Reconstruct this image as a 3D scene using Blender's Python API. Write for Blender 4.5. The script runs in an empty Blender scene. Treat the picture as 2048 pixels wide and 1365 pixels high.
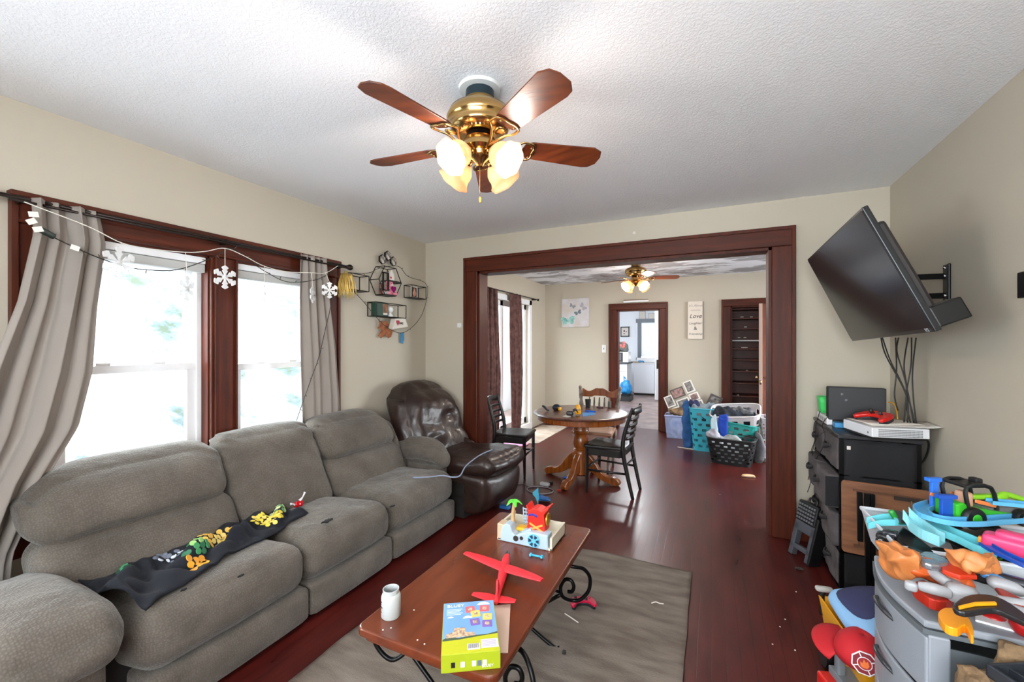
import bpy, bmesh, math, random
from mathutils import Vector, Matrix, Euler, noise
S = bpy.context.scene
C = S.collection
PI = math.pi
# ---------------------------------------------------------------- camera
F_PX, TH, HY, EYE = 847.2, .44, 687.5, 1.426
cam_d = bpy.data.cameras.new('camera'); cam = bpy.data.objects.new('camera', cam_d); C.objects.link(cam)
cam.location = (0, 0, EYE); cam.rotation_euler = (PI/2, 0, TH)
cam_d.sensor_width = 36; cam_d.lens = F_PX/2048*36; cam_d.shift_y = 5/2048; cam_d.clip_start = .02
S.camera = cam
# ---------------------------------------------------------------- view, world, lights
S.view_settings.view_transform = 'Standard'; S.view_settings.look = 'None'
S.view_settings.gamma = 1; S.view_settings.use_curve_mapping = False
S.view_settings.exposure = 0.74
W = bpy.data.worlds.new('world'); S.world = W; W.use_nodes = True
bg = W.node_tree.nodes['Background']; bg.inputs[0].default_value = (.9, .96, 1, 1); bg.inputs[1].default_value = 12.5
try:
    S.cycles.max_bounces = 8; S.cycles.diffuse_bounces = 5; S.cycles.glossy_bounces = 4; S.cycles.transmission_bounces = 8; S.cycles.transparent_max_bounces = 12
    S.cycles.sample_clamp_indirect = 12; S.cycles.caustics_reflective = False; S.cycles.caustics_refractive = False
except Exception: pass
def area(name, loc, rot, sx, sy, power, col=(1, 1, 1), portal=False):
    l = bpy.data.lights.new(name, 'AREA'); l.shape = 'RECTANGLE'; l.size = sx; l.size_y = sy; l.energy = power; l.color = col
    if portal: l.cycles.is_portal = True
    o = bpy.data.objects.new(name, l); o.location = loc; o.rotation_euler = rot; C.objects.link(o); return o
# daylight enters by the seen and the added windows: sky portals in their openings
area('portal', (-2.86, 1.19, 1.27), (0, -PI/2, 0), 1.32, .66, 1, portal=True)
area('portal', (-2.86, 2.03, 1.27), (0, -PI/2, 0), 1.32, .66, 1, portal=True)
area('portal', (-2.86, -.375, 1.2), (0, -PI/2, 0), 1.45, 1.35, 1, portal=True)
area('portal', (-2.86, 5.55, 1.1), (0, -PI/2, 0), 1.95, 1.9, 1, portal=True)
area('portal', (-.1, -1.12, 1.6), (PI/2, 0, 0), 2.2, 1.5, 1, portal=True)
area('portal', (1.95, 5.6, 1.35), (0, PI/2, 0), 1.7, 1.6, 1, portal=True)
area('portal', (-1.72, 13.0, 1.5), (-PI/2, 0, 0), .75, 1.1, 1, portal=True)
def point(name, loc, power, col, r=.03):
    l = bpy.data.lights.new(name, 'POINT'); l.energy = power; l.color = col; l.shadow_soft_size = r
    o = bpy.data.objects.new(name, l); o.location = loc; C.objects.link(o); return o
# ---------------------------------------------------------------- placing: a picture direction met with a plane of the room
_c, _s = math.cos(TH), math.sin(TH)
def _ray(u, v):
    t = (u-1024)/F_PX; return (t*_c-_s, t*_s+_c, -(v-HY)/F_PX)
def PX(u, v, x): r = _ray(u, v); k = x/r[0]; return Vector((x, r[1]*k, EYE+r[2]*k))
def PY(u, v, y): r = _ray(u, v); k = y/r[1]; return Vector((r[0]*k, y, EYE+r[2]*k))
def PZ(u, v, z=0): r = _ray(u, v); k = (z-EYE)/r[2]; return Vector((r[0]*k, r[1]*k, z))
# ---------------------------------------------------------------- materials
def hexc(h):
    h = h.lstrip('#'); c = [int(h[i:i+2], 16)/255 for i in (0, 2, 4)]
    return tuple(x/12.92 if x <= .04045 else ((x+.055)/1.055)**2.4 for x in c)+(1,)
_M = {}
def mt(name, col='#888888', rough=.5, metal=0, bump=0, bs=60, var=0, vs=8, col2=None, emit=0, alpha=1, trans=0, coat=0, spec=.5, aniso=None):
    if name in _M: return _M[name]
    m = bpy.data.materials.new(name); m.use_nodes = True; nt = m.node_tree; N = nt.nodes; L = nt.links
    b = N['Principled BSDF']; c = hexc(col) if isinstance(col, str) else col
    b.inputs['Base Color'].default_value = c; b.inputs['Roughness'].default_value = rough; b.inputs['Metallic'].default_value = metal
    b.inputs['Specular IOR Level'].default_value = spec
    if coat: b.inputs['Coat Weight'].default_value = coat; b.inputs['Coat Roughness'].default_value = .12
    if trans: b.inputs['Transmission Weight'].default_value = trans
    if alpha < 1: b.inputs['Alpha'].default_value = alpha
    if emit: b.inputs['Emission Color'].default_value = c; b.inputs['Emission Strength'].default_value = emit
    tc = N.new('ShaderNodeTexCoord'); src = tc.outputs['Object']
    if aniso:
        mp = N.new('ShaderNodeMapping'); mp.inputs['Scale'].default_value = aniso; L.new(src, mp.inputs['Vector']); src = mp.outputs[0]
    if var or col2:
        n = N.new('ShaderNodeTexNoise'); n.inputs['Scale'].default_value = vs; n.inputs['Detail'].default_value = 5; L.new(src, n.inputs['Vector'])
        r = N.new('ShaderNodeValToRGB'); r.color_ramp.elements[0].position = .35; r.color_ramp.elements[1].position = .65
        c2 = hexc(col2) if col2 else tuple(x*(1-var) for x in c[:3])+(1,)
        r.color_ramp.elements[0].color = c2; r.color_ramp.elements[1].color = c
        L.new(n.outputs['Fac'], r.inputs[0]); L.new(r.outputs[0], b.inputs['Base Color'])
    if bump:
        n2 = N.new('ShaderNodeTexNoise'); n2.inputs['Scale'].default_value = bs; n2.inputs['Detail'].default_value = 3; L.new(src, n2.inputs['Vector'])
        bp = N.new('ShaderNodeBump'); bp.inputs['Strength'].default_value = bump; bp.inputs['Distance'].default_value = .004
        L.new(n2.outputs['Fac'], bp.inputs['Height']); L.new(bp.outputs[0], b.inputs['Normal'])
    _M[name] = m; return m
def plain(name, col, rough=.4, **k): return mt(name, col, rough, **k)
# ---------------------------------------------------------------- mesh builder
def catmull(pts, n=6, closed=False):
    P = [Vector(p) for p in pts]; out = []; L = len(P)
    if L < 3 or n < 2: return P
    for i in range(L if closed else L-1):
        g = (lambda k: P[k % L]) if closed else (lambda k: P[max(0, min(L-1, k))])
        a, b, c, d = g(i-1), g(i), g(i+1), g(i+2)
        for j in range(n):
            t = j/n; out.append(.5*((2*b)+(c-a)*t+(2*a-5*b+4*c-d)*t*t+(3*b-a-3*c+d)*t**3))
    if not closed: out.append(P[-1])
    return out
def T(x=0, y=0, z=0, rz=0, rx=0, ry=0, s=1):
    return Matrix.Translation((x, y, z)) @ Euler((rx, ry, rz)).to_matrix().to_4x4() @ Matrix.Scale(s, 4)
class M:
    def __init__(s, m=None): s.v = []; s.f = []; s.mi = []; s.m = m or Matrix(); s.k = 0
    def add(s, v, f):
        b = len(s.v); s.v += [s.m @ Vector(p) for p in v]; s.f += [tuple(b+i for i in q) for q in f]; s.mi += [s.k]*len(f); return s
    def box(s, c, d, rot=None):
        x, y, z = d[0]/2, d[1]/2, d[2]/2
        R = Euler(rot).to_matrix() if rot else None
        v = [Vector((i*x, j*y, k*z)) for i in (-1, 1) for j in (-1, 1) for k in (-1, 1)]
        if R: v = [R @ p for p in v]
        c = Vector(c); return s.add([p+c for p in v], [(0, 1, 3, 2), (4, 6, 7, 5), (0, 4, 5, 1), (2, 3, 7, 6), (0, 2, 6, 4), (1, 5, 7, 3)])
    def bx(s, x0, x1, y0, y1, z0, z1): return s.box(((x0+x1)/2, (y0+y1)/2, (z0+z1)/2), (abs(x1-x0), abs(y1-y0), abs(z1-z0)))
    def tube(s, pts, r, n=8, cl=False, sm=6, flat=1):
        P = catmull(pts, sm, cl) if sm > 1 else [Vector(p) for p in pts]; K = len(P)
        rr = r if isinstance(r, (list, tuple)) else None
        v = []; up = None
        for i, p in enumerate(P):
            a = P[(i-1) % K] if cl else P[max(0, i-1)]; b = P[(i+1) % K] if cl else P[min(K-1, i+1)]
            t = (b-a)
            if t.length < 1e-9: t = Vector((0, 0, 1))
            t.normalize()
            if up is None:
                up = Vector((0, 0, 1)) if abs(t.z) < .9 else Vector((1, 0, 0))
            sd = t.cross(up)
            if sd.length < 1e-6: sd = t.orthogonal()
            sd.normalize(); up = sd.cross(t).normalized()
            if rr:
                q = i/(K-1)*(len(rr)-1); k = min(int(q), len(rr)-2); R = rr[k]+(rr[k+1]-rr[k])*(q-k)
            else: R = r
            for j in range(n):
                an = 2*PI*j/n; v.append(p+sd*math.cos(an)*R+up*math.sin(an)*R*flat)
        f = []
        for i in range(K if cl else K-1):
            for j in range(n):
                a = i*n+j; b = i*n+(j+1) % n; c = ((i+1) % K)*n; f.append((a, b, c+(j+1) % n, c+j))
        if not cl: f.append(tuple(range(n))[::-1]); f.append(tuple((K-1)*n+j for j in range(n)))
        return s.add(v, f)
    def cyl(s, a, b, r, n=16, r2=None):
        return s.tube([a, b], [r, r if r2 is None else r2], n, sm=1)
    def lathe(s, prof, n=24, m=None, caps=True, sx=1, sy=1, ang=2*PI, wob=None):
        v = []; K = len(prof)
        for r, z in prof:
            for j in range(n):
                a = ang*j/n; rr = r*(1+(wob(a, z) if wob else 0)); v.append(Vector((rr*math.cos(a)*sx, rr*math.sin(a)*sy, z)))
        if m: v = [m @ p for p in v]
        f = [(i*n+j, i*n+(j+1) % n, (i+1)*n+(j+1) % n, (i+1)*n+j) for i in range(K-1) for j in range(n)]
        if caps: f.append(tuple(range(n))[::-1]); f.append(tuple((K-1)*n+j for j in range(n)))
        return s.add(v, f)
    def prism(s, poly, h, m=None, z0=0):
        n = len(poly); v = [Vector((p[0], p[1], z0)) for p in poly]+[Vector((p[0], p[1], z0+h)) for p in poly]
        if m: v = [m @ p for p in v]
        return s.add(v, [tuple(range(n))[::-1], tuple(range(n, 2*n))]+[(i, (i+1) % n, n+(i+1) % n, n+i) for i in range(n)])
    def ell(s, c, r, n=16, m=None):
        if not isinstance(r, (tuple, list)): r = (r, r, r)
        k = n//2; v = []; c = Vector(c)
        for i in range(k+1):
            ph = PI*i/k-PI/2
            for j in range(n):
                a = 2*PI*j/n; v.append(Vector((r[0]*math.cos(ph)*math.cos(a), r[1]*math.cos(ph)*math.sin(a), r[2]*math.sin(ph))))
        v = [(m @ p if m else p)+c for p in v]
        return s.add(v, [(i*n+j, i*n+(j+1) % n, (i+1)*n+(j+1) % n, (i+1)*n+j) for i in range(k) for j in range(n)])
    def rbox(s, c, d, r, seg=8, fn=None, puff=(0, 0, 0), rot=None):
        """soft cushion: rounded box, faces puffed outwards, optional deformation fn"""
        hx = [x/2 for x in d]; r = min([r]+[h*.999 for h in hx]); inner = [h-r for h in hx]; vid = {}; V = []; Fc = []
        R = Euler(rot).to_matrix() if rot else None; c = Vector(c)
        def vert(p):
            k = tuple(round(x, 5) for x in p)
            if k in vid: return vid[k]
            q = [p[i]*hx[i] for i in range(3)]; cl = Vector([max(-inner[i], min(inner[i], q[i])) for i in range(3)]); dv = Vector(q)-cl
            if dv.length > 1e-9: q = cl+dv.normalized()*r
            else: q = Vector(q)
            for i in range(3):
                a, b = (i+1) % 3, (i+2) % 3
                if puff[i]: q[i] += puff[i]*p[i]*(1-p[a]**2)*(1-p[b]**2)
            if fn: q = Vector(fn(q, p))
            if R: q = R @ q
            vid[k] = len(V); V.append(q+c); return vid[k]
        def g(t): return math.sin(t*PI/2)*.35+t*.65
        for ax in range(3):
            for sg in (-1, 1):
                a, b = (ax+1) % 3, (ax+2) % 3
                for i in range(seg):
                    for j in range(seg):
                        q = []
                        for di, dj in ((0, 0), (1, 0), (1, 1), (0, 1)):
                            p = [0, 0, 0]; p[ax] = sg; p[a] = g(-1+2*(i+di)/seg); p[b] = g(-1+2*(j+dj)/seg); q.append(vert(p))
                        Fc.append(tuple(q) if sg > 0 else tuple(q[::-1]))
        return s.add(V, Fc)
    def grid(s, fn, nu, nv, cu=False, cv=False):
        v = [Vector(fn(i/(nu if cu else nu-1), j/(nv if cv else nv-1))) for i in range(nu) for j in range(nv)]
        f = [(i*nv+j, ((i+1) % nu)*nv+j, ((i+1) % nu)*nv+(j+1) % nv, i*nv+(j+1) % nv) for i in range(nu if cu else nu-1) for j in range(nv if cv else nv-1)]
        return s.add(v, f)
    def build(s, name, mat, parent=None, smooth=False, bevel=0, solid=0, sub=0, segs=2, loc=None):
        me = bpy.data.meshes.new(name); me.from_pydata([tuple(p) for p in s.v], [], s.f)
        for m in (mat if isinstance(mat, (list, tuple)) else [mat]): me.materials.append(m)
        if isinstance(mat, (list, tuple)):
            for p, k in zip(me.polygons, s.mi): p.material_index = k
        bm = bmesh.new(); bm.from_mesh(me); bmesh.ops.recalc_face_normals(bm, faces=bm.faces) if not solid else None
        bm.to_mesh(me); bm.free()
        if smooth:
            for p in me.polygons: p.use_smooth = True
        o = bpy.data.objects.new(name, me); C.objects.link(o)
        if parent: o.parent = parent
        if loc: o.location = loc
        if solid: md = o.modifiers.new('s', 'SOLIDIFY'); md.thickness = solid; md.offset = 0
        if bevel: md = o.modifiers.new('b', 'BEVEL'); md.width = bevel; md.segments = segs; md.limit_method = 'ANGLE'; md.angle_limit = math.radians(35)
        if sub: md = o.modifiers.new('u', 'SUBSURF'); md.levels = sub; md.render_levels = sub
        if smooth == 'auto':
            try: me.set_sharp_from_angle(angle=math.radians(38))
            except Exception: pass
        return o
def tag(o, label=None, cat=None, group=None, kind=None):
    if label: o['label'] = label
    if cat: o['category'] = cat
    if group: o['group'] = group
    if kind: o['kind'] = kind
    return o
def thing(name, label, cat, loc=(0, 0, 0), rz=0, group=None, rx=0, ry=0):
    o = bpy.data.objects.new(name, None); C.objects.link(o); o.location = loc; o.rotation_euler = (rx, ry, rz); o.empty_display_size = .05
    return tag(o, label, cat, group)
def struct(o): o['kind'] = 'structure'; return o
def dup(root, loc=None, rz=None, label=None):
    def cp(o, par):
        c = o.copy(); C.objects.link(c); c.parent = par
        for ch in o.children: cp(ch, c)
        return c
    kids = list(root.children); r = root.copy(); C.objects.link(r)
    for ch in kids: cp(ch, r)
    if loc is not None: r.location = loc
    if rz is not None: r.rotation_euler = (0, 0, rz)
    if label: r['label'] = label
    return r
def text(name, body, size, mat, m, parent=None, ext=.0004, align='CENTER', shear=0, space=1, fit=None):
    cu = bpy.data.curves.new(name, 'FONT'); cu.body = body; cu.size = size; cu.align_x = align; cu.align_y = 'CENTER'; cu.extrude = ext; cu.shear = shear; cu.space_character = space; cu.resolution_u = 3
    o = bpy.data.objects.new(name, cu); C.objects.link(o)
    bpy.context.view_layer.update()
    me = bpy.data.meshes.new_from_object(o.evaluated_get(bpy.context.evaluated_depsgraph_get()))
    bpy.data.objects.remove(o); me.transform(m); me.materials.clear(); me.materials.append(mat)
    q = bpy.data.objects.new(name, me); C.objects.link(q)
    if parent: q.parent = parent
    return q
rnd = random.Random(7)
# common materials
WOOD = mt('casing_wood', '#562413', .46, spec=.22, bump=.15, bs=30, col2='#421c10', vs=5, aniso=(6, 6, .6))
WOODH = mt('casing_wood_level', '#562413', .46, spec=.22, bump=.15, bs=30, col2='#421c10', vs=5, aniso=(6, .6, 6))
WALL = mt('wall_paint', '#bdb4a3', .75, bump=.06, bs=180, var=.04, vs=1.2)
CEIL = mt('ceiling_texture', '#e2e3e6', .9, bump=1.0, bs=42, var=.02)
BLACKM = mt('black_metal', '#0d0d0e', .35, metal=.6)
WHITEP = mt('white_vinyl', '#e9eaec', .35)
WHITE = mt('white_plastic', '#e4e4e4', .35)
BLACK = mt('black_plastic', '#111113', .4)
GREYP = mt('grey_plastic', '#8e9299', .42)
BRASS = mt('brass', '#bd9a62', .18, metal=1)
PAPER = mt('paper', '#d9d2c8', .8)
RED = mt('red_plastic', '#c51d18', .3); BLUE = mt('blue_plastic', '#1d5ec4', .3); TEAL = mt('teal_plastic', '#2f9fb5', .35)
GREEN = mt('green_plastic', '#2fc02c', .32); YELLOW = mt('yellow_plastic', '#e8a413', .35); ORANGE = mt('orange_plastic', '#d5591c', .38)
PINK = mt('pink_plastic', '#e83a72', .35); LBLUE = mt('light_blue_plastic', '#63b5d8', .38)
# ================================================================ ROOM SHELL
D0, E0, XL, XR, HC = 3.668, 7.238, -2.74, 1.089, 2.486
# floor: painted boards
def floor_mat():
    m = bpy.data.materials.new('painted_boards'); m.use_nodes = True; N = m.node_tree.nodes; L = m.node_tree.links; b = N['Principled BSDF']
    tc = N.new('ShaderNodeTexCoord'); sp = N.new('ShaderNodeSeparateXYZ'); L.new(tc.outputs['Object'], sp.inputs[0])
    mu = N.new('ShaderNodeMath'); mu.operation = 'DIVIDE'; mu.inputs[1].default_value = .06; L.new(sp.outputs[0], mu.inputs[0])
    fr = N.new('ShaderNodeMath'); fr.operation = 'FRACT'; L.new(mu.outputs[0], fr.inputs[0])
    s1 = N.new('ShaderNodeMath'); s1.operation = 'SUBTRACT'; s1.inputs[1].default_value = .5; L.new(fr.outputs[0], s1.inputs[0])
    ab = N.new('ShaderNodeMath'); ab.operation = 'ABSOLUTE'; L.new(s1.outputs[0], ab.inputs[0])
    gr = N.new('ShaderNodeMapRange'); gr.inputs[1].default_value = .47; gr.inputs[2].default_value = .495; L.new(ab.outputs[0], gr.inputs[0])
    mp = N.new('ShaderNodeMapping'); mp.inputs['Scale'].default_value = (3, .7, 1); L.new(tc.outputs['Object'], mp.inputs[0])
    n = N.new('ShaderNodeTexNoise'); n.inputs['Scale'].default_value = 3; n.inputs['Detail'].default_value = 8; n.inputs['Roughness'].default_value = .7; L.new(mp.outputs[0], n.inputs[0])
    cr = N.new('ShaderNodeValToRGB'); e = cr.color_ramp.elements; e[0].position = .3; e[0].color = hexc('#38110f'); e[1].position = .72; e[1].color = hexc('#5c201a'); L.new(n.outputs[0], cr.inputs[0])
    mx = N.new('ShaderNodeMix'); mx.data_type = 'RGBA'; mx.inputs[7].default_value = hexc('#1d0706'); L.new(cr.outputs[0], mx.inputs[6])
    k = N.new('ShaderNodeMath'); k.operation = 'MULTIPLY'; k.inputs[1].default_value = .8; L.new(gr.outputs[0], k.inputs[0]); L.new(k.outputs[0], mx.inputs[0])
    # dusty scuffs, their grey also painting in the floor's reflected sheen
    n3 = N.new('ShaderNodeTexNoise'); n3.inputs['Scale'].default_value = 14; n3.inputs['Detail'].default_value = 10; n3.inputs['Roughness'].default_value = .8; L.new(mp.outputs[0], n3.inputs[0])
    r3 = N.new('ShaderNodeMapRange'); r3.inputs[1].default_value = .6; r3.inputs[2].default_value = .8; r3.inputs[4].default_value = .25; L.new(n3.outputs[0], r3.inputs[0])
    mx2 = N.new('ShaderNodeMix'); mx2.data_type = 'RGBA'; mx2.inputs[7].default_value = hexc('#8a7068'); L.new(mx.outputs[2], mx2.inputs[6]); L.new(r3.outputs[0], mx2.inputs[0])
    L.new(mx2.outputs[2], b.inputs['Base Color'])
    rr = N.new('ShaderNodeMapRange'); rr.inputs[3].default_value = .2; rr.inputs[4].default_value = .42; L.new(n.outputs[0], rr.inputs[0]); L.new(rr.outputs[0], b.inputs['Roughness'])
    bp = N.new('ShaderNodeBump'); bp.inputs['Strength'].default_value = .1; bp.inputs['Distance'].default_value = .002; bp.invert = True; L.new(gr.outputs[0], bp.inputs['Height'])
    bp2 = N.new('ShaderNodeBump'); bp2.inputs['Strength'].default_value = .12; bp2.inputs['Distance'].default_value = .004; L.new(n.outputs[0], bp2.inputs['Height']); L.new(bp.outputs[0], bp2.inputs['Normal'])
    L.new(bp2.outputs[0], b.inputs['Normal']); b.inputs['IOR'].default_value = 1.42; return m
struct(M().bx(-3.0, 2.1, -1.3, E0+.14, -.1, 0).build('floor', floor_mat()))
struct(M().bx(-4.2, 1.2, E0+.14, 13.1, -.1, 0).build('floor_kitchen', mt('kitchen_floor_sheen', '#a08a82', .3, bump=.1, col2='#6f5a54', vs=4)))  # lighter grey-brown paints in the reflection on this floor
def ceil_mat(name, blotch=False):
    m = bpy.data.materials.new(name); m.use_nodes = True; N = m.node_tree.nodes; L = m.node_tree.links; b = N['Principled BSDF']; b.inputs['Roughness'].default_value = .9
    tc = N.new('ShaderNodeTexCoord'); n = N.new('ShaderNodeTexNoise'); n.inputs['Scale'].default_value = 80; n.inputs['Detail'].default_value = 4; n.inputs['Distortion'].default_value = .8; L.new(tc.outputs['Object'], n.inputs[0])
    r = N.new('ShaderNodeMapRange'); r.inputs[1].default_value = .42; r.inputs[2].default_value = .6; L.new(n.outputs[0], r.inputs[0])
    bp = N.new('ShaderNodeBump'); bp.inputs['Strength'].default_value = .26; bp.inputs['Distance'].default_value = .004; L.new(r.outputs[0], bp.inputs['Height']); L.new(bp.outputs[0], b.inputs['Normal'])
    b.inputs['Base Color'].default_value = hexc('#eff0f3')
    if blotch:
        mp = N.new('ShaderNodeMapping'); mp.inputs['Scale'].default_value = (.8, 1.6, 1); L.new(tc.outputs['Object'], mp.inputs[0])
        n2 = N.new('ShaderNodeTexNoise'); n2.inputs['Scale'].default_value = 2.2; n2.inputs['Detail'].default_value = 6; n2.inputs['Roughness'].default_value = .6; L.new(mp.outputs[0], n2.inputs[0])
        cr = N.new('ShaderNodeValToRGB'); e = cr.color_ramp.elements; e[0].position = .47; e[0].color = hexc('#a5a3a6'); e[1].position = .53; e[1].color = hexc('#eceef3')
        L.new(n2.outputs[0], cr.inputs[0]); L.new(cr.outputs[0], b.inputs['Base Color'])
    return m
struct(M().bx(-3.0, 2.1, -1.3, D0+.06, HC, HC+.1).build('ceiling', ceil_mat('ceiling_living')))
struct(M().bx(-3.0, 2.1, D0+.06, E0+.14, HC, HC+.1).build('ceiling_dining', ceil_mat('ceiling_dining', True)))
KW = mt('kitchen_wall_paint', '#e6eaf0', .6)
struct(M().bx(-4.2, 1.2, E0+.14, 13.1, 2.62, 2.7).build('ceiling_kitchen', KW))
# left wall with window openings (0.2 thick)
def wall_x(name, x0, x1, y0, y1, z1, holes, mat):
    m = M(); ys = sorted({y0, y1} | {h[0] for h in holes} | {h[1] for h in holes})
    for a, b in zip(ys, ys[1:]):
        h = [q for q in holes if q[0] <= a+1e-6 and q[1] >= b-1e-6]
        if not h: m.bx(x0, x1, a, b, 0, z1)
        else:
            if h[0][2] > 0: m.bx(x0, x1, a, b, 0, h[0][2])
            m.bx(x0, x1, a, b, h[0][3], z1)
    return struct(m.build(name, mat))
def wall_y(name, y0, y1, x0, x1, z1, holes, mat):
    m = M(); xs = sorted({x0, x1} | {h[0] for h in holes} | {h[1] for h in holes})
    for a, b in zip(xs, xs[1:]):
        h = [q for q in holes if q[0] <= a+1e-6 and q[1] >= b-1e-6]
        if not h: m.bx(a, b, y0, y1, 0, z1)
        else:
            if h[0][2] > 0: m.bx(a, b, y0, y1, 0, h[0][2])
            m.bx(a, b, y0, y1, h[0][3], z1)
    return struct(m.build(name, mat))
wall_x('wall_left', XL-.2, XL, -1.15, E0+.14, HC, [(-1.05, .3, .45, 1.9), (.85, 1.53, .62, 1.95), (1.69, 2.37, .62, 1.95), (4.6, 6.45, .12, 2.06)], WALL)
wall_x('wall_right', XR, XR+.14, -1.15, D0+.14, HC, [], WALL)
wall_x('wall_right_dining', 1.95, 2.09, D0+.0, E0+.14, HC, [(4.8, 6.4, .5, 2.2)], WALL)
wall_y('wall_back', -1.29, -1.15, -2.94, 1.23, HC, [(-1.2, 1.0, .85, 2.36)], WALL)
wall_y('wall_front', D0, D0+.14, XL, 1.95, HC, [(-2.13, .404, 0, 2.14)], WALL)
wall_y('wall_far', E0, E0+.14, XL, 1.95, HC, [(-1.47, -.747, 0, 2.0), (.256, .79, 0, 2.0)], WALL)
# kitchen shell
wall_x('wall_kitchen_left', -4.1, -3.96, E0+.14, 13.0, 2.62, [], KW)
wall_x('wall_kitchen_right', .2, .3, 8.0, 13.0, 2.62, [], KW)
wall_y('wall_kitchen_far', 12.9, 13.04, -3.96, .3, 2.62, [(-1.99, -1.4, 1.0, 2.05)], KW)
# cased openings
def casing(name, x0, x1, zt, y, w, wt, depth=.03, both=None, jamb=None, cap=0):
    m = M(); m.bx(x0-w, x0, y-depth, y, 0, zt); m.bx(x1, x1+w, y-depth, y, 0, zt)
    m2 = M(); m2.bx(x0-w, x1+w, y-depth-.002, y, zt, zt+wt)
    o = thing(name, None, None); struct(o)
    struct(m.build('casing_side', WOOD, o, bevel=.006)); 
    h = m2.build('casing_head', mt('casing_wood_head', '#562413', .46, spec=.22, bump=.15, bs=30, col2='#421c10', vs=5, aniso=(.6, 6, 6)), o, bevel=.006); struct(h)
    e = M(); e.bx(x0-w-.008, x0-w+.018, y-depth-.012, y, 0, zt+wt-.01); e.bx(x1+w-.018, x1+w+.008, y-depth-.012, y, 0, zt+wt-.01)
    e.bx(x0-w-.008, x1+w+.008, y-depth-.014, y, zt+wt-.02, zt+wt+.006); struct(e.build('back_band', WOOD, o, bevel=.004))
    if jamb:
        j = M(); j.bx(x0-.0, x0+.02, y-.005, y+jamb, 0, zt); j.bx(x1-.02, x1, y-.005, y+jamb, 0, zt); j.bx(x0, x1, y-.005, y+jamb, zt-.02, zt+.001); struct(j.build('jamb', WOOD, o))
    return o
casing('trim_1', -2.10, .404, 2.14, D0, .14, .135, jamb=.16)
# the casing on the dining side of the wide opening
m = M(); m.bx(-2.23, -2.10, D0+.14, D0+.165, 0, 2.14); m.bx(.404, .53, D0+.14, D0+.165, 0, 2.14); m.bx(-2.23, .53, D0+.14, D0+.166, 2.14, 2.27); struct(m.build('trim_2', WOOD, bevel=.004))
casing('trim_3', -1.45, -.76, 1.99, E0, .12, .1, jamb=.15)
casing('trim_4', .266, .78, 1.99, E0, .12, .1, jamb=.1)
# baseboards
BB = M(); BB.bx(XL, -2.25, D0-.02, D0, 0, .16); BB.bx(.545, XR, D0-.02, D0, 0, .16); struct(BB.build('baseboard_front', WOOD, bevel=.005))
BB = M(); BB.bx(XR-.02, XR, -1.15, D0-.02, 0, .16); struct(BB.build('baseboard_right', WOOD, bevel=.005))
BB = M(); BB.bx(XL, XL+.02, -1.15, D0-.02, 0, .16); struct(BB.build('baseboard_left', WOOD, bevel=.005))
BB = M(); BB.bx(XL, -1.58, E0-.02, E0, 0, .16); BB.bx(-.63, .14, E0-.02, E0, 0, .16); struct(BB.build('baseboard_far', WOOD, bevel=.005))
# living-room windows
GLASS = bpy.data.materials.new('window_glass'); GLASS.use_nodes = True
_n = GLASS.node_tree.nodes; _l = GLASS.node_tree.links; _n.remove(_n['Principled BSDF'])
_t = _n.new('ShaderNodeBsdfTransparent'); _t.inputs[0].default_value = (.96, .98, .98, 1); _g = _n.new('ShaderNodeBsdfGlossy'); _g.inputs['Roughness'].default_value = .02
_x = _n.new('ShaderNodeMixShader'); _x.inputs[0].default_value = .05; _l.new(_t.outputs[0], _x.inputs[1]); _l.new(_g.outputs[0], _x.inputs[2]); _l.new(_x.outputs[0], _n['Material Output'].inputs[0])
def sash_window(name, y0, y1, z0, z1, rail, xo=XL-.1):
    o = thing(name, None, None); struct(o)
    m = M(); x = xo
    m.bx(x-.05, x+.04, y0, y0+.035, z0, z1); m.bx(x-.05, x+.04, y1-.035, y1, z0, z1); m.bx(x-.05, x+.04, y0, y1, z1-.04, z1); m.bx(x-.05, x+.06, y0, y1, z0, z0+.04)
    struct(m.build('window_frame', WHITEP, o, bevel=.004))
    m = M(); xs = x-.025; a, b = y0+.035, y1-.035   # upper sash, outside
    m.bx(xs-.015, xs+.012, a, a+.035, rail, z1-.04); m.bx(xs-.015, xs+.012, b-.035, b, rail, z1-.04); m.bx(xs-.015, xs+.012, a, b, z1-.09, z1-.04); m.bx(xs-.015, xs+.012, a, b, rail-.02, rail+.02)
    struct(m.build('upper_sash', WHITEP, o, bevel=.003))
    m = M(); xs = x+.012
    m.bx(xs-.015, xs+.015, a, a+.045, z0+.04, rail); m.bx(xs-.015, xs+.015, b-.045, b, z0+.04, rail); m.bx(xs-.015, xs+.02, a, b, rail-.02, rail+.022); m.bx(xs-.015, xs+.015, a, b, z0+.04, z0+.1)
    lo = struct(m.build('lower_sash', WHITEP, o, bevel=.003))
    k = M()
    for t in (.3, .7): yy = a+(b-a)*t; k.box((xs+.004, yy, rail+.029), (.03, .06, .014)); k.box((xs+.0, yy+.012, rail+.038), (.018, .02, .012))
    struct(k.build('sash_lock', WHITE, o, bevel=.003))
    g = M(); g.bx(x-.03, x-.026, a+.03, b-.03, rail, z1-.08); g.bx(x+.01, x+.014, a+.04, b-.04, z0+.09, rail-.01); struct(g.build('pane', GLASS, o))
    return o
sash_window('window_1', .85, 1.53, .62, 1.95, 1.29); sash_window('window_2', 1.69, 2.37, .62, 1.95, 1.27)
sash_window('added_window_7', -1.05, -.375, .45, 1.9, 1.2); sash_window('added_window_8', -.375, .3, .45, 1.9, 1.2)  # unseen pair added behind the camera to light the right wall
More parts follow.
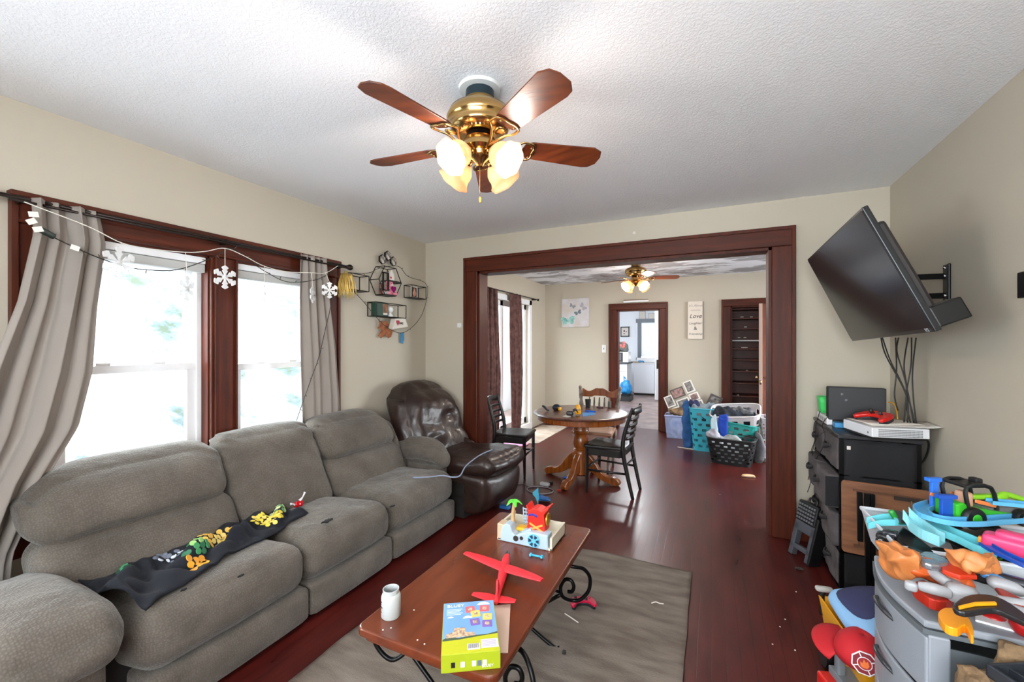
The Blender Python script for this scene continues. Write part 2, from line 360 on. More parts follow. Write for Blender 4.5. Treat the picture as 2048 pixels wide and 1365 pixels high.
# casing round the pair of windows (head, sides, centre mullion, stool) with reveal liners
o = struct(thing('trim_5', None, None))
m = M(); m.bx(XL, XL+.03, .73, .85, .5, 1.95); m.bx(XL, XL+.03, 2.37, 2.49, .5, 1.95); m.bx(XL, XL+.028, 1.53, 1.69, .6, 1.95); struct(m.build('casing_side', WOOD, o, bevel=.005))
m = M(); m.bx(XL, XL+.032, .73, 2.49, 1.95, 2.075); m.bx(XL, XL+.05, .72, 2.5, 2.062, 2.085); m.bx(XL, XL+.04, .73, 2.49, 1.952, 1.966); struct(m.build('casing_head', WOODH, o, bevel=.004))
m = M(); m.bx(XL-.02, XL+.07, .7, 2.52, .59, .62); m.bx(XL, XL+.02, .73, 2.49, .49, .59); struct(m.build('window_stool', WOODH, o, bevel=.006))
m = M()
for a in (.85, 1.69):
    for y in (a, a+.672): m.bx(XL-.06, XL+.005, y, y+.008, .62, 1.95)
    m.bx(XL-.06, XL+.005, a, a+.68, 1.942, 1.95)
for y in (1.545, 1.667): m.bx(XL+.028, XL+.042, y, y+.01, .62, 1.95)
m.bx(XL, XL+.042, .725, .745, .6, 2.07); m.bx(XL, XL+.042, 2.475, 2.495, .6, 2.07)
struct(m.build('reveal', WOOD, o))
# rolled-up roller blinds
BL = mt('blind_cloth', '#b7b7b4', .8)
for i, a in enumerate((.86, 1.7)):
    o = thing('roller_blind', ('white blind drawn fully up at the top of the left window' if i == 0 else 'white blind drawn fully up at the top of the right window'), 'blind', (XL-.03, a+.33, 1.9), group='blinds')
    M().bx(-.022, .03, -.325, .325, .0, .04).build('head_rail', WHITEP, o, bevel=.004)
    M().bx(-.02, .024, -.325, .325, -.05, -.002).build('slat_stack', BL, o, bevel=.004)
# dining window wall (wide glazed unit)
o = struct(thing('window_3', None, None)); m = M(); x = XL
for a, b, c, d in ((4.6, 4.68, .12, 2.06), (5.5, 5.6, .12, 2.06), (6.37, 6.45, .12, 2.06)): m.bx(x-.12, x-.04, a, b, c, d)
m.bx(x-.12, x-.04, 4.6, 6.45, 1.98, 2.06); m.bx(x-.12, x-.04, 4.6, 6.45, .12, .22); struct(m.build('window_frame', WHITEP, o, bevel=.004))
m = M(); m.bx(x, x+.025, 4.5, 4.6, .02, 2.14); m.bx(x, x+.025, 6.45, 6.55, .02, 2.14); m.bx(x, x+.025, 4.5, 6.55, 2.06, 2.14); m.bx(x, x+.03, 4.5, 6.55, .0, .12); struct(m.build('casing', WHITEP, o, bevel=.004))
m = M(); m.bx(x-.09, x-.085, 4.66, 6.4, .2, 2.0); struct(m.build('pane', GLASS, o))
# unseen windows added for daylight, behind the camera and in the dining side wall
o = struct(thing('added_window_4', None, None)); m = M()
for xx in (-1.2, -.5, .2, .92): m.bx(xx, xx+.08, -1.26, -1.18, .85, 2.36)
m.bx(-1.2, 1.0, -1.26, -1.18, .85, .93); m.bx(-1.2, 1.0, -1.26, -1.18, 2.28, 2.36); struct(m.build('window_frame', WHITEP, o))
o = struct(thing('added_window_5', None, None)); m = M()
for yy in (4.8, 5.56, 6.32): m.bx(1.98, 2.06, yy, yy+.08, .5, 2.2)
m.bx(1.98, 2.06, 4.8, 6.4, .5, .58); m.bx(1.98, 2.06, 4.8, 6.4, 2.12, 2.2); struct(m.build('window_frame', WHITEP, o))
# closet behind the far wall: shelves with cleats
CW = mt('closet_wood', '#6b2c18', .45, col2='#52200f', vs=6, bump=.1)
m = M(); m.bx(.1, .14, E0+.1, E0+.62, 0, 2.3); m.bx(.95, .99, E0+.1, E0+.62, 0, 2.3); m.bx(.1, .99, E0+.6, E0+.64, 0, 2.3); m.bx(.1, .99, E0+.14, E0+.64, 2.02, 2.06); struct(m.build('wall_closet', CW))
for i, v in enumerate((617, 636, 657, 680.5, 697, 719, 742, 766, 792, 812)):
    z = PY(1480, v, E0+.16).z
    s_ = thing('closet_shelf', 'shelf board in the closet, %s' % ['topmost of the stack', 'second from the top', 'third from the top', 'the one with a pale front edge', 'first one below the pale edged board', 'second one below the pale edged board', 'third one below the pale edged board', 'level with the door knob', 'first one below the door knob', 'lowest one in view above the laundry'][i], 'shelf', (.545, E0+.37, z), group='closet shelves')
    M().bx(-.4, .4, -.2, .22, -.02, 0).build('board', (WHITE if i == 3 else CW), s_, bevel=.003)
    M().bx(-.39, .39, .2, .225, -.06, -.021).build('cleat', CW, s_)
for i, (u, v, w) in enumerate(((1474, 615, .05), (1484, 634, .05), (1503, 634, .04), (1491, 654, .04), (1478, 675, .04), (1490, 675, .04), (1489, 695, .09), (1494, 741, .03), (1476, 790, .03))):
    p = PY(u, v+1.5, E0+.2); tag(M().rbox((0, 0, .008), (w, .04, .014), .005, 3).build('oddment', PAPER, smooth=True, loc=p), ['small pale scrap on the topmost closet shelf', 'left pale scrap on the second closet shelf', 'right pale scrap on the second closet shelf', 'pale scrap on the third closet shelf', 'left scrap lying on the pale edged closet shelf', 'right scrap lying on the pale edged closet shelf', 'flat pale strip on the shelf below the pale edged closet shelf', 'tiny white scrap on the closet shelf above the knob', 'tiny scrap low in the closet at its left'][i], 'scrap', group='scraps on the closet shelves')
# closet door, open towards the dining room
o = struct(thing('door_1', None, None)); h = Vector((.79, E0-.04, 0)); e = Vector((.615, 6.76, 0)); ang = math.atan2(e.y-h.y, e.x-h.x); w = (e-h).length
m = M(T(h.x, h.y, 0, ang)); m.bx(0, w-.006, -.02, .02, .02, 1.98); struct(m.build('door_leaf', CW, o, bevel=.003))
m = M(T(h.x, h.y, 0, ang)); m.bx(w-.006, w, -.021, .021, .02, 1.98); struct(m.build('door_edge', mt('bare_edge', '#b7a092', .6), o))
m = M(T(h.x, h.y, 0, ang))
for sg in (-1, 1): m.cyl((w-.06, sg*.02, .95), (w-.06, sg*.05, .95), .01); m.ell((w-.06, sg*.062, .95), .026)
m.bx(w-.002, w+.002, -.012, .012, .86, .92); struct(m.build('door_knob', mt('pale_brass', '#e0c896', .2, metal=1), o, smooth=True))
# ---------------- outside
GR = bpy.data.materials.new('snowy_bank'); GR.use_nodes = True; N = GR.node_tree.nodes; L = GR.node_tree.links; b = N['Principled BSDF']; b.inputs['Roughness'].default_value = .9
tc = N.new('ShaderNodeTexCoord'); n = N.new('ShaderNodeTexNoise'); n.inputs['Scale'].default_value = 1.3; n.inputs['Detail'].default_value = 8; n.inputs['Roughness'].default_value = .65; L.new(tc.outputs['Object'], n.inputs[0])
cr = N.new('ShaderNodeValToRGB'); e = cr.color_ramp.elements; e[0].position = .36; e[0].color = hexc('#202b1b'); e[1].position = .5; e[1].color = hexc('#6c6f72')
q = cr.color_ramp.elements.new(.42); q.color = hexc('#35414a'); L.new(n.outputs[0], cr.inputs[0]); L.new(cr.outputs[0], b.inputs['Base Color'])
def bank(u, v):
    x = -3.4-u*9; y = .3+v*18; z = -.6+1.2*u+u*4.6+.5*noise.noise(Vector((x*.5, y*.4, 0)))+.1*noise.noise(Vector((x*2, y*2, 3)))
    return (x, y, z)
struct(M().grid(bank, 40, 90).build('ground_bank', GR, smooth=True, solid=.05))

BOUNCE2 = mt('bounce_snow_bright', '#f2f4f7', .9, bump=.3, bs=3); BOUNCE = mt('bounce_snow', '#83868a', .9, bump=.3, bs=3)  # tones of the unseen ground, set by the daylight it should bounce inside
struct(M().grid(lambda u, v: (-3.4-u*9, -14+v*14.3, -.6+u*5.2), 12, 20).build('bounce_bank_rear', mt('bounce_snow_mid', '#d2d4d8', .9), smooth=True, solid=.05))  # unseen bank added to bounce light onto the right wall
struct(M().bx(-7.2, -2.95, -8, 16, -.7, -.6).build('ground_bounce', BOUNCE)); struct(M().bx(-2.95, 9, -9, -1.35, -.7, -.6).build('ground_bounce_rear', BOUNCE2)); struct(M().bx(2.15, 9, -1.35, 14, -.7, -.6).build('ground_bounce_side', BOUNCE))  # unseen ground added outside to bounce daylight up to the ceilings
# ================================================================ SOFA
def fabric(name, c1, c2, sc=95, st=.5, rough=.92):
    m = bpy.data.materials.new(name); m.use_nodes = True; N = m.node_tree.nodes; L = m.node_tree.links; b = N['Principled BSDF']; b.inputs['Roughness'].default_value = rough
    b.inputs['Sheen Weight'].default_value = .25; b.inputs['Sheen Roughness'].default_value = .4
    tc = N.new('ShaderNodeTexCoord'); v = N.new('ShaderNodeTexVoronoi'); v.inputs['Scale'].default_value = sc; v.inputs['Randomness'].default_value = .55; L.new(tc.outputs['Object'], v.inputs[0])
    n = N.new('ShaderNodeTexNoise'); n.inputs['Scale'].default_value = 5; n.inputs['Detail'].default_value = 6; L.new(tc.outputs['Object'], n.inputs[0])
    cr = N.new('ShaderNodeValToRGB'); e = cr.color_ramp.elements; e[0].position = .3; e[0].color = hexc(c2); e[1].position = .7; e[1].color = hexc(c1); L.new(n.outputs[0], cr.inputs[0])
    mx = N.new('ShaderNodeMix'); mx.data_type = 'RGBA'; mx.blend_type = 'MULTIPLY'; mx.inputs[0].default_value = .55; L.new(cr.outputs[0], mx.inputs[6])
    r = N.new('ShaderNodeMapRange'); r.inputs[1].default_value = 0; r.inputs[2].default_value = .6; r.inputs[3].default_value = 1; r.inputs[4].default_value = .35; L.new(v.outputs['Distance'], r.inputs[0]); L.new(r.outputs[0], mx.inputs[7])
    L.new(mx.outputs[2], b.inputs['Base Color'])
    bp = N.new('ShaderNodeBump'); bp.inputs['Strength'].default_value = st; bp.inputs['Distance'].default_value = .004; bp.invert = True; L.new(v.outputs['Distance'], bp.inputs['Height'])
    n4 = N.new('ShaderNodeTexNoise'); n4.inputs['Scale'].default_value = 9; n4.inputs['Detail'].default_value = 4; n4.inputs['Distortion'].default_value = 1.2; L.new(tc.outputs['Object'], n4.inputs[0])
    b4 = N.new('ShaderNodeBump'); b4.inputs['Strength'].default_value = .5; b4.inputs['Distance'].default_value = .02; L.new(n4.outputs[0], b4.inputs['Height']); L.new(bp.outputs[0], b4.inputs['Normal']); L.new(b4.outputs[0], b.inputs['Normal'])
    return m
SF = fabric('sofa_knit', '#786f65', '#5c544b', 120, .6)
def nz(p, s, k=0): return noise.noise(Vector((p[0]*s+k, p[1]*s, p[2]*s)))
def shear(q, cx, cy):  # seams fan slightly from back to front
    return q.y+.15*(q.x+cx+2.25)
sofa = thing('sofa', 'long worn grey knit fabric reclining sofa under the windows', 'sofa', (-2.25, 1.8, 0))
def Wm(o): return M((Matrix.Translation(o.location) @ o.rotation_euler.to_matrix().to_4x4()).inverted())
secs = [(.77, 1.455), (1.46, 2.075), (2.08, 2.80)]
for i, (a, b) in enumerate(secs):
    c = (a+b)/2; w = b-a; w0 = w; c0 = c
    cb, wb = (c-.04, w+.08) if i == 0 else (c, w)
    def seatfn(q, p, c=c, i=i):
        x = q.x; z = q.z
        z += (-.045 if x < -.1 else 0)*(1-min(1, max(0, (x+.3)/.25))) if z > 0 else 0
        if z > 0: z += .012*nz((q.x+i, q.y, 0), 9) - .02*(1 if i == 1 else 0)*0
        return (x+.004*nz(q, 14, i), q.y+.16*(q.x-.05), z)
    m = Wm(sofa); m.rbox((-2.17, c+.01, .305), (.66, w, .235), .085, 22, seatfn, puff=(.025, .012, .03)); m.build('seat_cushion', SF, sofa, smooth=True)
    m = Wm(sofa); m.rbox((-1.93, c+.055, .11), (.19, w-.004, .17), .03, 12, lambda q, p: (q.x+.006*nz(q, 7), q.y, q.z), puff=(.02, 0, 0)); m.build('footrest_panel', SF, sofa, smooth=True)
    def bkfn(q, p, zc=.63, i=i):
        Z = q.z+bkfn.zc
        q = Vector((q.x-(Z-.63)*.52, q.y, q.z))
        cr = .012*nz((q.x, q.y*1.4, Z), 8, i*3)
        # pleats near upper corners
        e = max(0, abs(p[1])-.55)/.45; t = max(0, (p[2]-.3)/.7)
        q.x += cr+.016*e*t*math.sin(Z*120+q.y*60)*(1 if bkfn.pleat else 0)
        return q
    bkfn.pleat = True
    if i == 1:
        bkfn.zc = .625; m = Wm(sofa); m.rbox((-2.475, c, .625), (.21, w, .53), .085, 24, bkfn, puff=(.035, .01, .012)); m.build('back_cushion', SF, sofa, smooth=True)
    else:
        bkfn.zc = .49; bkfn.pleat = False
        m = Wm(sofa); m.rbox((-2.47, cb, .49), (.22, wb, .27), .075, 20, bkfn, puff=(.05, .0, .02)); m.build('lower_back_cushion', SF, sofa, smooth=True)
        bkfn.zc = .74; bkfn.pleat = True
        def hd(q, p, i=i, w=w):
            r = bkfn(q, p)
            # outer top corner falls away
            yy = p[1] if i == 2 else -p[1]
            d = max(0, yy-.3)/.7
            r.z -= .06*d*d*max(0, p[2]+.2)
            r.z -= .02*(1-abs(p[1]))*0
            return r
        m = Wm(sofa); m.rbox((-2.465, cb, .74), (.235, wb, .29), .1, 22, hd, puff=(.045, .005, .015)); m.build('head_cushion', SF, sofa, smooth=True)
# wings beside the outer backs
for a, sg in ((2.815, 1),):
    m = Wm(sofa); m.rbox((-2.5, a-.01, .56), (.26, .07, .42), .045, 12, lambda q, p: (q.x-q.z*.5, q.y, q.z), puff=(.02, .01, 0)); m.build('back_wing', SF, sofa, smooth=True)
def armfn(q, p):
    x = q.x; t = (p[0]+1)/2
    z = q.z+.035*math.sin(t*PI*.9)-.05*max(0, t-.8)*5*.6
    return (x+.006*nz(q, 12), q.y+.004*nz(q, 15, 4), z+.006*nz(q, 11, 2))
m = Wm(sofa); m.rbox((-2.16, .6, .425), (.7, .33, .16), .078, 24, armfn, puff=(.03, .02, .035)); m.build('arm_pillow', SF, sofa, smooth=True)
m = Wm(sofa); m.rbox((-2.22, .66, .18), (.62, .17, .34), .04, 12, puff=(.02, .01, 0)); m.build('arm_side', SF, sofa, smooth=True)
m = Wm(sofa); m.rbox((-2.2, 2.885, .5), (.52, .14, .17), .065, 20, armfn, puff=(.02, .02, .03)); m.build('arm_pillow', SF, sofa, smooth=True)
m = Wm(sofa); m.rbox((-2.22, 2.885, .22), (.5, .12, .42), .035, 12, puff=(.02, .01, 0)); m.build('arm_side', SF, sofa, smooth=True)
m = Wm(sofa); m.bx(-2.66, -2.0, .72, 2.9, .02, .3); m.build('base_frame', mt('dark_cloth', '#191614', .9), sofa)
DARK = mt('stain_black', '#141211', .95)
# ripped patches in the seats
for nm, (u, v), r0 in (('tear', (655, 1042), .03), ('tear', (784, 1013), .016), ('tear', (368, 1180), .009), ('tear', (482, 1152), .01)):
    p = PZ(u, v, .45); m = Wm(sofa); poly = []
    for k in range(18):
        a = 2*PI*k/18; r = r0*(.55+.7*rnd.random()); poly.append((p.x+.6*r*math.cos(a), p.y+1.2*r*math.sin(a)))
    m.prism(poly, .006, z0=.447); tag(m.build(nm, DARK, sofa), 'dark ripped patch in the seat')
# ================================================================ RECLINER
LEA = mt('brown_leather', '#33221c', .4, bump=.9, bs=26, col2='#1f120e', vs=7, coat=.15)
rc = thing('recliner', 'dark brown leather recliner with tufted back in the corner', 'armchair', (-2.12, 3.21, 0), math.radians(-6))
def lw(q, a=.012, s=9, k=0): return a*nz(q, s, k)+.4*a*nz(q, s*2.6, k+5)
def bfn(q, p):
    z = q.z; x = q.x-(z)*.42
    tuft = math.exp(-((q.y-.12)/.1)**2-((z-.06)/.05)**2)*.07+math.exp(-((q.y+.14)/.14)**2-((z+.1)/.035)**2)*.05
    if p[0] > 0: x -= tuft
    if p[0] > 0: x += (.055*abs(math.sin((z+.02)*9.5+q.y*1.2+.2*math.sin(q.y*9)))-.03)*(1-abs(p[1])**3)*(1-max(0, p[2]-.6)*2)
    dr = .13*max(0, abs(p[1])-.35)**2*(p[2] > 0)*max(0, p[2])
    return (x+lw(q, .016, 6)+.006*nz(q, 30), q.y*(1-.1*max(0, p[2])), z-dr*1.2+lw(q, .016, 7, 3))
M().rbox((-.27, .0, .7), (.3, .74, .68), .13, 30, bfn, puff=(.07, .02, .03)).build('backrest', LEA, rc, smooth=True)
M().rbox((.0, .02, .4), (.55, .5, .18), .07, 16, lambda q, p: (q.x, q.y, q.z+lw(q, .02, 8)), puff=(0, 0, .03)).build('seat', LEA, rc, smooth=True)
def ff(q, p):
    z = q.z
    z += .02*math.sin(q.x*14)*0+.006*math.sin(q.y*150)*(p[2] > .2)*(1-abs(p[1]))
    return (q.x+lw(q, .01, 8), q.y, z+lw(q, .012, 6))
M(T(0, .04, 0, .0, 0, -.1)).rbox((.36, .0, .385), (.56, .58, .15), .07, 26, ff, puff=(.03, .01, .035)).build('footrest', LEA, rc, smooth=True)
M().rbox((.3, .03, .21), (.42, .58, .32), .05, 16, lambda q, p: (q.x+.03*p[0]*(1-p[2]**2)+.03*p[2], q.y, q.z+lw(q, .006, 8)), puff=(.04, .0, 0)).build('footrest_front', LEA, rc, smooth=True)
for sy in (-1, 1):
    M().rbox((-.08, sy*.21, .45), (.44, .12, .17), .07, 16, lambda q, p: (q.x+lw(q, .02, 9), q.y+lw(q, .01, 9, 2), q.z+lw(q, .02, 8, 4)-.05*max(0, p[0])), puff=(.02, .01, .03)).build('arm', LEA, rc, smooth=True)
M().bx(-.35, .35, -.26, .26, .02, .3).build('base', mt('dark_cloth', '#191614', .9), rc)
# woven cord over the sofa arm and recliner
tag(M().tube([PZ(826, 956, .455), PZ(855, 955, .46), PZ(885, 952, .46), PZ(905, 955, .455), PZ(920, 952, .46), PZ(930, 935, .48), PZ(944, 922, .505), PZ(965, 908, .525), PZ(985, 900, .53)], .0055, 6).build('extension_cord', mt('pale_blue_cord', '#8790a6', .6), smooth=True), 'pale blue braided cord running from the sofa seat over the recliner', 'cord')
# ================================================================ COFFEE TABLE
CT = mt('cherry_wood', '#6a3018', .27, bump=.04, bs=12, col2='#5a2713', vs=3, aniso=(5, .8, 5), coat=.2)
ct = thing('coffee_table', 'cherry wood coffee table with curled black iron legs', 'table', (-.84, 1.645, 0))
def rrect(w, h, r, n=6):
    o = []
    for cx, cy, a0 in ((w/2-r, h/2-r, 0), (-w/2+r, h/2-r, PI/2), (-w/2+r, -h/2+r, PI), (w/2-r, -h/2+r, 1.5*PI)):
        for k in range(n+1): a = a0+PI/2*k/n; o.append((cx+r*math.cos(a), cy+r*math.sin(a)))
    return o
m = M().prism(rrect(.545, 1.115, .035), .028, z0=.422); m.build('table_top', CT, ct, bevel=.008, segs=3)
M().prism(rrect(.51, 1.08, .03), .02, z0=.402).build('apron', CT, ct, bevel=.004)
for y, sy in ((.235, 1), (-.35, -1)):
    for s_ in (-1, 1):
        m = M(); R = .0085
        m.tube([(s_*.2, y, .405), (s_*.262, y, .40), (s_*.305, y+.03*sy, .385), (s_*.33, y+.05*sy, .34), (s_*.325, y+.05*sy, .28), (s_*.29, y+.04*sy, .235), (s_*.25, y+.03*sy, .225), (s_*.215, y, .25), (s_*.205, y, .29), (s_*.225, y, .33), (s_*.255, y, .335), (s_*.268, y, .31), (s_*.26, y, .285), (s_*.24, y, .28)], R, 10)
        m.tube([(s_*.212, y, .262), (0, y+.004*s_, .1), (-s_*.16, y+.006*s_, .012), (-s_*.2, y, .008)], R, 10, sm=5)
        m.tube([(s_*.212, y, .262), (s_*.1, y+.1*-sy, .36), (s_*.03, y-.14*sy, .405)], R*.8, 8, sm=5)
        m.build('leg', BLACKM, ct, smooth=True)
M().tube([(0, .235, .095), (0, -.35, .095)], .007, 8, sm=1).build('stretcher', BLACKM, ct, smooth=True)
# ================================================================ RUG
RM = mt('rug_pile', '#7d7268', .95, bump=.8, bs=130, col2='#62574d', vs=7, aniso=(.6, 2.4, 1))
def rugfn(u, v):
    x = -1.6+u*1.49; y = .9+v*1.95; e = min(u, 1-u, v, 1-v)
    z = .009+.005*noise.noise(Vector((x*2.2, y*3, 0)))+.004*noise.noise(Vector((x*7, y*7, 2)))
    z = max(.006, z)
    x += .012*noise.noise(Vector((y*3, 1, 0))); y += .02*noise.noise(Vector((x*2.5, 5, 0)))*v - .03*u*v*0
    return (x, y, z)
tag(M().grid(rugfn, 60, 80).build('rug', RM, smooth=True, solid=.008), 'worn grey beige area rug beneath the coffee table', 'rug')
# ================================================================ DINING TABLE
OAK = mt('honey_oak', '#94501c', .3, bump=.1, bs=14, col2='#6e3510', vs=7, aniso=(5, 5, .7), coat=.3)
OAKT = mt('worn_table_top', '#6b4438', .3, bump=.08, bs=14, col2='#4d2b22', vs=9, coat=.2)
dt = thing('dining_table', 'round oak pedestal dining table with cluttered brown top', 'table', (-1.24, 4.33, 0))
M().lathe([(0, .712), (.47, .712), (.49, .708), (.497, .7), (.49, .69), (.47, .686), (0, .686)], 64, caps=False).build('table_top', OAKT, dt, smooth='auto')
M().lathe([(.44, .686), (.455, .684), (.455, .635), (.44, .63), (.40, .63), (.40, .686)], 64, caps=False).build('apron', OAK, dt, smooth='auto')
M().lathe([(.13, .64), (.13, .61), (.085, .6), (.082, .53), (.085, .52), (.074, .51), (.084, .495), (.074, .485), (.068, .47), (.078, .43), (.086, .39), (.08, .36), (.07, .335), (.08, .325), (.072, .315), (.083, .3), (.086, .28), (.086, .07), (.06, .05)], 32).build('pedestal', OAK, dt, smooth='auto')
foot = [(.07, .27), (.11, .262), (.16, .21), (.22, .13), (.29, .085), (.35, .085), (.4, .07), (.425, .04), (.41, .01), (.38, 0), (.35, .006), (.31, .02), (.24, .035), (.17, .07), (.12, .1), (.07, .1)]
for a in (-98, -8, 82, 172):
    mm = Matrix.Rotation(math.radians(a), 4, 'Z') @ Matrix.Rotation(PI/2, 4, 'X')
    M(mm @ T(0, 0, -.028)).prism([tuple(p)[:2] for p in catmull([(x, y, 0) for x, y in foot], 3, True)], .056).build('foot', OAK, dt, bevel=.008, segs=2)
# ================================================================ CHAIRS
BW = mt('black_painted_wood', '#1b1716', .35, bump=.05, bs=20)
def ladder_chair(name, label, loc, rz):
    """faces +x; ladder back"""
    o = thing(name, label, 'chair', loc, rz, group='black ladder back dining chairs'); W2, Dp, zs = .19, .18, .455
    def sf(q, p): return (q.x, q.y*(1+.1*p[0]), q.z-.01*(1-p[0]**2)*(1-p[1]**2)*(p[2] > 0))
    M().rbox((.0, 0, zs-.012), (.4, .37, .034), .014, 14, sf).build('seat', BW, o, smooth=True)
    m = M(); m.bx(.135, .165, -W2, W2, zs-.09, zs-.028); m.bx(-.17, -.145, -W2+.02, W2-.02, zs-.09, zs-.028)
    for s_ in (-1, 1): m.box((0, s_*.182, zs-.058), (.3, .022, .062))
    m.build('seat_rail', BW, o, bevel=.003)
    for s_ in (-1, 1):
        M().tube([(.165, s_*.19, zs-.03), (.165, s_*.19, .2), (.168, s_*.19, 0)], [.02, .019, .013], 4, sm=1).build('front_leg', BW, o, bevel=.002)
        M().tube([(-.26, s_*.155, 0), (-.215, s_*.16, .2), (-.175, s_*.165, zs-.04), (-.18, s_*.165, zs+.1), (-.225, s_*.165, .72), (-.262, s_*.165, .835)], [.015, .019, .021, .02, .017, .014], 6, sm=5).build('rear_post', BW, o, smooth=True)
    for z, h, x in ((.80, .055, -.262), (.725, .026, -.235), (.665, .024, -.222), (.605, .024, -.208), (.545, .024, -.197)):
        def sl(u, v, z=z, h=h, x=x): y = -.165+.33*u; return (x-.028*(1-(2*u-1)**2), y, z-h/2+v*h+(.012*(1-(2*u-1)**2) if h > .04 and v > .5 else 0))
        M().grid(sl, 12, 3).build('back_slat' if h < .04 else 'top_rail', BW, o, smooth=True, solid=.016)
    m = M(); m.tube([(.165, -.19, .24), (.165, .19, .24)], .011, 6, sm=1)
    for s_ in (-1, 1): m.tube([(.166, s_*.19, .22), (-.212, s_*.16, .22)], .011, 6, sm=1)
    m.tube([(-.2, -.16, .3), (-.2, .16, .3)], .01, 6, sm=1); m.build('stretcher', BW, o, smooth=True)
    return o
ladder_chair('dining_chair', 'black ladder back chair at the right side of the round table, facing left', (-.9, 4.15, 0), math.radians(176))
ladder_chair('dining_chair', 'dark ladder back chair by the brown curtains, facing right', (-1.97, 4.25, 0), math.radians(8))
oc = thing('dining_chair', 'oak country chair with scalloped crest rail behind the round table', 'chair', (-1.2, 4.78, 0), math.radians(-88))
M().rbox((0, 0, .435), (.42, .43, .036), .016, 14, lambda q, p: (q.x, q.y*(1+.06*p[0]), q.z-.012*(1-p[0]**2)*(1-p[1]**2)*(p[2] > 0))).build('seat', mt('worn_oak_seat', '#a3765a', .4), oc, smooth=True)
GT = mt('weathered_post', '#8c8178', .6, col2='#5b4d44', vs=20)
for s_ in (-1, 1):
    M().lathe([(.012, 0), (.016, .05), (.02, .12), (.014, .2), (.019, .24), (.014, .27), (.021, .34), (.02, .425)], 10, T(.16, s_*.17, 0, rx=-s_*.07, ry=.0)).build('front_leg', GT, oc, smooth=True)
    M().lathe([(.012, 0), (.016, .05), (.02, .12), (.014, .2), (.019, .24), (.014, .27), (.021, .34), (.02, .425)], 10, T(-.17, s_*.17, 0, rx=-s_*.05, ry=-.05)).build('rear_leg', GT, oc, smooth=True)
    M().lathe([(.014, 0), (.02, .06), (.013, .1), (.026, .16), (.028, .26), (.016, .31), (.022, .33), (.02, .42), (.014, .43), (.02, .45), (.017, .47), (.002, .482)], 12, T(-.17, s_*.185, .45, rx=-s_*.12, ry=-.2)).build('back_post', GT, oc, smooth=True)
def crest(x): return .885+.022*math.cos(x/.2*PI*1.5)*(1 if abs(x) < .13 else 0)+(.022*0)
top = [(x/100, .872+.02*math.cos(abs(x)/20*2*PI-.9)) for x in range(-21, 22, 2)]; bot = [(x/100, .785-.012*math.cos(x/21*PI*.5)*0+(.0 if abs(x) > 7 else .015)) for x in range(21, -22, -2)]
M(Matrix.Rotation(PI/2, 4, 'Z') @ Matrix.Rotation(PI/2, 4, 'X') @ T(0, 0, -.265)).prism(top+bot, .02).build('crest_rail', OAK, oc, bevel=.004)
for y in (-.12, -.06, 0, .06, .12):
    M().lathe([(.007, 0), (.011, .08), (.006, .16), (.012, .25), (.007, .34)], 8, T(-.17, y, .45, ry=-.2)).build('spindle', GT, oc, smooth=True)
m = M(); m.tube([(.16, -.18, .2), (.16, .18, .2)], .01, 6, sm=1); m.tube([(0, -.17, .16), (0, .17, .16)], .01, 6, sm=1)
for s_ in (-1, 1): m.tube([(.165, s_*.18, .16), (-.18, s_*.17, .16)], .01, 6, sm=1)
m.build('stretcher', GT, oc, smooth=True)
# ================================================================ CEILING FANS
FB = mt('fan_blade_wood', '#6a3113', .4, bump=.1, bs=20, col2='#4a1d0b', vs=6, aniso=(.6, 5, 5))
SH = bpy.data.materials.new('frosted_shade'); SH.use_nodes = True; N = SH.node_tree.nodes; L = SH.node_tree.links; b = N['Principled BSDF']; b.inputs['Base Color'].default_value = hexc('#c9a985'); b.inputs['Roughness'].default_value = .45
b.inputs['Emission Color'].default_value = (1, .62, .34, 1); b.inputs['Emission Strength'].default_value = .22
tr = N.new('ShaderNodeBsdfTransparent'); tr.inputs[0].default_value = (1, .85, .7, 1); mx = N.new('ShaderNodeMixShader'); mx.inputs[0].default_value = .25; L.new(b.outputs[0], mx.inputs[1]); L.new(tr.outputs[0], mx.inputs[2]); L.new(mx.outputs[0], N['Material Output'].inputs[0])
BULB = mt('lit_bulb', '#fff1dc', .5, emit=2.2)
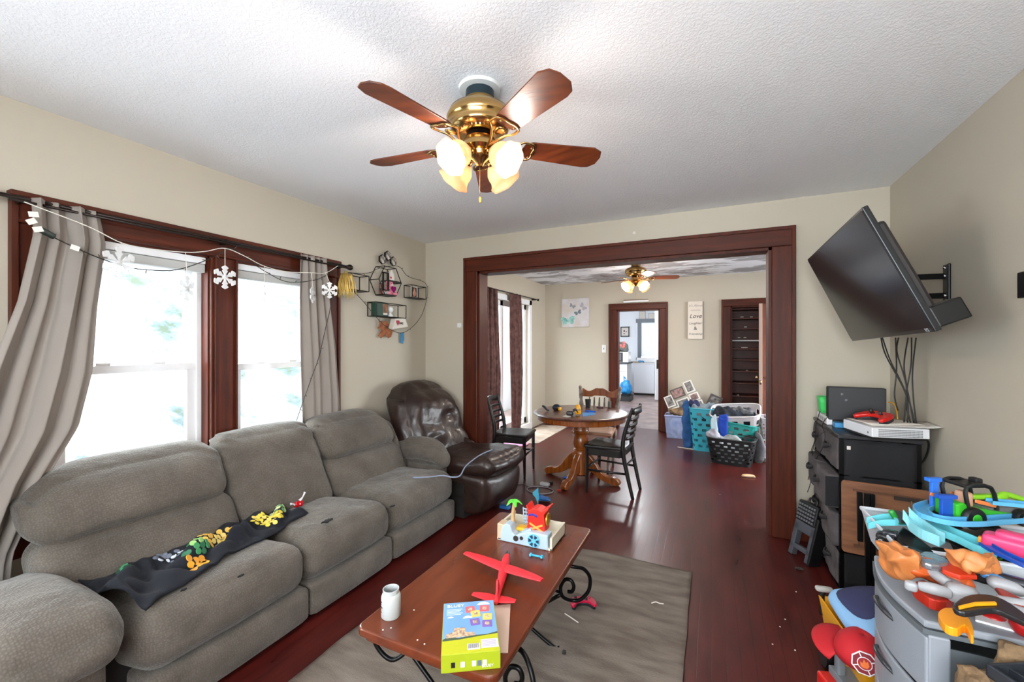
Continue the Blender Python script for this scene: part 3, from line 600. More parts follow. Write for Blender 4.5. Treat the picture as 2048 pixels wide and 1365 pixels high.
def fan(label, x, y, zc, zb, r, a0, lit, R=.138):
    o = thing('ceiling_fan', label, 'ceiling fan', (x, y, 0), group='five blade brass ceiling fans'); k = zb
    M().lathe([(.0, zc), (.088, zc), (.085, zc-.012), (.07, zc-.014), (0, zc-.014)], 32, caps=False).build('ceiling_plate', mt('plate_white', '#d9d9d6', .6), o, smooth='auto')
    M().lathe([(.058, zc-.012), (.06, zc-.05), (.0, zc-.05)], 24, caps=False).build('mount_collar', mt('dark_teal_steel', '#23343c', .4, metal=.5), o, smooth='auto')
    h = k-(zc-.05)   # housing between collar and blade plane
    top = zc-.045
    M().lathe([(.05, top), (.062, top-.006), (.055, top-.02), (.07, top-.035), (R*.9, top-.055), (R, top-.085), (R*.98, top-.1), (R*.86, top-.112), (R*.9, top-.118), (R*.84, top-.135), (R*.62, top-.15)], 48).build('motor_housing', BRASS, o, smooth=True)
    zt = top-.15
    m = M()
    for i in range(36):
        a = 2*PI*i/36; m.box((.075*math.cos(a), .075*math.sin(a), zt+.012), (.044, .004, .012), (0, .35, a))
    m.build('vent_ring', BRASS, o)
    M().lathe([(.05, zt+.015), (.055, zt), (.03, zt-.02)], 24).build('motor_hub', BLACKM, o, smooth='auto')
    M().lathe([(.02, zt-.012), (.06, zt-.016), (.066, zt-.024), (.066, zt-.055), (.058, zt-.06), (.04, zt-.07), (.036, zt-.085), (.045, zt-.095), (.02, zt-.115), (.012, zt-.13)], 32).build('switch_housing', BRASS, o, smooth='auto')
    for i in range(5):
        a = math.radians(a0+72*i); MM = Matrix.Rotation(a, 4, 'Z')
        L0, L1, w0, w1 = .19, r, .105, .135
        poly = [(L0+.0, -w0/2*.75), (L0+.03, -w0/2), (L1-.05, -w1/2), (L1-.012, -w1/2*.72), (L1, -w1/2*.2), (L1-.004, w1/2*.5), (L1-.03, w1/2*.92), (L1-.06, w1/2), (L0+.03, w0/2), (L0, w0/2*.75), (L0-.008, 0)]
        bl = M(MM @ T(0, 0, k) @ Matrix.Rotation(math.radians(-12), 4, 'X')).prism(poly, .006); bl.build('blade', FB, o, bevel=.0015)
        m = M(MM @ T(0, 0, k-.004) @ Matrix.Rotation(math.radians(-12), 4, 'X'))
        for sg in (-1, 1):
            m.tube([(.07, 0, -.03), (.115, sg*.01, -.022), (.15, sg*.03, -.006), (.175, sg*.052, 0), (.215, sg*.05, -.002), (.228, sg*.026, -.002), (.225, 0, -.002)], .006, 6, flat=.6)
            m.ell((.215, sg*.03, -.004), (.006, .006, .003), 6)
        m.ell((.16, 0, -.004), (.03, .022, .006), 10); m.build('blade_iron', BRASS, o, smooth=True)
    zz = zt-.05
    for i in range(4):
        a = math.radians(-15+90*i) if lit == 1 else math.radians(48+90*i)
        MM = Matrix.Rotation(a, 4, 'Z'); ax = T(.05, 0, zz-.02, ry=math.radians(180-55))
        m = M(MM); m.tube([(.03, 0, zz-.015), (.055, 0, zz-.012), (.072, 0, zz-.035)], .012, 8); m.lathe([(.012, -.005), (.024, .0), (.026, .025), (.02, .03)], 16, T(.066, 0, zz-.03, ry=math.radians(180-55))); m.build('lamp_arm', BRASS, o, smooth=True)
        base = T(.068, 0, zz-.033, ry=math.radians(180-55))
        pr = [(.022, .012), (.036, .026), (.052, .05), (.056, .07), (.056, .085), (.064, .105), (.072, .113)]
        nn = 28
        def wob(a_, z_): return .05*math.sin(a_*7)*max(0, (z_-.08)/.035)
        pr2 = [(r_-.003, z_) for r_, z_ in pr[::-1]]
        sh = M(MM).lathe(pr+pr2, nn, base, caps=False, wob=wob).build('lamp_shade', SH, o, smooth=True)
        bm_ = M(MM).ell((0, 0, 0), (.018, .018, .026), 12, None)
        p = MM @ base @ Vector((0, 0, .05))
        b_ = M(T(*p)).ell((0, 0, 0), .017, 12).build('bulb', BULB, sh, smooth=True)
        if lit:
            q = MM @ base @ Vector((0, 0, .115)); pl = point('bulb_light', (x+q.x, y+q.y, q.z), fan.power, (1, .93, .86), .04)
    c0 = zt-.13
    m = M(); m.tube([(0, 0, c0), (.0, 0, c0-.1), (.001, 0, c0-.125)], .0012, 5); m.build('pull_chain', BRASS, o)
    M().lathe([(.002, 0), (.006, -.006), (.005, -.022), (.002, -.026)], 10, T(.001, 0, c0-.125)).build('pull_knob', mt('wood_knob', '#c9a24a', .4), o, smooth=True)
    return o
fan.power = 4.2
fan('five blade brass ceiling fan in the living room, lit, with four frosted shades', -.87, 1.535, HC, 2.25, .54, -32, 1)
fan.power = 9
fan('lit brass ceiling fan in the dining room beyond the wide opening', -.88, 5.6, HC, 2.26, .53, 12, 2)
# ================================================================ CURTAINS
def cloth(name, col, rough=.85, col2=None, vs=10, bump=.2):
    m = mt(name, col, rough, bump=bump, bs=300, col2=col2, vs=vs); b = m.node_tree.nodes['Principled BSDF']; nt = m.node_tree
    t = nt.nodes.new('ShaderNodeBsdfTranslucent'); t.inputs[0].default_value = hexc(col); x = nt.nodes.new('ShaderNodeMixShader'); x.inputs[0].default_value = .22
    nt.links.new(b.outputs[0], x.inputs[1]); nt.links.new(t.outputs[0], x.inputs[2]); nt.links.new(x.outputs[0], nt.nodes['Material Output'].inputs[0]); return m
CUR = cloth('grey_curtain_cloth', '#a39a92')
def curtain(name, label, keys, mat, folds, amp, group, n=90, seed=0):
    """keys: (z, y_left, y_right, x) from top to bottom"""
    def at(t):
        q = t*(len(keys)-1); k = min(int(q), len(keys)-2); f = q-k; f2 = f*f*(3-2*f)*.4+f*.6
        return [keys[k][i]+(keys[k+1][i]-keys[k][i])*f2 for i in range(4)]
    def fn(u, v):
        z, a, b, x = at(v); ph = u*folds*2*PI+seed
        d = amp*(.6+.4*noise.noise(Vector((u*3, v*2, seed))))*math.sin(ph+.8*math.sin(v*2+seed))+amp*.45*math.sin(ph*.5+2*v+seed)+amp*.3*noise.noise(Vector((u*9, v*4, seed+3)))
        return (x+d, a+(b-a)*u+amp*.4*math.sin(ph*2)*.3, z)
    o = thing(name, label, 'curtain', (keys[0][3], (keys[0][1]+keys[0][2])/2, 0), group=group)
    Wm(o).grid(fn, n, 40).build('cloth', mat, o, smooth=True, solid=.003)
    return o
cl = curtain('curtain', 'light grey curtain at the left end of the window, swept aside and wide', [(2.055, .77, 1.0, -2.655), (1.9, .77, 1.02, -2.645), (1.6, .72, .985, -2.635), (1.3, .63, .955, -2.6), (1.05, .57, .9, -2.58), (.85, .52, .8, -2.58), (.55, .48, .7, -2.6), (.2, .45, .68, -2.6)], CUR, 3.6, .036, 'light grey curtains')
curtain('curtain', 'light grey curtain hanging at the right end of the window', [(2.07, 2.1, 2.34, -2.66), (1.8, 2.09, 2.36, -2.655), (1.4, 2.09, 2.42, -2.65), (1.0, 2.1, 2.46, -2.65), (.75, 2.12, 2.48, -2.67), (.45, 2.15, 2.48, -2.69)], CUR, 4.5, .026, 'light grey curtains', seed=2)
ROD = mt('bronze_rod', '#2a201c', .35, metal=.7)
o = thing('curtain_rod', 'dark double curtain rod above the windows with ball end', 'curtain rod', (-2.66, 1.6, 2.045))
M().tube([(0, -.93, 0), (0, .93, .002)], .009, 10, sm=1).tube([(.028, -.9, -.018), (.028, .93, -.016)], .006, 8, sm=1).build('rod', ROD, o, smooth=True)
for y in (-.95, .955):
    M().ell((0, y, 0), (.024, .028, .024), 14).lathe([(.012, 0), (.016, .01), (.01, .02)], 10, T(0, y-(.02 if y > 0 else -.02), 0, rx=PI/2)).build('finial', ROD, o, smooth=True)
for y in (-.86, -.02, .86): M().bx(-.05, .006, y-.006, y+.006, -.02, .012).build('bracket', ROD, o)
BRC = cloth('brown_patterned_cloth', '#7d5850', .8, col2='#4d302c', vs=16)
curtain('curtain', 'reddish brown patterned curtain nearest the wide opening', [(2.17, 4.86, 5.17, -2.66), (1.7, 4.83, 5.2, -2.655), (1.0, 4.83, 5.24, -2.65), (.5, 4.82, 5.2, -2.65), (.04, 4.82, 5.16, -2.65)], BRC, 5, .026, 'brown patterned curtains', seed=1)
curtain('curtain', 'reddish brown patterned curtain nearest the far wall', [(2.17, 5.6, 5.94, -2.66), (1.7, 5.57, 6.0, -2.655), (1.0, 5.57, 6.02, -2.65), (.5, 5.6, 6.0, -2.65), (.1, 5.6, 5.95, -2.65)], BRC, 5, .026, 'brown patterned curtains', seed=4)
o = thing('curtain_rod', 'thin dark curtain rod in the dining room', 'curtain rod', (-2.66, 5.7, 2.165))
M().tube([(0, -1.1, 0), (0, .97, 0)], .008, 8, sm=1).build('rod', ROD, o, smooth=True); M().ell((0, .99, 0), .02, 12).build('finial', ROD, o, smooth=True)
for y in (-.9, .9): M().bx(-.08, .005, y-.006, y+.006, -.015, .01).build('bracket', ROD, o)
# ================================================================ TELEVISION
TL, TR, BR_, BL_ = Vector((.575, 3.38, 1.985)), Vector((.59, 2.313, 2.018)), Vector((.828, 2.3, 1.472)), Vector((.812, 3.366, 1.441))
ex = (TR-TL).normalized(); ez = (TL-BL_).normalized(); ey = ez.cross(ex).normalized(); ctr = (TL+TR+BR_+BL_)/4; tw, thh = (TR-TL).length, (TL-BL_).length
# screen normal must face the room
if ey.x > 0: pass
MT = Matrix((( ex.x, ey.x, ez.x), (ex.y, ey.y, ez.y), (ex.z, ey.z, ez.z))).to_4x4()
tv = bpy.data.objects.new('television', None); C.objects.link(tv); tv.matrix_world = Matrix.Translation(ctr) @ MT; tag(tv, 'flat black television tilted down on a wall arm', 'television')
sg = 1 if ey.x > 0 else -1    # +ey side is the back when ey.x > 0
M().box((0, sg*.012, 0), (tw, .024, thh)).build('bezel', mt('tv_bezel', '#1b1c1f', .25), tv, bevel=.004)
M().box((0, -sg*.001, .004), (tw-.02, .004, thh-.03)).build('screen', mt('tv_screen', '#0b0b0d', .18, spec=.3), tv)
M().box((0, sg*.045, -.02), (tw-.1, .05, thh-.12)).build('back_cover', mt('tv_back', '#2b2625', .4), tv, bevel=.015)
M().box((tw/2-.085, sg*.075, -thh/2+.055), (.17, .11, .09)).build('speaker_box', mt('tv_box', '#0c0c0d', .3), tv, bevel=.006)
text('brand_mark', 'TCL', .02, mt('tv_logo', '#c9ccd0', .3), T(tw/2-.05, -sg*.0035, -thh/2+.012) @ Matrix.Rotation(PI/2, 4, 'X'), tv)
o = thing('wall_mount', 'black articulated television wall bracket on the right wall', 'bracket', (1.089, 2.89, 1.72))
M().bx(-.012, 0, -.03, .03, -.11, .11).build('wall_plate', BLACKM, o, bevel=.005)
for z in (-.09, -.05, .05, .09): M().ell((-.014, 0, z), .009, 8).build('bolt', mt('steel', '#b5b5b5', .25, metal=1), o, smooth=True)
m = M(); m.box((-.08, .0, .05), (.16, .02, .028), (0, 0, .15)); m.box((-.08, 0, -.05), (.16, .02, .028), (0, 0, .15)); m.build('lower_arm', BLACKM, o, bevel=.003)
M().cyl((-.155, -.012, -.07), (-.155, -.012, .07), .011, 12).build('pivot', BLACKM, o, smooth='auto')
M().tube([(-.14, -.01, .0), (-.36, -.0, .0)], .016, 6, sm=1).build('upper_arm', BLACKM, o, bevel=.002)
# ================================================================ SNOWFLAKES AND LIGHT STRINGS
ICE = mt('clear_acrylic', '#ffffff', .1, trans=.3, spec=.8, alpha=.85)
CORD = mt('white_cord', '#dcd8cf', .7); WIRE = mt('black_wire', '#17150f', .5)
XG = -2.585
garl = [(48, 404), (90, 420), (180, 455), (243, 486), (300, 498), (371, 505), (412, 503), (450, 497), (490, 513), (529, 533), (575, 544), (623, 546), (651, 546), (676, 532)]
tag(M().tube([PX(u, v, XG) for u, v in garl], .0025, 5).build('hanging_cord', CORD, smooth=True), 'thin white cord strung across the window carrying the snowflakes', 'cord')
where = ['leftmost one, beside the swept curtain', 'second from the left, over the left pane', 'third from the left, over the dark centre post', 'fourth from the left, over the right pane', 'fifth from the left, before the right curtain', 'rightmost one, beside the gold tassel']
for i, (u, v, ut, vt, r, rz) in enumerate([(238, 525, 243, 486, .078, .2), (374, 578, 371, 505, .07, .5), (450, 555, 450, 497, .07, 0), (529, 588, 529, 533, .062, .9), (625, 590, 623, 546, .06, .6), (659, 581, 651, 546, .062, -.6)]):
    p = PX(u, v, XG+.012); q = PX(ut, vt, XG)
    o = thing('snowflake_ornament', 'clear plastic snowflake hanging at the window, '+where[i], 'ornament', p, rz, group='plastic snowflakes')
    for k in range(6):
        a = PI/3*k+PI/2; m = M(T(0, 0, 0) @ Matrix.Rotation(a, 4, 'X'))
        m.prism([(-.004, 0), (-.006, r*.3), (-.016, r*.55), (-.008, r*.62), (-.02, r*.8), (-.012, r*.9), (0, r), (.012, r*.9), (.02, r*.8), (.008, r*.62), (.016, r*.55), (.006, r*.3), (.004, 0)], .008, Matrix.Rotation(PI/2, 4, 'Y') @ T(0, 0, -.004))
        m.build('petal', ICE, o, bevel=.0015)
    M(Matrix.Rotation(PI/2, 4, 'Y')).lathe([(.0, -.008), (.014, -.005), (.014, .005), (0, .008)], 6, caps=False).build('hub', ICE, o)
    h = Vector((q.x-p.x, q.y-p.y, q.z-p.z)); h.rotate(Euler((0, 0, -rz)))
    M().tube([(0, 0, r*.95), h], .0018, 4, sm=1).build('hanging_thread', CORD, o)
def light_string(name, label, pts, x, seed=1):
    P = catmull([Vector((0, u, v)) for u, v in pts], 6); W_ = [PX(p.y, p.z, x) for p in P]
    o = thing(name, label, 'string lights', W_[0]); Wm(o).tube(W_, .0026, 5, sm=1).build('wire', WIRE, o, smooth=True)
    rr = random.Random(seed); n = 0
    for k in range(2, len(W_)-1, 4):
        d = Vector((rr.uniform(0, .3), rr.uniform(-1, 1), rr.uniform(-1, 1))).normalized()*.018
        b = Wm(o); b.cyl(W_[k], W_[k]+d*.6, .0022, 5); b.cyl(W_[k]+d*.6, W_[k]+d*1.2, .003, 5, .001); b.build('bulb', mt('tiny_bulb', '#54493a', .3), o)
    return o
light_string('string_lights', 'dark wire light string draped across the window and down the right curtain', [(84, 455), (102, 472), (149, 495), (200, 517), (250, 533), (293, 540), (353, 540), (412, 521), (442, 506), (468, 498), (506, 527), (535, 546), (574, 564), (622, 562), (651, 552), (672, 540), (664, 601), (650, 662), (638, 714), (622, 759), (606, 804), (593, 842)], XG-.02, 2)
light_string('string_lights', 'dark wire light string looped over the little wall shelves', [(690, 545), (703, 546), (738, 546), (758, 537), (796, 533), (816, 553), (851, 567), (854, 595), (842, 633), (819, 659), (797, 666), (771, 653), (751, 633), (728, 605), (709, 585)], -2.63, 3)
for i, (u, v) in enumerate(((67, 429), (63, 443), (76, 459), (150, 496))):
    tag(M().box((0, 0, 0), (.003, .03, .022), (rnd.uniform(-.6, .6), 0, 0)).build('paper_tag', mt('tag_white', '#e6e3da', .7), loc=PX(u, v, XG+.01)), 'little white tag at the left curtain, '+['topmost', 'second from the top', 'third, just above the green plug', 'lowest, apart to the right'][i], 'tag', 'tags on the light string')
tag(M().rbox((0, 0, 0), (.018, .06, .026), .008, 5, rot=(-.5, 0, 0)).build('plug', mt('dark_green_plastic', '#16241f', .4), smooth=True, loc=PX(93, 466, XG)), 'dark green light string plug at the left curtain', 'plug')
# gold tassel
GOLD = mt('gold_foil', '#d9b765', .3, metal=.7); m = M(); top = PX(692, 548, -2.6)
for k in range(70):
    a = rnd.uniform(-1, 1); L_ = rnd.uniform(.14, .2); b = top+Vector((rnd.uniform(-.02, .03), a*.03, 0))
    m.tube([b, b+Vector((.005, a*.03+rnd.uniform(-.01, .01), -L_*.5)), b+Vector((rnd.uniform(-.01, .02), a*.045+rnd.uniform(-.02, .02), -L_))], [.004, .003, .0015], 4, sm=3)
m.ell(top+Vector((0, 0, .0)), (.015, .02, .025), 8)
tag(m.build('tassel', GOLD, smooth=True), 'gold foil tassel hanging from the end of the curtain rod', 'tassel')
# ================================================================ WIRE WALL SHELVES
SW = mt('shelf_wire', '#211f1c', .45, metal=.5)
def wire_box(name, label, u0, v0, u1, v1, dep=.11, r=.004, board=True):
    a = PX(u0, v0, XL+dep); b = PX(u1, v1, XL+dep); y0, y1, z1, z0 = a.y, b.y, a.z, b.z
    o = thing(name, label, 'wall shelf', (XL, (y0+y1)/2, z0), group='wire wall shelves'); m = Wm(o); x0, x1 = XL+.004, XL+dep
    for x in (x0, x1):
        for y in (y0, y1): m.cyl((x, y, z0), (x, y, z1), r, 6)
        for z in (z0, z1): m.cyl((x, y0, z), (x, y1, z), r, 6)
    for y in (y0, y1):
        for z in (z0, z1): m.cyl((x0, y, z), (x1, y, z), r, 6)
    m.build('wire_frame', SW, o)
    if board: m = Wm(o); m.bx(x0, x1, y0, y1, z0-.003, z0+.003); m.build('shelf_board', SW, o)
    return (y0, y1, z0, z1)
cbL = wire_box('wall_shelf', 'small cube wire shelf left of the hexagon shelf, empty', 702, 546, 738, 584)
cbR = wire_box('wall_shelf', 'small cube wire shelf nearest the room corner', 824, 570, 852, 599, dep=.1)
lo = wire_box('wall_shelf', 'low oblong wire shelf below the hexagon shelf', 752, 604, 812, 637, dep=.1)
hc = PX(781, 563, XL+.11); o = thing('wall_shelf', 'hexagonal wire shelf holding a pink plush', 'wall shelf', (XL, hc.y, hc.z), group='wire wall shelves'); R_ = .148
def hexp(x, r=R_, k=.86): return [Vector((x, r*math.cos(PI/3*i), r*k/.866*math.sin(PI/3*i))) for i in range(6)]
m = M()
for x in (.004, .11): m.tube(hexp(x), .004, 6, cl=True, sm=1)
for a, b in zip(hexp(.004), hexp(.11)): m.cyl(a, b, .004, 6)
m.build('wire_frame', SW, o)
m = M(); m.bx(.004, .11, -.01, R_-.003, .004, .012); m.bx(.004, .11, -.075, .075, -R_*.86, -R_*.86+.006); m.build('shelf_board', SW, o)
m = M(); m.bx(.09, .105, -.085, -.075, -.09, .075); m.bx(.09, .105, -.02, -.01, -.09, .075); m.bx(.09, .105, -.085, -.01, .065, .075); m.bx(.09, .105, -.085, -.01, -.09, -.08); m.build('inner_frame', SW, o)
HB = hc.z-R_*.86+.004; PK = mt('pink_plush', '#e58a9c', .9, bump=.4, bs=200)
o = thing('plush_bear', 'pink plush bear holding a shiny purple heart on the hexagon shelf', 'plush toy', (XL+.06, hc.y+.035, HB+.002))
M().ell((0, 0, .04), (.035, .045, .045), 14).build('body', PK, o, smooth=True)
h_ = M().ell((.01, 0, .098), (.032, .038, .032), 14).build('head', PK, o, smooth=True)
for s_ in (-1, 1):
    M().ell((.005, s_*.032, .124), (.01, .014, .014), 10).build('ear', PK, h_, smooth=True)
    M().ell((.035, s_*.043, .015), (.026, .02, .018), 10).build('leg', PK, o, smooth=True)
    M().ell((.03, s_*.04, .06), (.024, .012, .012), 8).build('arm', PK, o, smooth=True)
    M().ell((.042, s_*.012, .104), .004, 6).build('eye', BLACK, h_, smooth=True)
M().ell((.04, 0, .094), (.01, .014, .01), 8).build('muzzle', mt('plush_white', '#ead8d8', .9), h_, smooth=True)
HTP = [(0, -.03), (.018, -.01), (.028, .008), (.024, .024), (.012, .028), (0, .018), (-.012, .028), (-.024, .024), (-.028, .008), (-.018, -.01)]
M(T(.052, 0, .05) @ Matrix.Rotation(PI/2, 4, 'Z') @ Matrix.Rotation(PI/2, 4, 'X')).prism(HTP, .012).build('heart', mt('purple_foil', '#a01577', .2, metal=.5), o, bevel=.003)
# card on the inner shelf of the hexagon
o = thing('heart_card', 'white house shaped card with a red heart on the hexagon shelf', 'card', (XL+.07, hc.y+.04, hc.z+.0125))
RX = Matrix.Rotation(PI/2, 4, 'Z') @ Matrix.Rotation(PI/2, 4, 'X')
M(RX).prism([(-.035, 0), (.035, 0), (.035, .06), (0, .1), (-.035, .06)], .02).build('card_body', PAPER, o)
M(RX @ T(-.012, .025, .0205) @ Matrix.Scale(.4, 4)).prism(HTP, .002).build('heart', RED, o)
tag(M().rbox((0, 0, .035), (.03, .05, .1), .02, 6).build('figurine', mt('cream_ceramic', '#d6c7a0', .5), smooth=True, loc=(XL+.03, hc.y+.1, hc.z+.0125+.016)), 'cream figurine behind the heart card on the hexagon shelf', 'figurine')
o = thing('photo_print', 'small portrait photo standing inside the hexagon shelf', 'photo', (XL+.05, hc.y-.05, HB+.003), 0); M().bx(-.003, .003, -.03, .03, 0, .1).build('print', mt('photo_reds', '#b06a5c', .5, col2='#33241f', vs=28), o)
tag(M().ell((0, 0, .012), (.02, .03, .012), 8).ell((.01, .02, .02), .012, 8).ell((0, -.02, .02), .011, 8).build('trinket', mt('white_ceramic', '#d8d6d2', .4, col2='#8d8a86', vs=40), smooth=True, loc=(XL+.09, hc.y-.045, HB+.003)), 'white trinkets at the lower left of the hexagon shelf', 'trinket')
# hexagon photo trio on top
tz = hc.z+R_*.86+.006
for i, (u, v) in enumerate(((767, 519), (778, 511.5), (789, 523))):
    p = PX(u, v, XL+.05); o = thing('hexagon_frame', 'black hexagonal photo frame over the shelves, '+['left one of three', 'top middle one of three', 'right one of three'][i], 'photo frame', p, group='hexagon photo frames')
    M(RX @ Matrix.Rotation(PI/6, 4, 'Z')).prism([(v_.y*.275, v_.z*.275) for v_ in hexp(0, .17, .866)], .012, z0=-.022).build('frame', BLACKM, o, bevel=.002)
    M(RX @ Matrix.Rotation(PI/6, 4, 'Z')).prism([(v_.y*.275, v_.z*.275) for v_ in hexp(0, .142, .866)], .003, z0=-.011).build('picture', mt('photo_mono', '#cfc6bb', .5, col2='#3c332c', vs=30), o)
# baby photo in the right cube
p = Vector((XL+.05, (cbR[0]+cbR[1])/2-.012, cbR[2]+.0035)); o = thing('picture_frame', 'small white photo frame with an orange outfit picture in the corner shelf', 'photo frame', p)
M().bx(-.006, 0, -.05, .05, 0, .115).build('frame', PAPER, o); M().bx(0, .001, -.033, .033, .012, .105).build('picture', mt('photo_dark', '#2a2a2c', .4), o); M().ell((.002, 0, .045), (.003, .028, .03), 10).ell((.002, 0, .082), (.003, .015, .016), 10).build('figure_print', mt('photo_orange', '#c9663a', .6, col2='#d9a58a', vs=20), o)
# items of the low shelf
z = lo[2]+.0035; y0 = lo[0]
o = thing('green_book', 'green box book with a deer picture on the low wire shelf', 'book', (XL+.05, y0+.105, z)); M().bx(-.04, .03, -.07, .07, 0, .118).build('cover', mt('book_green', '#25483a', .5), o, bevel=.003)
M().bx(.03, .0315, -.0, .062, .012, .11).build('deer_picture', mt('deer_print', '#a6643f', .6, col2='#3b4b37', vs=22), o); M().bx(.0315, .032, .005, .058, .012, .03).build('caption_strip', PAPER, o)
o = thing('white_bust', 'white ceramic ball figure on the low wire shelf', 'figurine', (XL+.05, y0+.235, z)); M().lathe([(.026, 0), (.028, .012), (.014, .03), (.012, .04)], 16).build('base', WHITE, o, smooth='auto'); M().ell((0, 0, .068), .03, 16).build('ball', WHITE, o, smooth=True)
# hanging things below
def px_plane(pts, x): return [PX(u, v, x) for u, v in pts]
def sheet(name, pts, x, mat, label, cat, th=.004, parent=None):
    P = px_plane(pts, x); m = M(); n = len(P); m.add([p-Vector((th/2, 0, 0)) for p in P]+[p+Vector((th/2, 0, 0)) for p in P], [tuple(range(n))[::-1], tuple(range(n, 2*n))]+[(i, (i+1) % n, n+(i+1) % n, n+i) for i in range(n)])
    return tag(m.build(name, mat), label, cat)
o1 = sheet('box_sign', [(786, 638), (806, 637), (812, 654), (781, 659)], XL+.07, mt('sign_cream', '#d8d0c4', .6), 'white box sign with hearts propped below the low wire shelf', 'sign', th=.05)
pp = PX(798, 646, XL+.1)
ob = M(T(*pp) @ RX @ Matrix.Scale(.8, 4)).prism(HTP, .003, T(-.02, 0, 0)).build('heart_mark', mt('mark_crimson', '#a5223f', .5)); ob.parent = o1
ob = text('sign_writing', 'love', .05, BLACK, T(*(pp+Vector((.0, .02, -.0)))) @ RX); ob.parent = o1
sheet('leaf_ornament', [(757, 640), (764, 645), (772, 642), (778, 650), (774, 655), (785, 662), (782, 674), (776, 677), (770, 668), (762, 677), (757, 672), (764, 660), (755, 656), (761, 651)], XL+.03, mt('rust_felt', '#a86a42', .8, col2='#8a4a2a', vs=30), 'rust coloured felt leaf hanging below the low shelf', 'ornament', th=.006)
sheet('ribbon', [(801, 666), (807, 666), (808, 680), (805, 688), (801, 686)], XL+.02, mt('ribbon_blue', '#2f7fae', .6), 'short bright blue ribbon hanging from the light string', 'ribbon')
# wall marks on the cased-opening wall
o = thing('light_switch', 'small white plate on the wall left of the wide opening', 'light switch', (-2.29, D0, 1.6)); p = PY(921, 651, D0); o.location = p; M().bx(-.035, .012, -.008, 0, -.022, .022).build('plate', WHITE, o, bevel=.002); M().bx(-.02, -.008, -.014, -.008, -.008, .008).build('toggle', WHITE, o)
tag(M().prism([(-.012, -.01), (.014, -.012), (.01, .012), (-.008, .01)], .002, Matrix.Rotation(PI/2, 4, 'X')).build('plaster_chip', PAPER, loc=PY(1268, 466, D0-.001)), 'pale paint chip on the wall above the wide opening', 'paint chip')
# narrow dark thing at the right picture edge, on the right wall
o = thing('wall_plaque', 'dark narrow plaque on the right wall at the picture edge', 'plaque', (XR, 2.27, 1.65)); M().bx(-.02, 0, -.06, .045, -.05, .05).build('plate', BLACK, o, bevel=.003)
# tv cables
for i, (pts) in enumerate([[(1765, 676), (1780, 720), (1805, 770), (1822, 815), (1830, 850)], [(1762, 676), (1772, 712), (1812, 790), (1815, 846)], [(1791, 676), (1793, 740), (1789, 790), (1796, 822)], [(1797, 676), (1794, 705), (1810, 760), (1828, 848)], [(1816, 676), (1808, 730), (1813, 780), (1808, 846)], [(1823, 676), (1822, 730), (1812, 800), (1822, 850)], [(1832, 676), (1825, 745), (1827, 800), (1833, 850)]]):
    tag(M().tube([PY(u, v, 3.08 if j else 3.03) for j, (u, v) in enumerate(pts)], .0035, 6).build('tv_cable', mt('cable_black', '#131211', .5), smooth=True), 'black cable hanging below the television, '+['leftmost at the top', 'second from the left at the top', 'third from the left at the top', 'fourth from the left at the top', 'third from the right at the top', 'second from the right at the top', 'rightmost at the top'][i], 'cable', 'television cables')
# ================================================================ FAR WALL OF THE DINING ROOM
a, b = PY(1124, 599, E0-.02), PY(1178, 654, E0-.02); o = thing('canvas_print', 'square canvas print of teal and grey butterflies', 'picture', ((a.x+b.x)/2, E0-.002, (a.z+b.z)/2)); w, h = b.x-a.x, a.z-b.z
M().bx(-w/2, w/2, -.03, 0, -h/2, h/2).build('canvas', mt('canvas_art', '#cfcfd6', .8, col2='#c3b9ae', vs=5), o)
FR = Matrix.Rotation(PI/2, 4, 'X')
def butterfly(cx, cz, s_, rot, mat, o, name='butterfly'):
    m = M(T(cx, -.0305, cz) @ FR @ Matrix.Rotation(rot, 4, 'Z') @ Matrix.Scale(s_, 4))
    for sg in (-1, 1):
        m.prism([(sg*.03, 0), (sg*.2, .35), (sg*.55, .5), (sg*.8, .42), (sg*.85, .2), (sg*.6, 0), (sg*.7, -.2), (sg*.55, -.42), (sg*.3, -.4), (sg*.1, -.2)], .004)
    m.prism([(-.03, -.3), (.03, -.3), (.03, .3), (-.03, .3)], .006); return m.build(name, mat, o)
butterfly(-.13*1, -.14, .16, .1, mt('teal_print', '#4e9a94', .7, col2='#a9cdc4', vs=12), o); butterfly(-.05, .12, .07, -.5, mt('grey_print', '#8b8f98', .7), o); butterfly(.05, .0, .08, .4, mt('slate_print', '#6d7a80', .7), o); butterfly(.14, .1, .09, -.9, mt('blush_print', '#a8a3ad', .7), o)
a, b = PY(1376, 604, E0-.02), PY(1406, 678, E0-.02); o = thing('word_sign', 'tall white sign of script words, Love largest, on the far wall', 'sign', ((a.x+b.x)/2, E0-.002, (a.z+b.z)/2)); w, h = b.x-a.x, a.z-b.z
M().bx(-w/2, w/2, -.035, 0, -h/2, h/2).build('board', mt('sign_white', '#d9cfc2', .7), o); M().bx(w/2-.004, w/2+.002, -.036, .0, -h/2, h/2).build('board_edge', mt('sign_edge', '#4a3a2e', .7), o)
LT = mt('sign_black', '#17130f', .7); LG = mt('sign_grey', '#8f867c', .7)
for body, z, sz, mat, sh in (("It's About", .225, .05, LG, .3), ('memories', .155, .035, LG, 0), ('Love', .06, .09, LT, .3), ('Laughter', -.05, .052, LT, .3), ('&', -.13, .08, LT, 0), ('Friendship', -.215, .046, LT, .3)):
    text('lettering', body, sz, mat, T(0, -.0355, z*h/.58) @ FR, o, shear=sh)
p = PY(1208, 698, E0); o = thing('light_switch', 'white light switch beside the kitchen doorway', 'light switch', p); M().bx(-.035, .035, -.01, 0, -.065, .065).build('plate', WHITE, o, bevel=.003); M().bx(-.006, .006, -.018, -.01, -.012, .014).build('toggle', mt('toggle_dark', '#6c7280', .5), o)
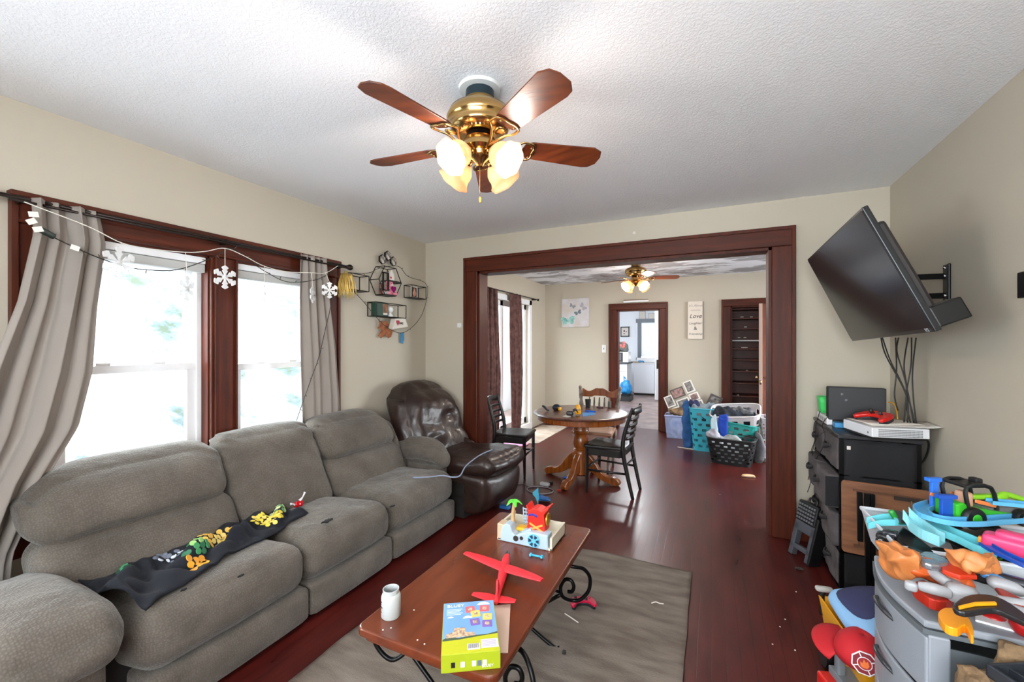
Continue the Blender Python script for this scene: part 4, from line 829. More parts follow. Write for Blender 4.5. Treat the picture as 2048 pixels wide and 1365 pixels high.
a = PY(1272, 603, E0-.02); o = thing('door_light_bar', 'slim white light bar above the kitchen doorway', 'light', (a.x, E0-.002, a.z)); M().bx(-.2, .2, -.05, 0, -.018, .014).build('housing', WHITE, o, bevel=.004); M().bx(-.195, .195, -.052, -.0, .014, .026).build('cover', mt('bar_dark', '#6b4a3c', .5), o)
# ================================================================ KITCHEN
KY = 12.1
def kb(u0, v0, u1, v1, y): a = PY(u0, v0, y); b = PY(u1, v1, y); return a.x, b.x, b.z, a.z
o = thing('washing_machine', 'white washing machine seen through the kitchen doorway', 'washing machine', (-1.68, 12.38, 0))
M().bx(-.28, .28, -.28, .28, .05, .86).build('body', mt('appliance_white', '#dfe3ea', .35), o, bevel=.02); M().bx(-.27, .27, -.26, .27, .0, .055).build('plinth', BLACK, o)
M().bx(-.28, .28, -.285, .28, .86, .89).build('lid', WHITE, o, bevel=.008); M(T(0, .2, .95, 0, -.3)).box((0, 0, 0), (.54, .05, .13)).build('control_panel', WHITE, o, bevel=.01)
tag(M().rbox((0, 0, .02), (.16, .14, .04), .02, 6, lambda q, p: (q.x, q.y, q.z+.02*nz(q, 20))).build('blue_cloth', mt('cloth_sky', '#4c9fd8', .9), smooth=True, loc=(-1.78, 12.26, .9)), 'crumpled light blue cloth on the washing machine', 'cloth')
tag(M().rbox((0, 0, .015), (.2, .1, .03), .014, 6, rot=(0, 0, .4)).build('beige_tool', mt('beige_item', '#b59a80', .7), smooth=True, loc=(-1.9, 12.2, .895)), 'beige clutter at the left end of the washing machine top', 'clutter')
o = thing('base_cabinet', 'white kitchen base cabinet under a dark counter', 'cabinet', (-2.36, 11.4, 0))
M().bx(-.45, .4, -.3, .35, .12, .9).build('carcass', mt('cab_white', '#e3e5e8', .4), o, bevel=.004); M().bx(-.44, .39, -.25, .35, 0, .12).build('toe_kick', BLACK, o)
for x0, x1 in ((-.43, -.03), (.0, .37)):
    d = M().bx(x0, x1, -.32, -.3, .15, .68).build('door', mt('cab_white', '#e3e5e8', .4), o, bevel=.004); M().bx(x1-.05, x1-.04, -.335, -.32, .5, .6).build('handle', BLACKM, d)
    d = M().bx(x0, x1, -.32, -.3, .71, .87).build('drawer', mt('cab_white', '#e3e5e8', .4), o, bevel=.004); M().bx((x0+x1)/2-.04, (x0+x1)/2+.04, -.335, -.32, .785, .795).build('handle', BLACKM, d)
M().bx(-.5, .44, -.34, .36, .9, .94).build('countertop', mt('dark_counter', '#2c3236', .35), o, bevel=.006)
o = thing('microwave', 'white and black microwave on the kitchen counter', 'microwave', (-2.15, 11.3, .94)); M().bx(-.25, .22, -.18, .2, 0, .27).build('case', WHITE, o, bevel=.006); M().bx(-.24, .08, -.19, -.18, .015, .255).build('door', mt('mw_black', '#1d1e20', .2), o); M().bx(-.2, .03, -.193, -.19, .05, .22).build('window', mt('mw_glass', '#5d6063', .1), o); M().bx(.09, .21, -.188, -.18, .02, .25).build('keypad', mt('mw_pad', '#dadde0', .4), o)
o = thing('shopping_bag', 'grey plastic bag with pink flowers on top of the microwave', 'bag', (-2.14, 11.3, 1.21)); M().rbox((-.04, 0, .13), (.4, .28, .26), .1, 12, lambda q, p: (q.x*(1-.2*p[2])+.03*nz(q, 12), q.y, q.z+.04*nz(q, 9))).build('bag_body', mt('bag_grey', '#6f7470', .5, col2='#35382f', vs=12), o, smooth=True)
for k in range(7): M().ell((rnd.uniform(-.02, .14), -.12, rnd.uniform(.12, .28)), (.045, .04, .04), 8).build('flower', mt('flower_pink', '#d98078', .7, col2='#b85b58', vs=20), o, smooth=True)
o = thing('plastic_bag', 'bright blue plastic bag hanging full beside the cabinet', 'bag', (-1.95, 10.88, .12)); M().rbox((0, 0, .2), (.3, .24, .36), .12, 12, lambda q, p: (q.x*(1-.35*max(0, p[2]))+.02*nz(q, 14), q.y, q.z+.03*nz(q, 9))).build('bag_body', mt('bag_blue', '#2f9bdc', .35, col2='#1c6fae', vs=12), o, smooth=True); M().tube([(-.04, -.02, .36), (-.03, -.03, .46), (.02, -.02, .38)], .012, 6).build('tied_handles', mt('bag_blue', '#2f9bdc', .35), o, smooth=True)
o = thing('low_crate', 'dark low crate on the kitchen floor under the blue bag', 'crate', (-2.3, 11.35, 0)); M().bx(-.35, .38, -.3, .3, .0, .02).bx(-.35, .38, -.3, -.28, 0, .12).bx(-.35, .38, .28, .3, 0, .12).bx(-.35, -.33, -.3, .3, 0, .12).bx(.36, .38, -.3, .3, 0, .12).build('crate_body', BLACK, o)
bpy.data.objects['low_crate'].location = (-2.0, 10.88, 0); bpy.data.objects['low_crate'].scale = (.5, .9, 1)
o = thing('framed_picture', 'small black framed picture with white mat on the kitchen wall', 'picture', PY(1250, 664, 12.88)); 
m = M(); m.bx(-.13, .13, -.02, 0, -.15, -.12).bx(-.13, .13, -.02, 0, .12, .15).bx(-.13, -.1, -.02, 0, -.15, .15).bx(.1, .13, -.02, 0, -.15, .15).build('frame', BLACK, o); M().bx(-.1, .1, -.012, 0, -.12, .12).build('mat_board', PAPER, o); M().ell((-.02, -.013, .02), (.025, .002, .03), 8).ell((.04, -.013, .0), (.02, .002, .02), 8).ell((-.02, -.013, -.06), (.03, .002, .014), 8).build('print', mt('print_rose', '#8e5a66', .6, col2='#262229', vs=30), o)
a = kb(1275, 640, 1316, 718, 12.88); GW = mt('grey_trim', '#6d747d', .5); o = struct(thing('window_6', None, None)); x0, x1, z0, z1 = a; m = M(); x1 = -1.25
m.bx(x0, x0+.11, 12.85, 12.9, z0, z1); m.bx(-1.4, -1.3, 12.85, 12.9, z0, z1); m.bx(x0-.04, x1, 12.83, 12.9, z1-.09, z1+.02); m.bx(x0-.03, x1, 12.78, 12.9, z0-.04, z0+.03); m.bx(x0, x1, 12.86, 12.9, z0-.16, z0-.04); struct(m.build('window_casing', GW, o))
m = M(); m.bx(-1.99, -1.4, 12.92, 12.96, 1.5, 1.53); m.bx(-1.99, -1.95, 12.92, 12.96, 1.0, 2.05); m.bx(-1.44, -1.4, 12.92, 12.96, 1.0, 2.05); struct(m.build('window_frame', WHITEP, o))
tag(M().bx(-.29, .29, -.004, 0, -.5, .5).build('window_shade', mt('shade_white', '#eff1f2', .8, trans=0, alpha=.9), loc=(-1.69, 12.89, 1.54)), 'white shade over the kitchen window', 'window shade')
for i, (u0, u1, v0) in enumerate(((1279, 1291, 623), (1297, 1309, 627))):
    a = kb(u0, v0, u1, 639, 12.84); w = a[1]-a[0]; hh = a[3]-a[2]; o = thing('picture_frame', ['taller empty grey picture frame standing over the kitchen window', 'shorter empty grey picture frame standing over the kitchen window, right'][i], 'picture frame', ((a[0]+a[1])/2, 12.85, a[2]))
    M().bx(-w/2, w/2, -.01, .01, 0, .012).bx(-w/2, w/2, -.01, .01, hh-.012, hh).bx(-w/2, -w/2+.012, -.01, .01, 0, hh).bx(w/2-.012, w/2, -.01, .01, 0, hh).build('frame', mt('frame_grey', '#a5a9ad', .5), o); M().bx(-w/2+.01, w/2-.01, .0, .004, .01, hh-.01).build('backing', PAPER, o)
o = struct(thing('door_2', None, None)); m = M(T(-1.27, 11.05, 0, .5)); m.bx(0, .8, -.02, .02, .02, 2.3); struct(m.build('door_leaf', mt('door_white', '#dfe3e6', .4), o, bevel=.004))
m = M(T(-1.27, 11.05, 0, .5)); m.bx(.03, .09, -.03, -.02, .8, 1.02); m.ell((.06, -.05, .95), .03, 10); struct(m.build('door_knob', mt('aged_brass', '#4a3f28', .3, metal=.8), o))

# ceiling lamp and fill light added out of view to brighten the kitchen
o = thing('added_kitchen_lamp', 'unseen round white ceiling lamp added to brighten the kitchen', 'lamp', (-1.6, 9.8, 2.62)); M().lathe([(.16, 0), (.16, -.02), (.13, -.06), (.06, -.085), (0, -.09)], 24, caps=False).build('lamp_shade', mt('added_lamp_glow', '#ffffff', .4, emit=6), o, smooth=True)
point('kitchen_fill_light', (-1.6, 9.8, 2.45), 60, (.95, .98, 1), .12)
# ================================================================ FABRIC DRESSER
FG = mt('grey_drawer_cloth', '#5d5657', .9, bump=.5, bs=60, col2='#4b4546', vs=10); FBK = mt('black_cloth', '#17171a', .85, bump=.2, bs=200)
dr = thing('dresser', 'black fabric dresser with grey cloth drawers in the corner', 'dresser', (.66, 2.985, 0))
m = M()
for x in (.012, .348):
    for y in (.01, .64): m.bx(x-.01, x+.01, y-.01, y+.01, 0, .885)
for z in (.02, .24, .46, .68): m.bx(0, .36, 0, .66, z-.008, z)
m.build('metal_frame', BLACKM, dr)
M().bx(-.005, .365, -.005, .655, .885, .905).build('top_board', mt('dresser_top', '#232226', .35), dr, bevel=.003)
M().grid(lambda u, v: (.02+.32*u, .004+.006*math.sin(u*9)*math.sin(v*5), .03+.85*v), 16, 20).build('side_panel', FBK, dr, smooth=True, solid=.003)
M().bx(.345, .352, .02, .64, .03, .88).build('back_panel', FBK, dr)
tagm = M().bx(.035, .052, -.004, -.001, .825, .845).build('care_tag', PAPER, dr)
pull = {(1, 0): .02, (1, 1): .05, (2, 0): .0, (0, 0): 0}
for r_, (z0, z1) in enumerate(((.695, .875), (.475, .665), (.255, .445), (.035, .225))):
    for c_ in (0, 1):
        y0 = .02+.315*c_; y1 = y0+.3; px = {(1, 0): .055, (1, 1): .035, (2, 0): .02}.get((r_, c_), .002)
        def df(q, p, s_=r_*3+c_): return (q.x+(.012*nz((q.x, q.y*1.2+s_, q.z), 9) if p[0] < 0 else 0)-.01*(p[0] < 0)*(1-p[1]**2), q.y, q.z+(.004*nz(q, 12) if p[2] > 0 else 0))
        d = M().rbox((-px+.15, (y0+y1)/2, (z0+z1)/2), (.3, y1-y0, z1-z0), .01, 12, df).build('drawer', FG, dr, smooth=True)
        M().bx(-px-.006, .1-px, y0-.002, y0, z0+.01, z1-.008).build('drawer_side', FBK, d) if px > .03 else None
        cy = (y0+y1)/2; zz = (z0+z1)/2+.02
        M().tube([(-px-.016, cy-.05, zz+.012), (-px-.034, cy, zz), (-px-.016, cy+.05, zz+.012)], [.004, .009, .004], 6, flat=2.2).build('pull_tab', mt('tab_dark', '#262325', .8), d, smooth=True)
DT = .9065
def on(name, label, cat, u, v, z, rz=0, group=None): return thing(name, label, cat, PZ(u, v, z), rz, group)
o = thing('router_box', 'black electronics box standing upright on the dresser', 'electronics box', (.815, 3.32, DT), -.05)
M().bx(-.14, .145, -.03, .03, .035, .245).build('case', mt('box_black', '#1c1c1f', .5), o, bevel=.004); M().bx(-.143, -.138, -.028, .028, .04, .24).build('vent_side', mt('box_vent', '#0c0c0d', .6, bump=1, bs=300), o)
for x, z in ((-.07, .2), (-.05, .165)): M(T(x, -.03, z, rx=PI/2)).lathe([(.009, 0), (.008, .003), (.004, .004)], 14).build('rubber_foot', mt('foot_grey', '#5b5b60', .4), o, smooth='auto')
M().bx(-.12, .13, -.04, .04, 0, .035).build('stand', BLACK, o, bevel=.003)
tag(M().bx(-.05, .05, -.03, .03, 0, .03).build('blue_box', mt('sky_box', '#3f8fc4', .5), bevel=.003, loc=(.74, 3.245, DT)), 'small light blue box at the foot of the black electronics box', 'box')
o = thing('toy_bucket', 'bright green plastic bucket on the dresser corner', 'bucket', (.715, 3.52, DT+.052)); 
for i_ in range(1):
    m = M(); m.grid(lambda u, v: ((.045+.01*v)*(max(-1, min(1, 1.3*math.cos(2*PI*u)))), (.045+.01*v)*(max(-1, min(1, 1.3*math.sin(2*PI*u)))), .105*v), 32, 4, cu=True); m.build('pail', mt('bucket_green', '#45d56b', .35), o, smooth=True, solid=.003)
    M().bx(-.046, .046, -.046, .046, 0, .004).build('base', mt('bucket_green', '#45d56b', .35), o)
    M().tube([(.06*math.cos(a)*1.02, .06*math.sin(a)*1.02, .104) for a in [PI/4+k*PI/2 for k in range(4)]], .004, 6, cl=True, sm=1).build('rim', mt('bucket_green', '#45d56b', .35), o)
tag(M().rbox((0, 0, .03), (.07, .05, .06), .02, 8).build('navy_toy', mt('navy_plastic', '#1f4fa0', .4), smooth=True, loc=(.73, 3.52, DT+.1)), 'dark blue item sticking out of the green bucket', 'toy part')
o = thing('power_strip', 'white power strip box under the green bucket', 'power strip', (.71, 3.43, DT)); M().bx(-.045, .05, -.13, .15, 0, .05).build('housing', WHITE, o, bevel=.006)
for k in range(4): M().bx(-.0465, -.044, -.1+.055*k, -.07+.055*k, .015, .035).build('outlet', mt('outlet_grey', '#9a9a9a', .5), o)
for i, pts in enumerate([[(1640, 823), (1632, 850), (1630, 880), (1622, 905), (1628, 925), (1640, 940)], [(1655, 835), (1645, 850), (1650, 875), (1643, 900), (1625, 930), (1616, 960)], [(1665, 866), (1648, 865), (1632, 880), (1625, 905), (1622, 960), (1615, 985)], [(1632, 985), (1625, 1000), (1630, 1010), (1622, 1018), (1618, 1005)]]):
    tag(M().tube([PX(u, v, .625-.002*i) for u, v in pts], .0022, 5).build('charging_cable', mt('cable_black', '#131211', .5), smooth=True), 'thin dark cable dangling over the dresser drawers, '+['one from under the green bucket', 'one from beside the electronics box', 'one arching from the dresser top', 'short curled one above the folded stool'][i], 'cable', 'cables over the dresser front')
tag(M().tube([PY(1777, 805, 3.33), PY(1788, 808, 3.3), PY(1793, 822, 3.2), PY(1795, 838, 3.1)], .004, 6).build('yellow_cable', YELLOW, smooth=True), 'yellow cable looping beside the electronics box', 'cable')
# white game console
o = thing('game_console', 'white game console with a perforated side on the dresser', 'game console', (.875, 3.04, DT+.012), math.radians(14))
M().box((0, 0, .03), (.265, .27, .052)).build('case', mt('console_white', '#dcdde0', .45), o, bevel=.004)
m = M()
for i in range(34):
    for j in range(5): m.box((-.1+.006*i, -.1356, .012+.0085*j), (.0036, .001, .0048))
tag(m.build('vent_holes', mt('vent_dark', '#4c4a46', .8), o), kind='stuff'); M().box((0, 0, .0), (.25, .255, .014)).build('base', BLACK, o); M(T(-.1326, -.1, .024, ry=-PI/2)).lathe([(.006, 0), (.006, .001)], 12).build('power_button', mt('btn_grey', '#75777a', .3), o)
o = thing('paper_stack', 'loose papers and mail lying on the white console', 'papers', (.9, 3.05, DT+.07), math.radians(6))
for k, (dx, dy, rz, c) in enumerate(((.0, 0, .1, 0), (.05, -.02, -.12, 1), (-.02, .02, .25, 2))):
    M(T(dx, dy, .0025*k, rz)).grid(lambda u, v: (-.13+.27*u, -.1+.2*v, .002+.02*max(0, u-.75)**1.5*(k == 1)*4), 14, 4).build('sheet', [PAPER, mt('newsprint', '#a8a39b', .8, col2='#d6d2cb', vs=60), PAPER][c], o, smooth=True, solid=.0012)
def gamepad(name, label, loc, rz, col, s=1.0, dark='#15151a', rx=0):
    o = thing(name, label, 'game controller', loc, rz, rx=rx)
    pad = mt('pad_'+col, col, .3)
    pts = [(-.05, .035), (0, .04), (.05, .035), (.07, .015), (.082, -.03), (.075, -.055), (.06, -.055), (.04, -.025), (.02, -.012), (-.02, -.012), (-.04, -.025), (-.06, -.055), (-.075, -.055), (-.082, -.03), (-.07, .015)]
    P = [tuple(p)[:2] for p in catmull([(x*s, y*s, 0) for x, y in pts], 3, True)]
    M().prism(P, .018*s, z0=.016*s).build('shell', pad, o, bevel=.006*s, segs=3); M().prism([(x*.93, y*.93) for x, y in P], .018*s).build('underside', mt('pad_under', dark, .5), o, bevel=.004*s)
    for x, y in ((-.042, .015), (.022, -.0)): M(T(x*s, y*s, .034*s)).lathe([(.011*s, 0), (.006*s, .004*s), (.005*s, .008*s), (.01*s, .01*s), (.009*s, .013*s)], 14).build('thumbstick', BLACK, o, smooth='auto')
    M(T(0, .022*s, .034*s)).lathe([(.006*s, 0), (.0055*s, .002*s)], 12).build('home_button', mt('home_silver', '#c9c9ce', .2, metal=.6), o)
    for k in range(4): M(T((.045+.01*math.cos(k*PI/2))*s, (.016+.01*math.sin(k*PI/2))*s, .034*s)).lathe([(.0036*s, 0), (.0032*s, .0025*s)], 8).build('face_button', mt('button_red_dark', '#8a1022', .3), o)
    m = M(); m.box((-.02*s, .0, .035*s), (.02*s, .006*s, .003*s)); m.box((-.02*s, .0, .035*s), (.006*s, .02*s, .003*s)); m.build('direction_pad', BLACK, o)
    return o
gamepad('game_controller', 'glossy red controller on the papers over the white console', (.855, 3.06, DT+.083), math.radians(-60), '#c8140f', 1.15, rx=.25)
gamepad('game_controller', 'crimson pink controller lying on the rug by the table leg', PZ(1165, 1212, .014)+Vector((0, 0, .004)), math.radians(28), '#c2123f', .85)
tag(M().tube([(1.0, 3.0, .93), (1.05, 3.0, .9), (1.055, 3.05, .8), (1.02, 3.08, .7), (1.03, 3.1, .5)], .005, 6).build('power_cable', mt('cable_black', '#131211', .5), smooth=True), 'thick black cable behind the white console going down', 'cable')
# folded step stool with keyboard-like treads
o = thing('folding_stool', 'dark folded plastic step stool leaning by the dresser', 'step stool', PZ(1600, 1118, 0)+Vector((.0, .0, .0)), math.radians(-62), rx=math.radians(-14))
SG = mt('stool_grey', '#4c4e55', .5)
m = M(); 
for x in (-.09, .055): m.bx(x, x+.035, -.02, .02, 0, .22)
m.bx(-.09, .09, -.02, .02, .17, .25); m.bx(-.09, .09, -.02, .02, .05, .08); m.build('leg_frame', SG, o, bevel=.004)
M().bx(-.085, .085, -.03, .03, .235, .37).build('tread', BLACK, o, bevel=.008)
m = M()
for i in range(7):
    for j in range(5): m.box((-.065+.0215*i, -.032, .255+.023*j), (.012, .008, .012))
tag(m.build('grip_pads', mt('pad_grey', '#6f7176', .5), o), kind='stuff')
m = M(); m.tube([(-.03, 0, .36), (-.03, 0, .4), (.03, 0, .4), (.03, 0, .36)], .007, 6, sm=3); m.build('carry_handle', BLACK, o, smooth=True)
M().bx(.09, .11, -.03, .05, .0, .3).build('side_hinge', BLACK, o, bevel=.004)
tag(M().cyl((-.02, 0, .008), (.022, .004, .008), .008, 10).build('battery', mt('battery_mix', '#77716a', .3, metal=.5, col2='#2a2622', vs=60), smooth='auto', loc=PZ(1598, 1141)), 'small battery on the floor by the folded stool', 'battery')
# folding tray table leaning against the dresser
TW = mt('tray_wood', '#8a5a3a', .55, bump=.12, bs=16, col2='#6f4429', vs=7, aniso=(1, 5, 6))
o = thing('folding_table', 'wooden folding tray table leaning folded against the dresser', 'folding table', (.66, 2.885, 0), math.radians(-6), rx=math.radians(-3))
M(Matrix.Rotation(PI/2, 4, 'X')).prism([(x+.2, y+.475) for x, y in rrect(.42, .39, .02)], .018).build('table_top', TW, o, bevel=.003)
m = M(); m.bx(.04, .36, -.026, -.0, .32, .335); m.bx(.04, .36, -.026, -.019, .62, .63); m.bx(.06, .065, -.026, -.02, .33, .62); m.bx(.36, .365, -.026, -.02, .33, .62); m.build('underside_rim', mt('tray_rim', '#5f3920', .6), o)
M().bx(.055, .078, -.045, -.02, .36, .62).build('leg', BLACKM, o, bevel=.002)
M().bx(.085, .108, -.055, -.03, .0, .62).build('leg', BLACKM, o, bevel=.002); M().bx(.11, .128, -.05, -.025, 0, .62).build('leg', BLACKM, o, bevel=.002)
M().bx(.21, .36, -.03, -.019, .605, .625).build('latch_plate', mt('dark_bronze', '#2b1c12', .5), o)
M().tube([(.275, -.03, .61), (.277, -.032, .58), (.273, -.03, .53)], .0022, 5).build('latch_pin', mt('steel', '#b5b5b5', .25, metal=1), o)
m = M(); m.tube([(.17+.03*math.cos(a*PI/6), -.0195, .53+.02*math.sin(a*PI/6)) for a in range(11)], .0012, 4, sm=2); m.build('pencil_scribble', mt('scribble', '#3e2114', .8), o)
# ================================================================ GREY DRAWER CART WITH THE TOY PILE
cx0, cy0, cy1 = .515, 1.475, 1.86
ca = thing('drawer_cart', 'grey plastic drawer tower with curved fronts at the right edge', 'drawer tower', (cx0, cy0, 0))
GP = mt('cart_grey', '#8b9097', .42, bump=.1, bs=220); GPD = mt('cart_grey_dark', '#5e6468', .4); LY = cy1-cy0
def bow(t): return -.032*math.sin(PI*t)
def bowpanel(z0, z1, x_off, th, y0=.0, y1=LY, n=16):
    m = M(); P = [(x_off+bow(k/n), y0+(y1-y0)*k/n) for k in range(n+1)]; Q = [(x+th, y) for x, y in P[::-1]]
    return m.prism(P+Q, z1-z0, z0=z0)
lidP = [(bow(k/16)-.006, LY*k/16) for k in range(17)]+[(.4, LY), (.4, 0)]
M().prism(lidP, .02, z0=.675).build('lid', GP, ca, bevel=.006, segs=3)
m = M(); m.prism([(x-.004*(x < .3), y) for x, y in lidP], .012, z0=.66); m.build('lid_rim', GPD, ca)
m = M(); m.bx(.0, .045, -.004, .03, .02, .66); m.bx(.345, .4, -.004, .03, .02, .66); m.bx(.0, .045, LY-.03, LY, .02, .66); m.bx(.345, .4, LY-.03, LY, .02, .66); m.bx(.02, .4, .0, LY, .0, .03); m.build('corner_post', GP, ca, bevel=.005)
for i in range(4):
    z0 = .035+.157*i; z1 = z0+.145
    d = bowpanel(z0, z1, -.004, .012).build('drawer', GP, ca, bevel=.004)
    b_ = M().bx(.03, .38, .006, .01, z0, z1-.02).bx(.03, .38, LY-.01, LY-.006, z0, z1-.02).bx(.03, .38, .006, LY-.006, z0, z0+.006); b_.build('drawer_box', GPD, d)
    m = M(); m.tube([(-.028, LY*.34, z1-.04), (-.044, LY*.4, z1-.03), (-.05, LY*.5, z1-.027), (-.044, LY*.6, z1-.03), (-.028, LY*.66, z1-.04)], [.005, .007, .007, .007, .005], 8); m.build('handle', mt('handle_dark', '#3d4044', .25, metal=.5), d, smooth=True)
# open white bin on the cart
WB = mt('bin_white', '#c4c9cf', .4); bn = thing('storage_bin', 'translucent white storage bin crammed with toys on the drawer tower', 'storage bin', (.51, 1.66, .697))
def binwall(u, v):
    P = [(0, 0), (.5, 0), (.5, .34), (0, .34)]; s_ = u*4; k = int(s_) % 4; f = s_-int(s_); a, b = P[k], P[(k+1) % 4]
    x = a[0]+(b[0]-a[0])*f; y = a[1]+(b[1]-a[1])*f; e = .03*(v)
    return (.25+(x-.25)*(.9+.1*v), .17+(y-.17)*(.9+.1*v), .11*v)
M().grid(binwall, 48, 5, cu=True).build('bin_wall', WB, bn, smooth=False, solid=.004); M().bx(.025, .475, .02, .32, 0, .004).build('bin_floor', WB, bn)
M().tube([binwall(k/4+.0001, 1) for k in range(4)], .008, 8, cl=True, sm=1).build('rim', WB, bn)
def slab(name, pts, z, th, mat, label, cat, bev=.003, sm=1, group=None):
    P = [PZ(u, v, z) for u, v in pts]
    if sm > 1: P = [Vector(p) for p in catmull(P, sm, True)]
    c = sum((Vector(p) for p in P), Vector())/len(P); m = M().prism([(p.x-c.x, p.y-c.y) for p in P], th, z0=-th)
    return tag(m.build(name, mat, bevel=bev, loc=(c.x, c.y, z)), label, cat, group)
def track(name, path, w, mat, label, wall=.018, th=.004, parent=None, n=5):
    P = catmull([PZ(u, v, z) for u, v, z in path], n); o0 = P[0].copy(); m = M(); R_ = []
    for i, p in enumerate(P):
        t = (P[min(i+1, len(P)-1)]-P[max(0, i-1)]); t.z = 0; t.normalize(); s_ = Vector((-t.y, t.x, 0)); q = p-o0
        R_.append([q+s_*w/2+Vector((0, 0, wall)), q+s_*w/2, q-s_*w/2, q-s_*w/2+Vector((0, 0, wall))])
    K = len(R_); v = [x for r in R_ for x in r]; f = [(i*4+j, (i+1)*4+j, (i+1)*4+j+1, i*4+j+1) for i in range(K-1) for j in range(3)]
    m.add(v, f); o = m.build(name, mat, smooth=False, solid=th, loc=o0)
    if parent: o.parent = parent
    return tag(o, label, 'toy track', 'toy car track pieces') if label else o
TL1 = mt('track_teal', '#67c0c9', .35); TL2 = mt('track_sky', '#5aa9d3', .35); TB = mt('track_blue', '#1d4fae', .35)
track('toy_track', [(1735, 1052, .79), (1765, 1046, .81), (1800, 1046, .82), (1812, 1052, .82)], .055, TL1, 'teal track piece on the far left rim of the bin', .02)
track('toy_track', [(1812, 1036, .87), (1832, 1058, .845), (1858, 1078, .835), (1885, 1090, .83)], .045, mt('track_pale', '#7dbcc4', .4), 'pale teal curved ramp standing up from the toy bin', .03)
track('toy_track', [(1845, 1042, .845), (1885, 1066, .84), (1930, 1085, .835), (1965, 1102, .83), (1990, 1108, .83)], .05, TL1, 'long teal track curving behind the pale ramp', .02)
track('toy_track', [(1868, 1012, .88), (1842, 1022, .88), (1855, 1036, .88), (1900, 1047, .88), (1950, 1048, .88), (2000, 1044, .88), (2060, 1040, .88)], .035, TL2, 'sky blue track looping across the top of the toy pile', .014)
track('toy_track', [(1972, 1092, .85), (2000, 1108, .85), (2030, 1122, .85), (2060, 1136, .85)], .03, TB, 'dark blue straight track piece at the right of the toy pile', .008)
track('toy_track', [(1978, 1006, .93), (2010, 1009, .93), (2060, 1014, .93)], .03, TL2, 'sky blue track behind the green toy tractor', .01)
for i, (u0, v0, u1, v1, z1) in enumerate(((1868, 1016, 1850, 977, .98), (1892, 1040, 1890, 1005, .945))):
    b = PZ(u0, v0, .885 if i == 0 else .87); o = thing('track_clamp', ['tall blue clamp rising from the sky blue track', 'shorter wide blue clamp on the sky blue track'][i], 'toy track clamp', b, .4, group='blue track clamps')
    h = z1-b.z; M().bx(-.011-.006*i, .011+.006*i, -.006, .006, 0, h).build('stem', mt('clamp_blue', '#2f6fd0', .35) if i == 0 else TB, o, bevel=.002); M().bx(-.024-.004*i, .024+.004*i, -.01, .01, h-.008, h+.004).build('top_plate', mt('clamp_blue', '#2f6fd0', .35) if i == 0 else TB, o, bevel=.002)
# green toy tractor
g0 = PZ(1940, 1040, .87); tr_ = thing('toy_tractor', 'green toy tractor with black cab frame on top of the toy pile', 'toy tractor', (g0.x, g0.y+.02, .875), math.radians(28))
NG = mt('neon_green', '#36a828', .3); OG = mt('toy_orange', '#e07a3c', .4)
MR = Matrix.Rotation(PI/2, 4, 'X')
M(MR).prism([(-.07, .0), (-.07, .05), (-.05, .055), (-.02, .04), (.1, .02), (.17, .012), (.17, 0)], .07, z0=-.035).build('body', NG, tr_, bevel=.005)
M().rbox((.11, 0, .022), (.13, .055, .025), .01, 8).build('hood', mt('hood_grey', '#6b6a6c', .4), tr_, smooth=True)
m = M()
for y in (-.034, .034):
    m.tube([(-.035, y, .04), (-.04, y, .105), (.04, y, .1), (.06, y, .03)], .006, 6, sm=3)
for x, z in ((-.04, .105), (.04, .1)): m.cyl((x, -.034, z), (x, .034, z), .006, 6)
m.bx(-.04, .04, -.034, .034, .1, .107); m.build('cab_frame', BLACK, tr_, smooth='auto'); M().rbox((.03, 0, .113), (.02, .03, .018), .005, 4).build('beacon', BLACK, tr_)
M().rbox((-.01, 0, .055), (.03, .04, .05), .01, 6).build('driver_seat', mt('seat_peach', '#c99a80', .5), tr_, smooth=True)
for x, y in ((-.055, .03), (.02, -.036), (.02, .036)): M().rbox((x, y, .052), (.07, .006, .012), .003, 4, rot=(0, .25, 0)).build('fender_stripe', OG, tr_)
def wheel(o, c, r, w, hub, ax='Y'):
    m = M(T(*c) @ Matrix.Rotation(PI/2, 4, 'X')); m.lathe([(r*.5, -w/2), (r*.92, -w/2), (r, -w*.3), (r, w*.3), (r*.92, w/2), (r*.5, w/2)], 20)
    q = m.build('wheel', BLACK, o, smooth='auto'); M(T(*c) @ Matrix.Rotation(PI/2, 4, 'X')).lathe([(r*.48, -w*.54), (r*.4, -w*.6), (r*.12, -w*.6), (r*.4, w*.6), (r*.48, w*.54)], 14).build('hub', hub, q, smooth='auto')
for x in (-.03, .13):
    for y in (-.045, .045): wheel(tr_, (x, y, .01), .034 if x < 0 else .026, .02, NG)
tag(M().rbox((0, 0, .01), (.1, .02, .016), .006, 6, rot=(0, -.1, .2)).build('neon_rod', mt('lime', '#7fbc22', .35), smooth=True, loc=PZ(1975, 1000, .93)), 'lime green bar behind the tractor cab', 'toy part'); tag(M().tube([(0, 0, .0), (.03, .02, .02), (.09, .04, .0)], .009, 8).build('lime_hook', mt('lime', '#7fbc22', .35), smooth=True, loc=PZ(1990, 1003, .93)), 'bent lime green piece right of the tractor cab', 'toy part')
tag(M().rbox((0, 0, 0), (.018, .012, .05), .006, 6, rot=(0, -.5, 0)).build('green_grip', mt('deep_green', '#1f8a32', .35), smooth=True, loc=PZ(1790, 1035, .84)), 'dark green grip poking from the back of the toy bin', 'toy part')
slab('toy_tray', [(1785, 1020), (1838, 1028), (1830, 1042), (1800, 1040)], .845, .012, mt('dark_tray', '#3a3a40', .4), 'dark flat tray edge behind the teal track', 'toy part')
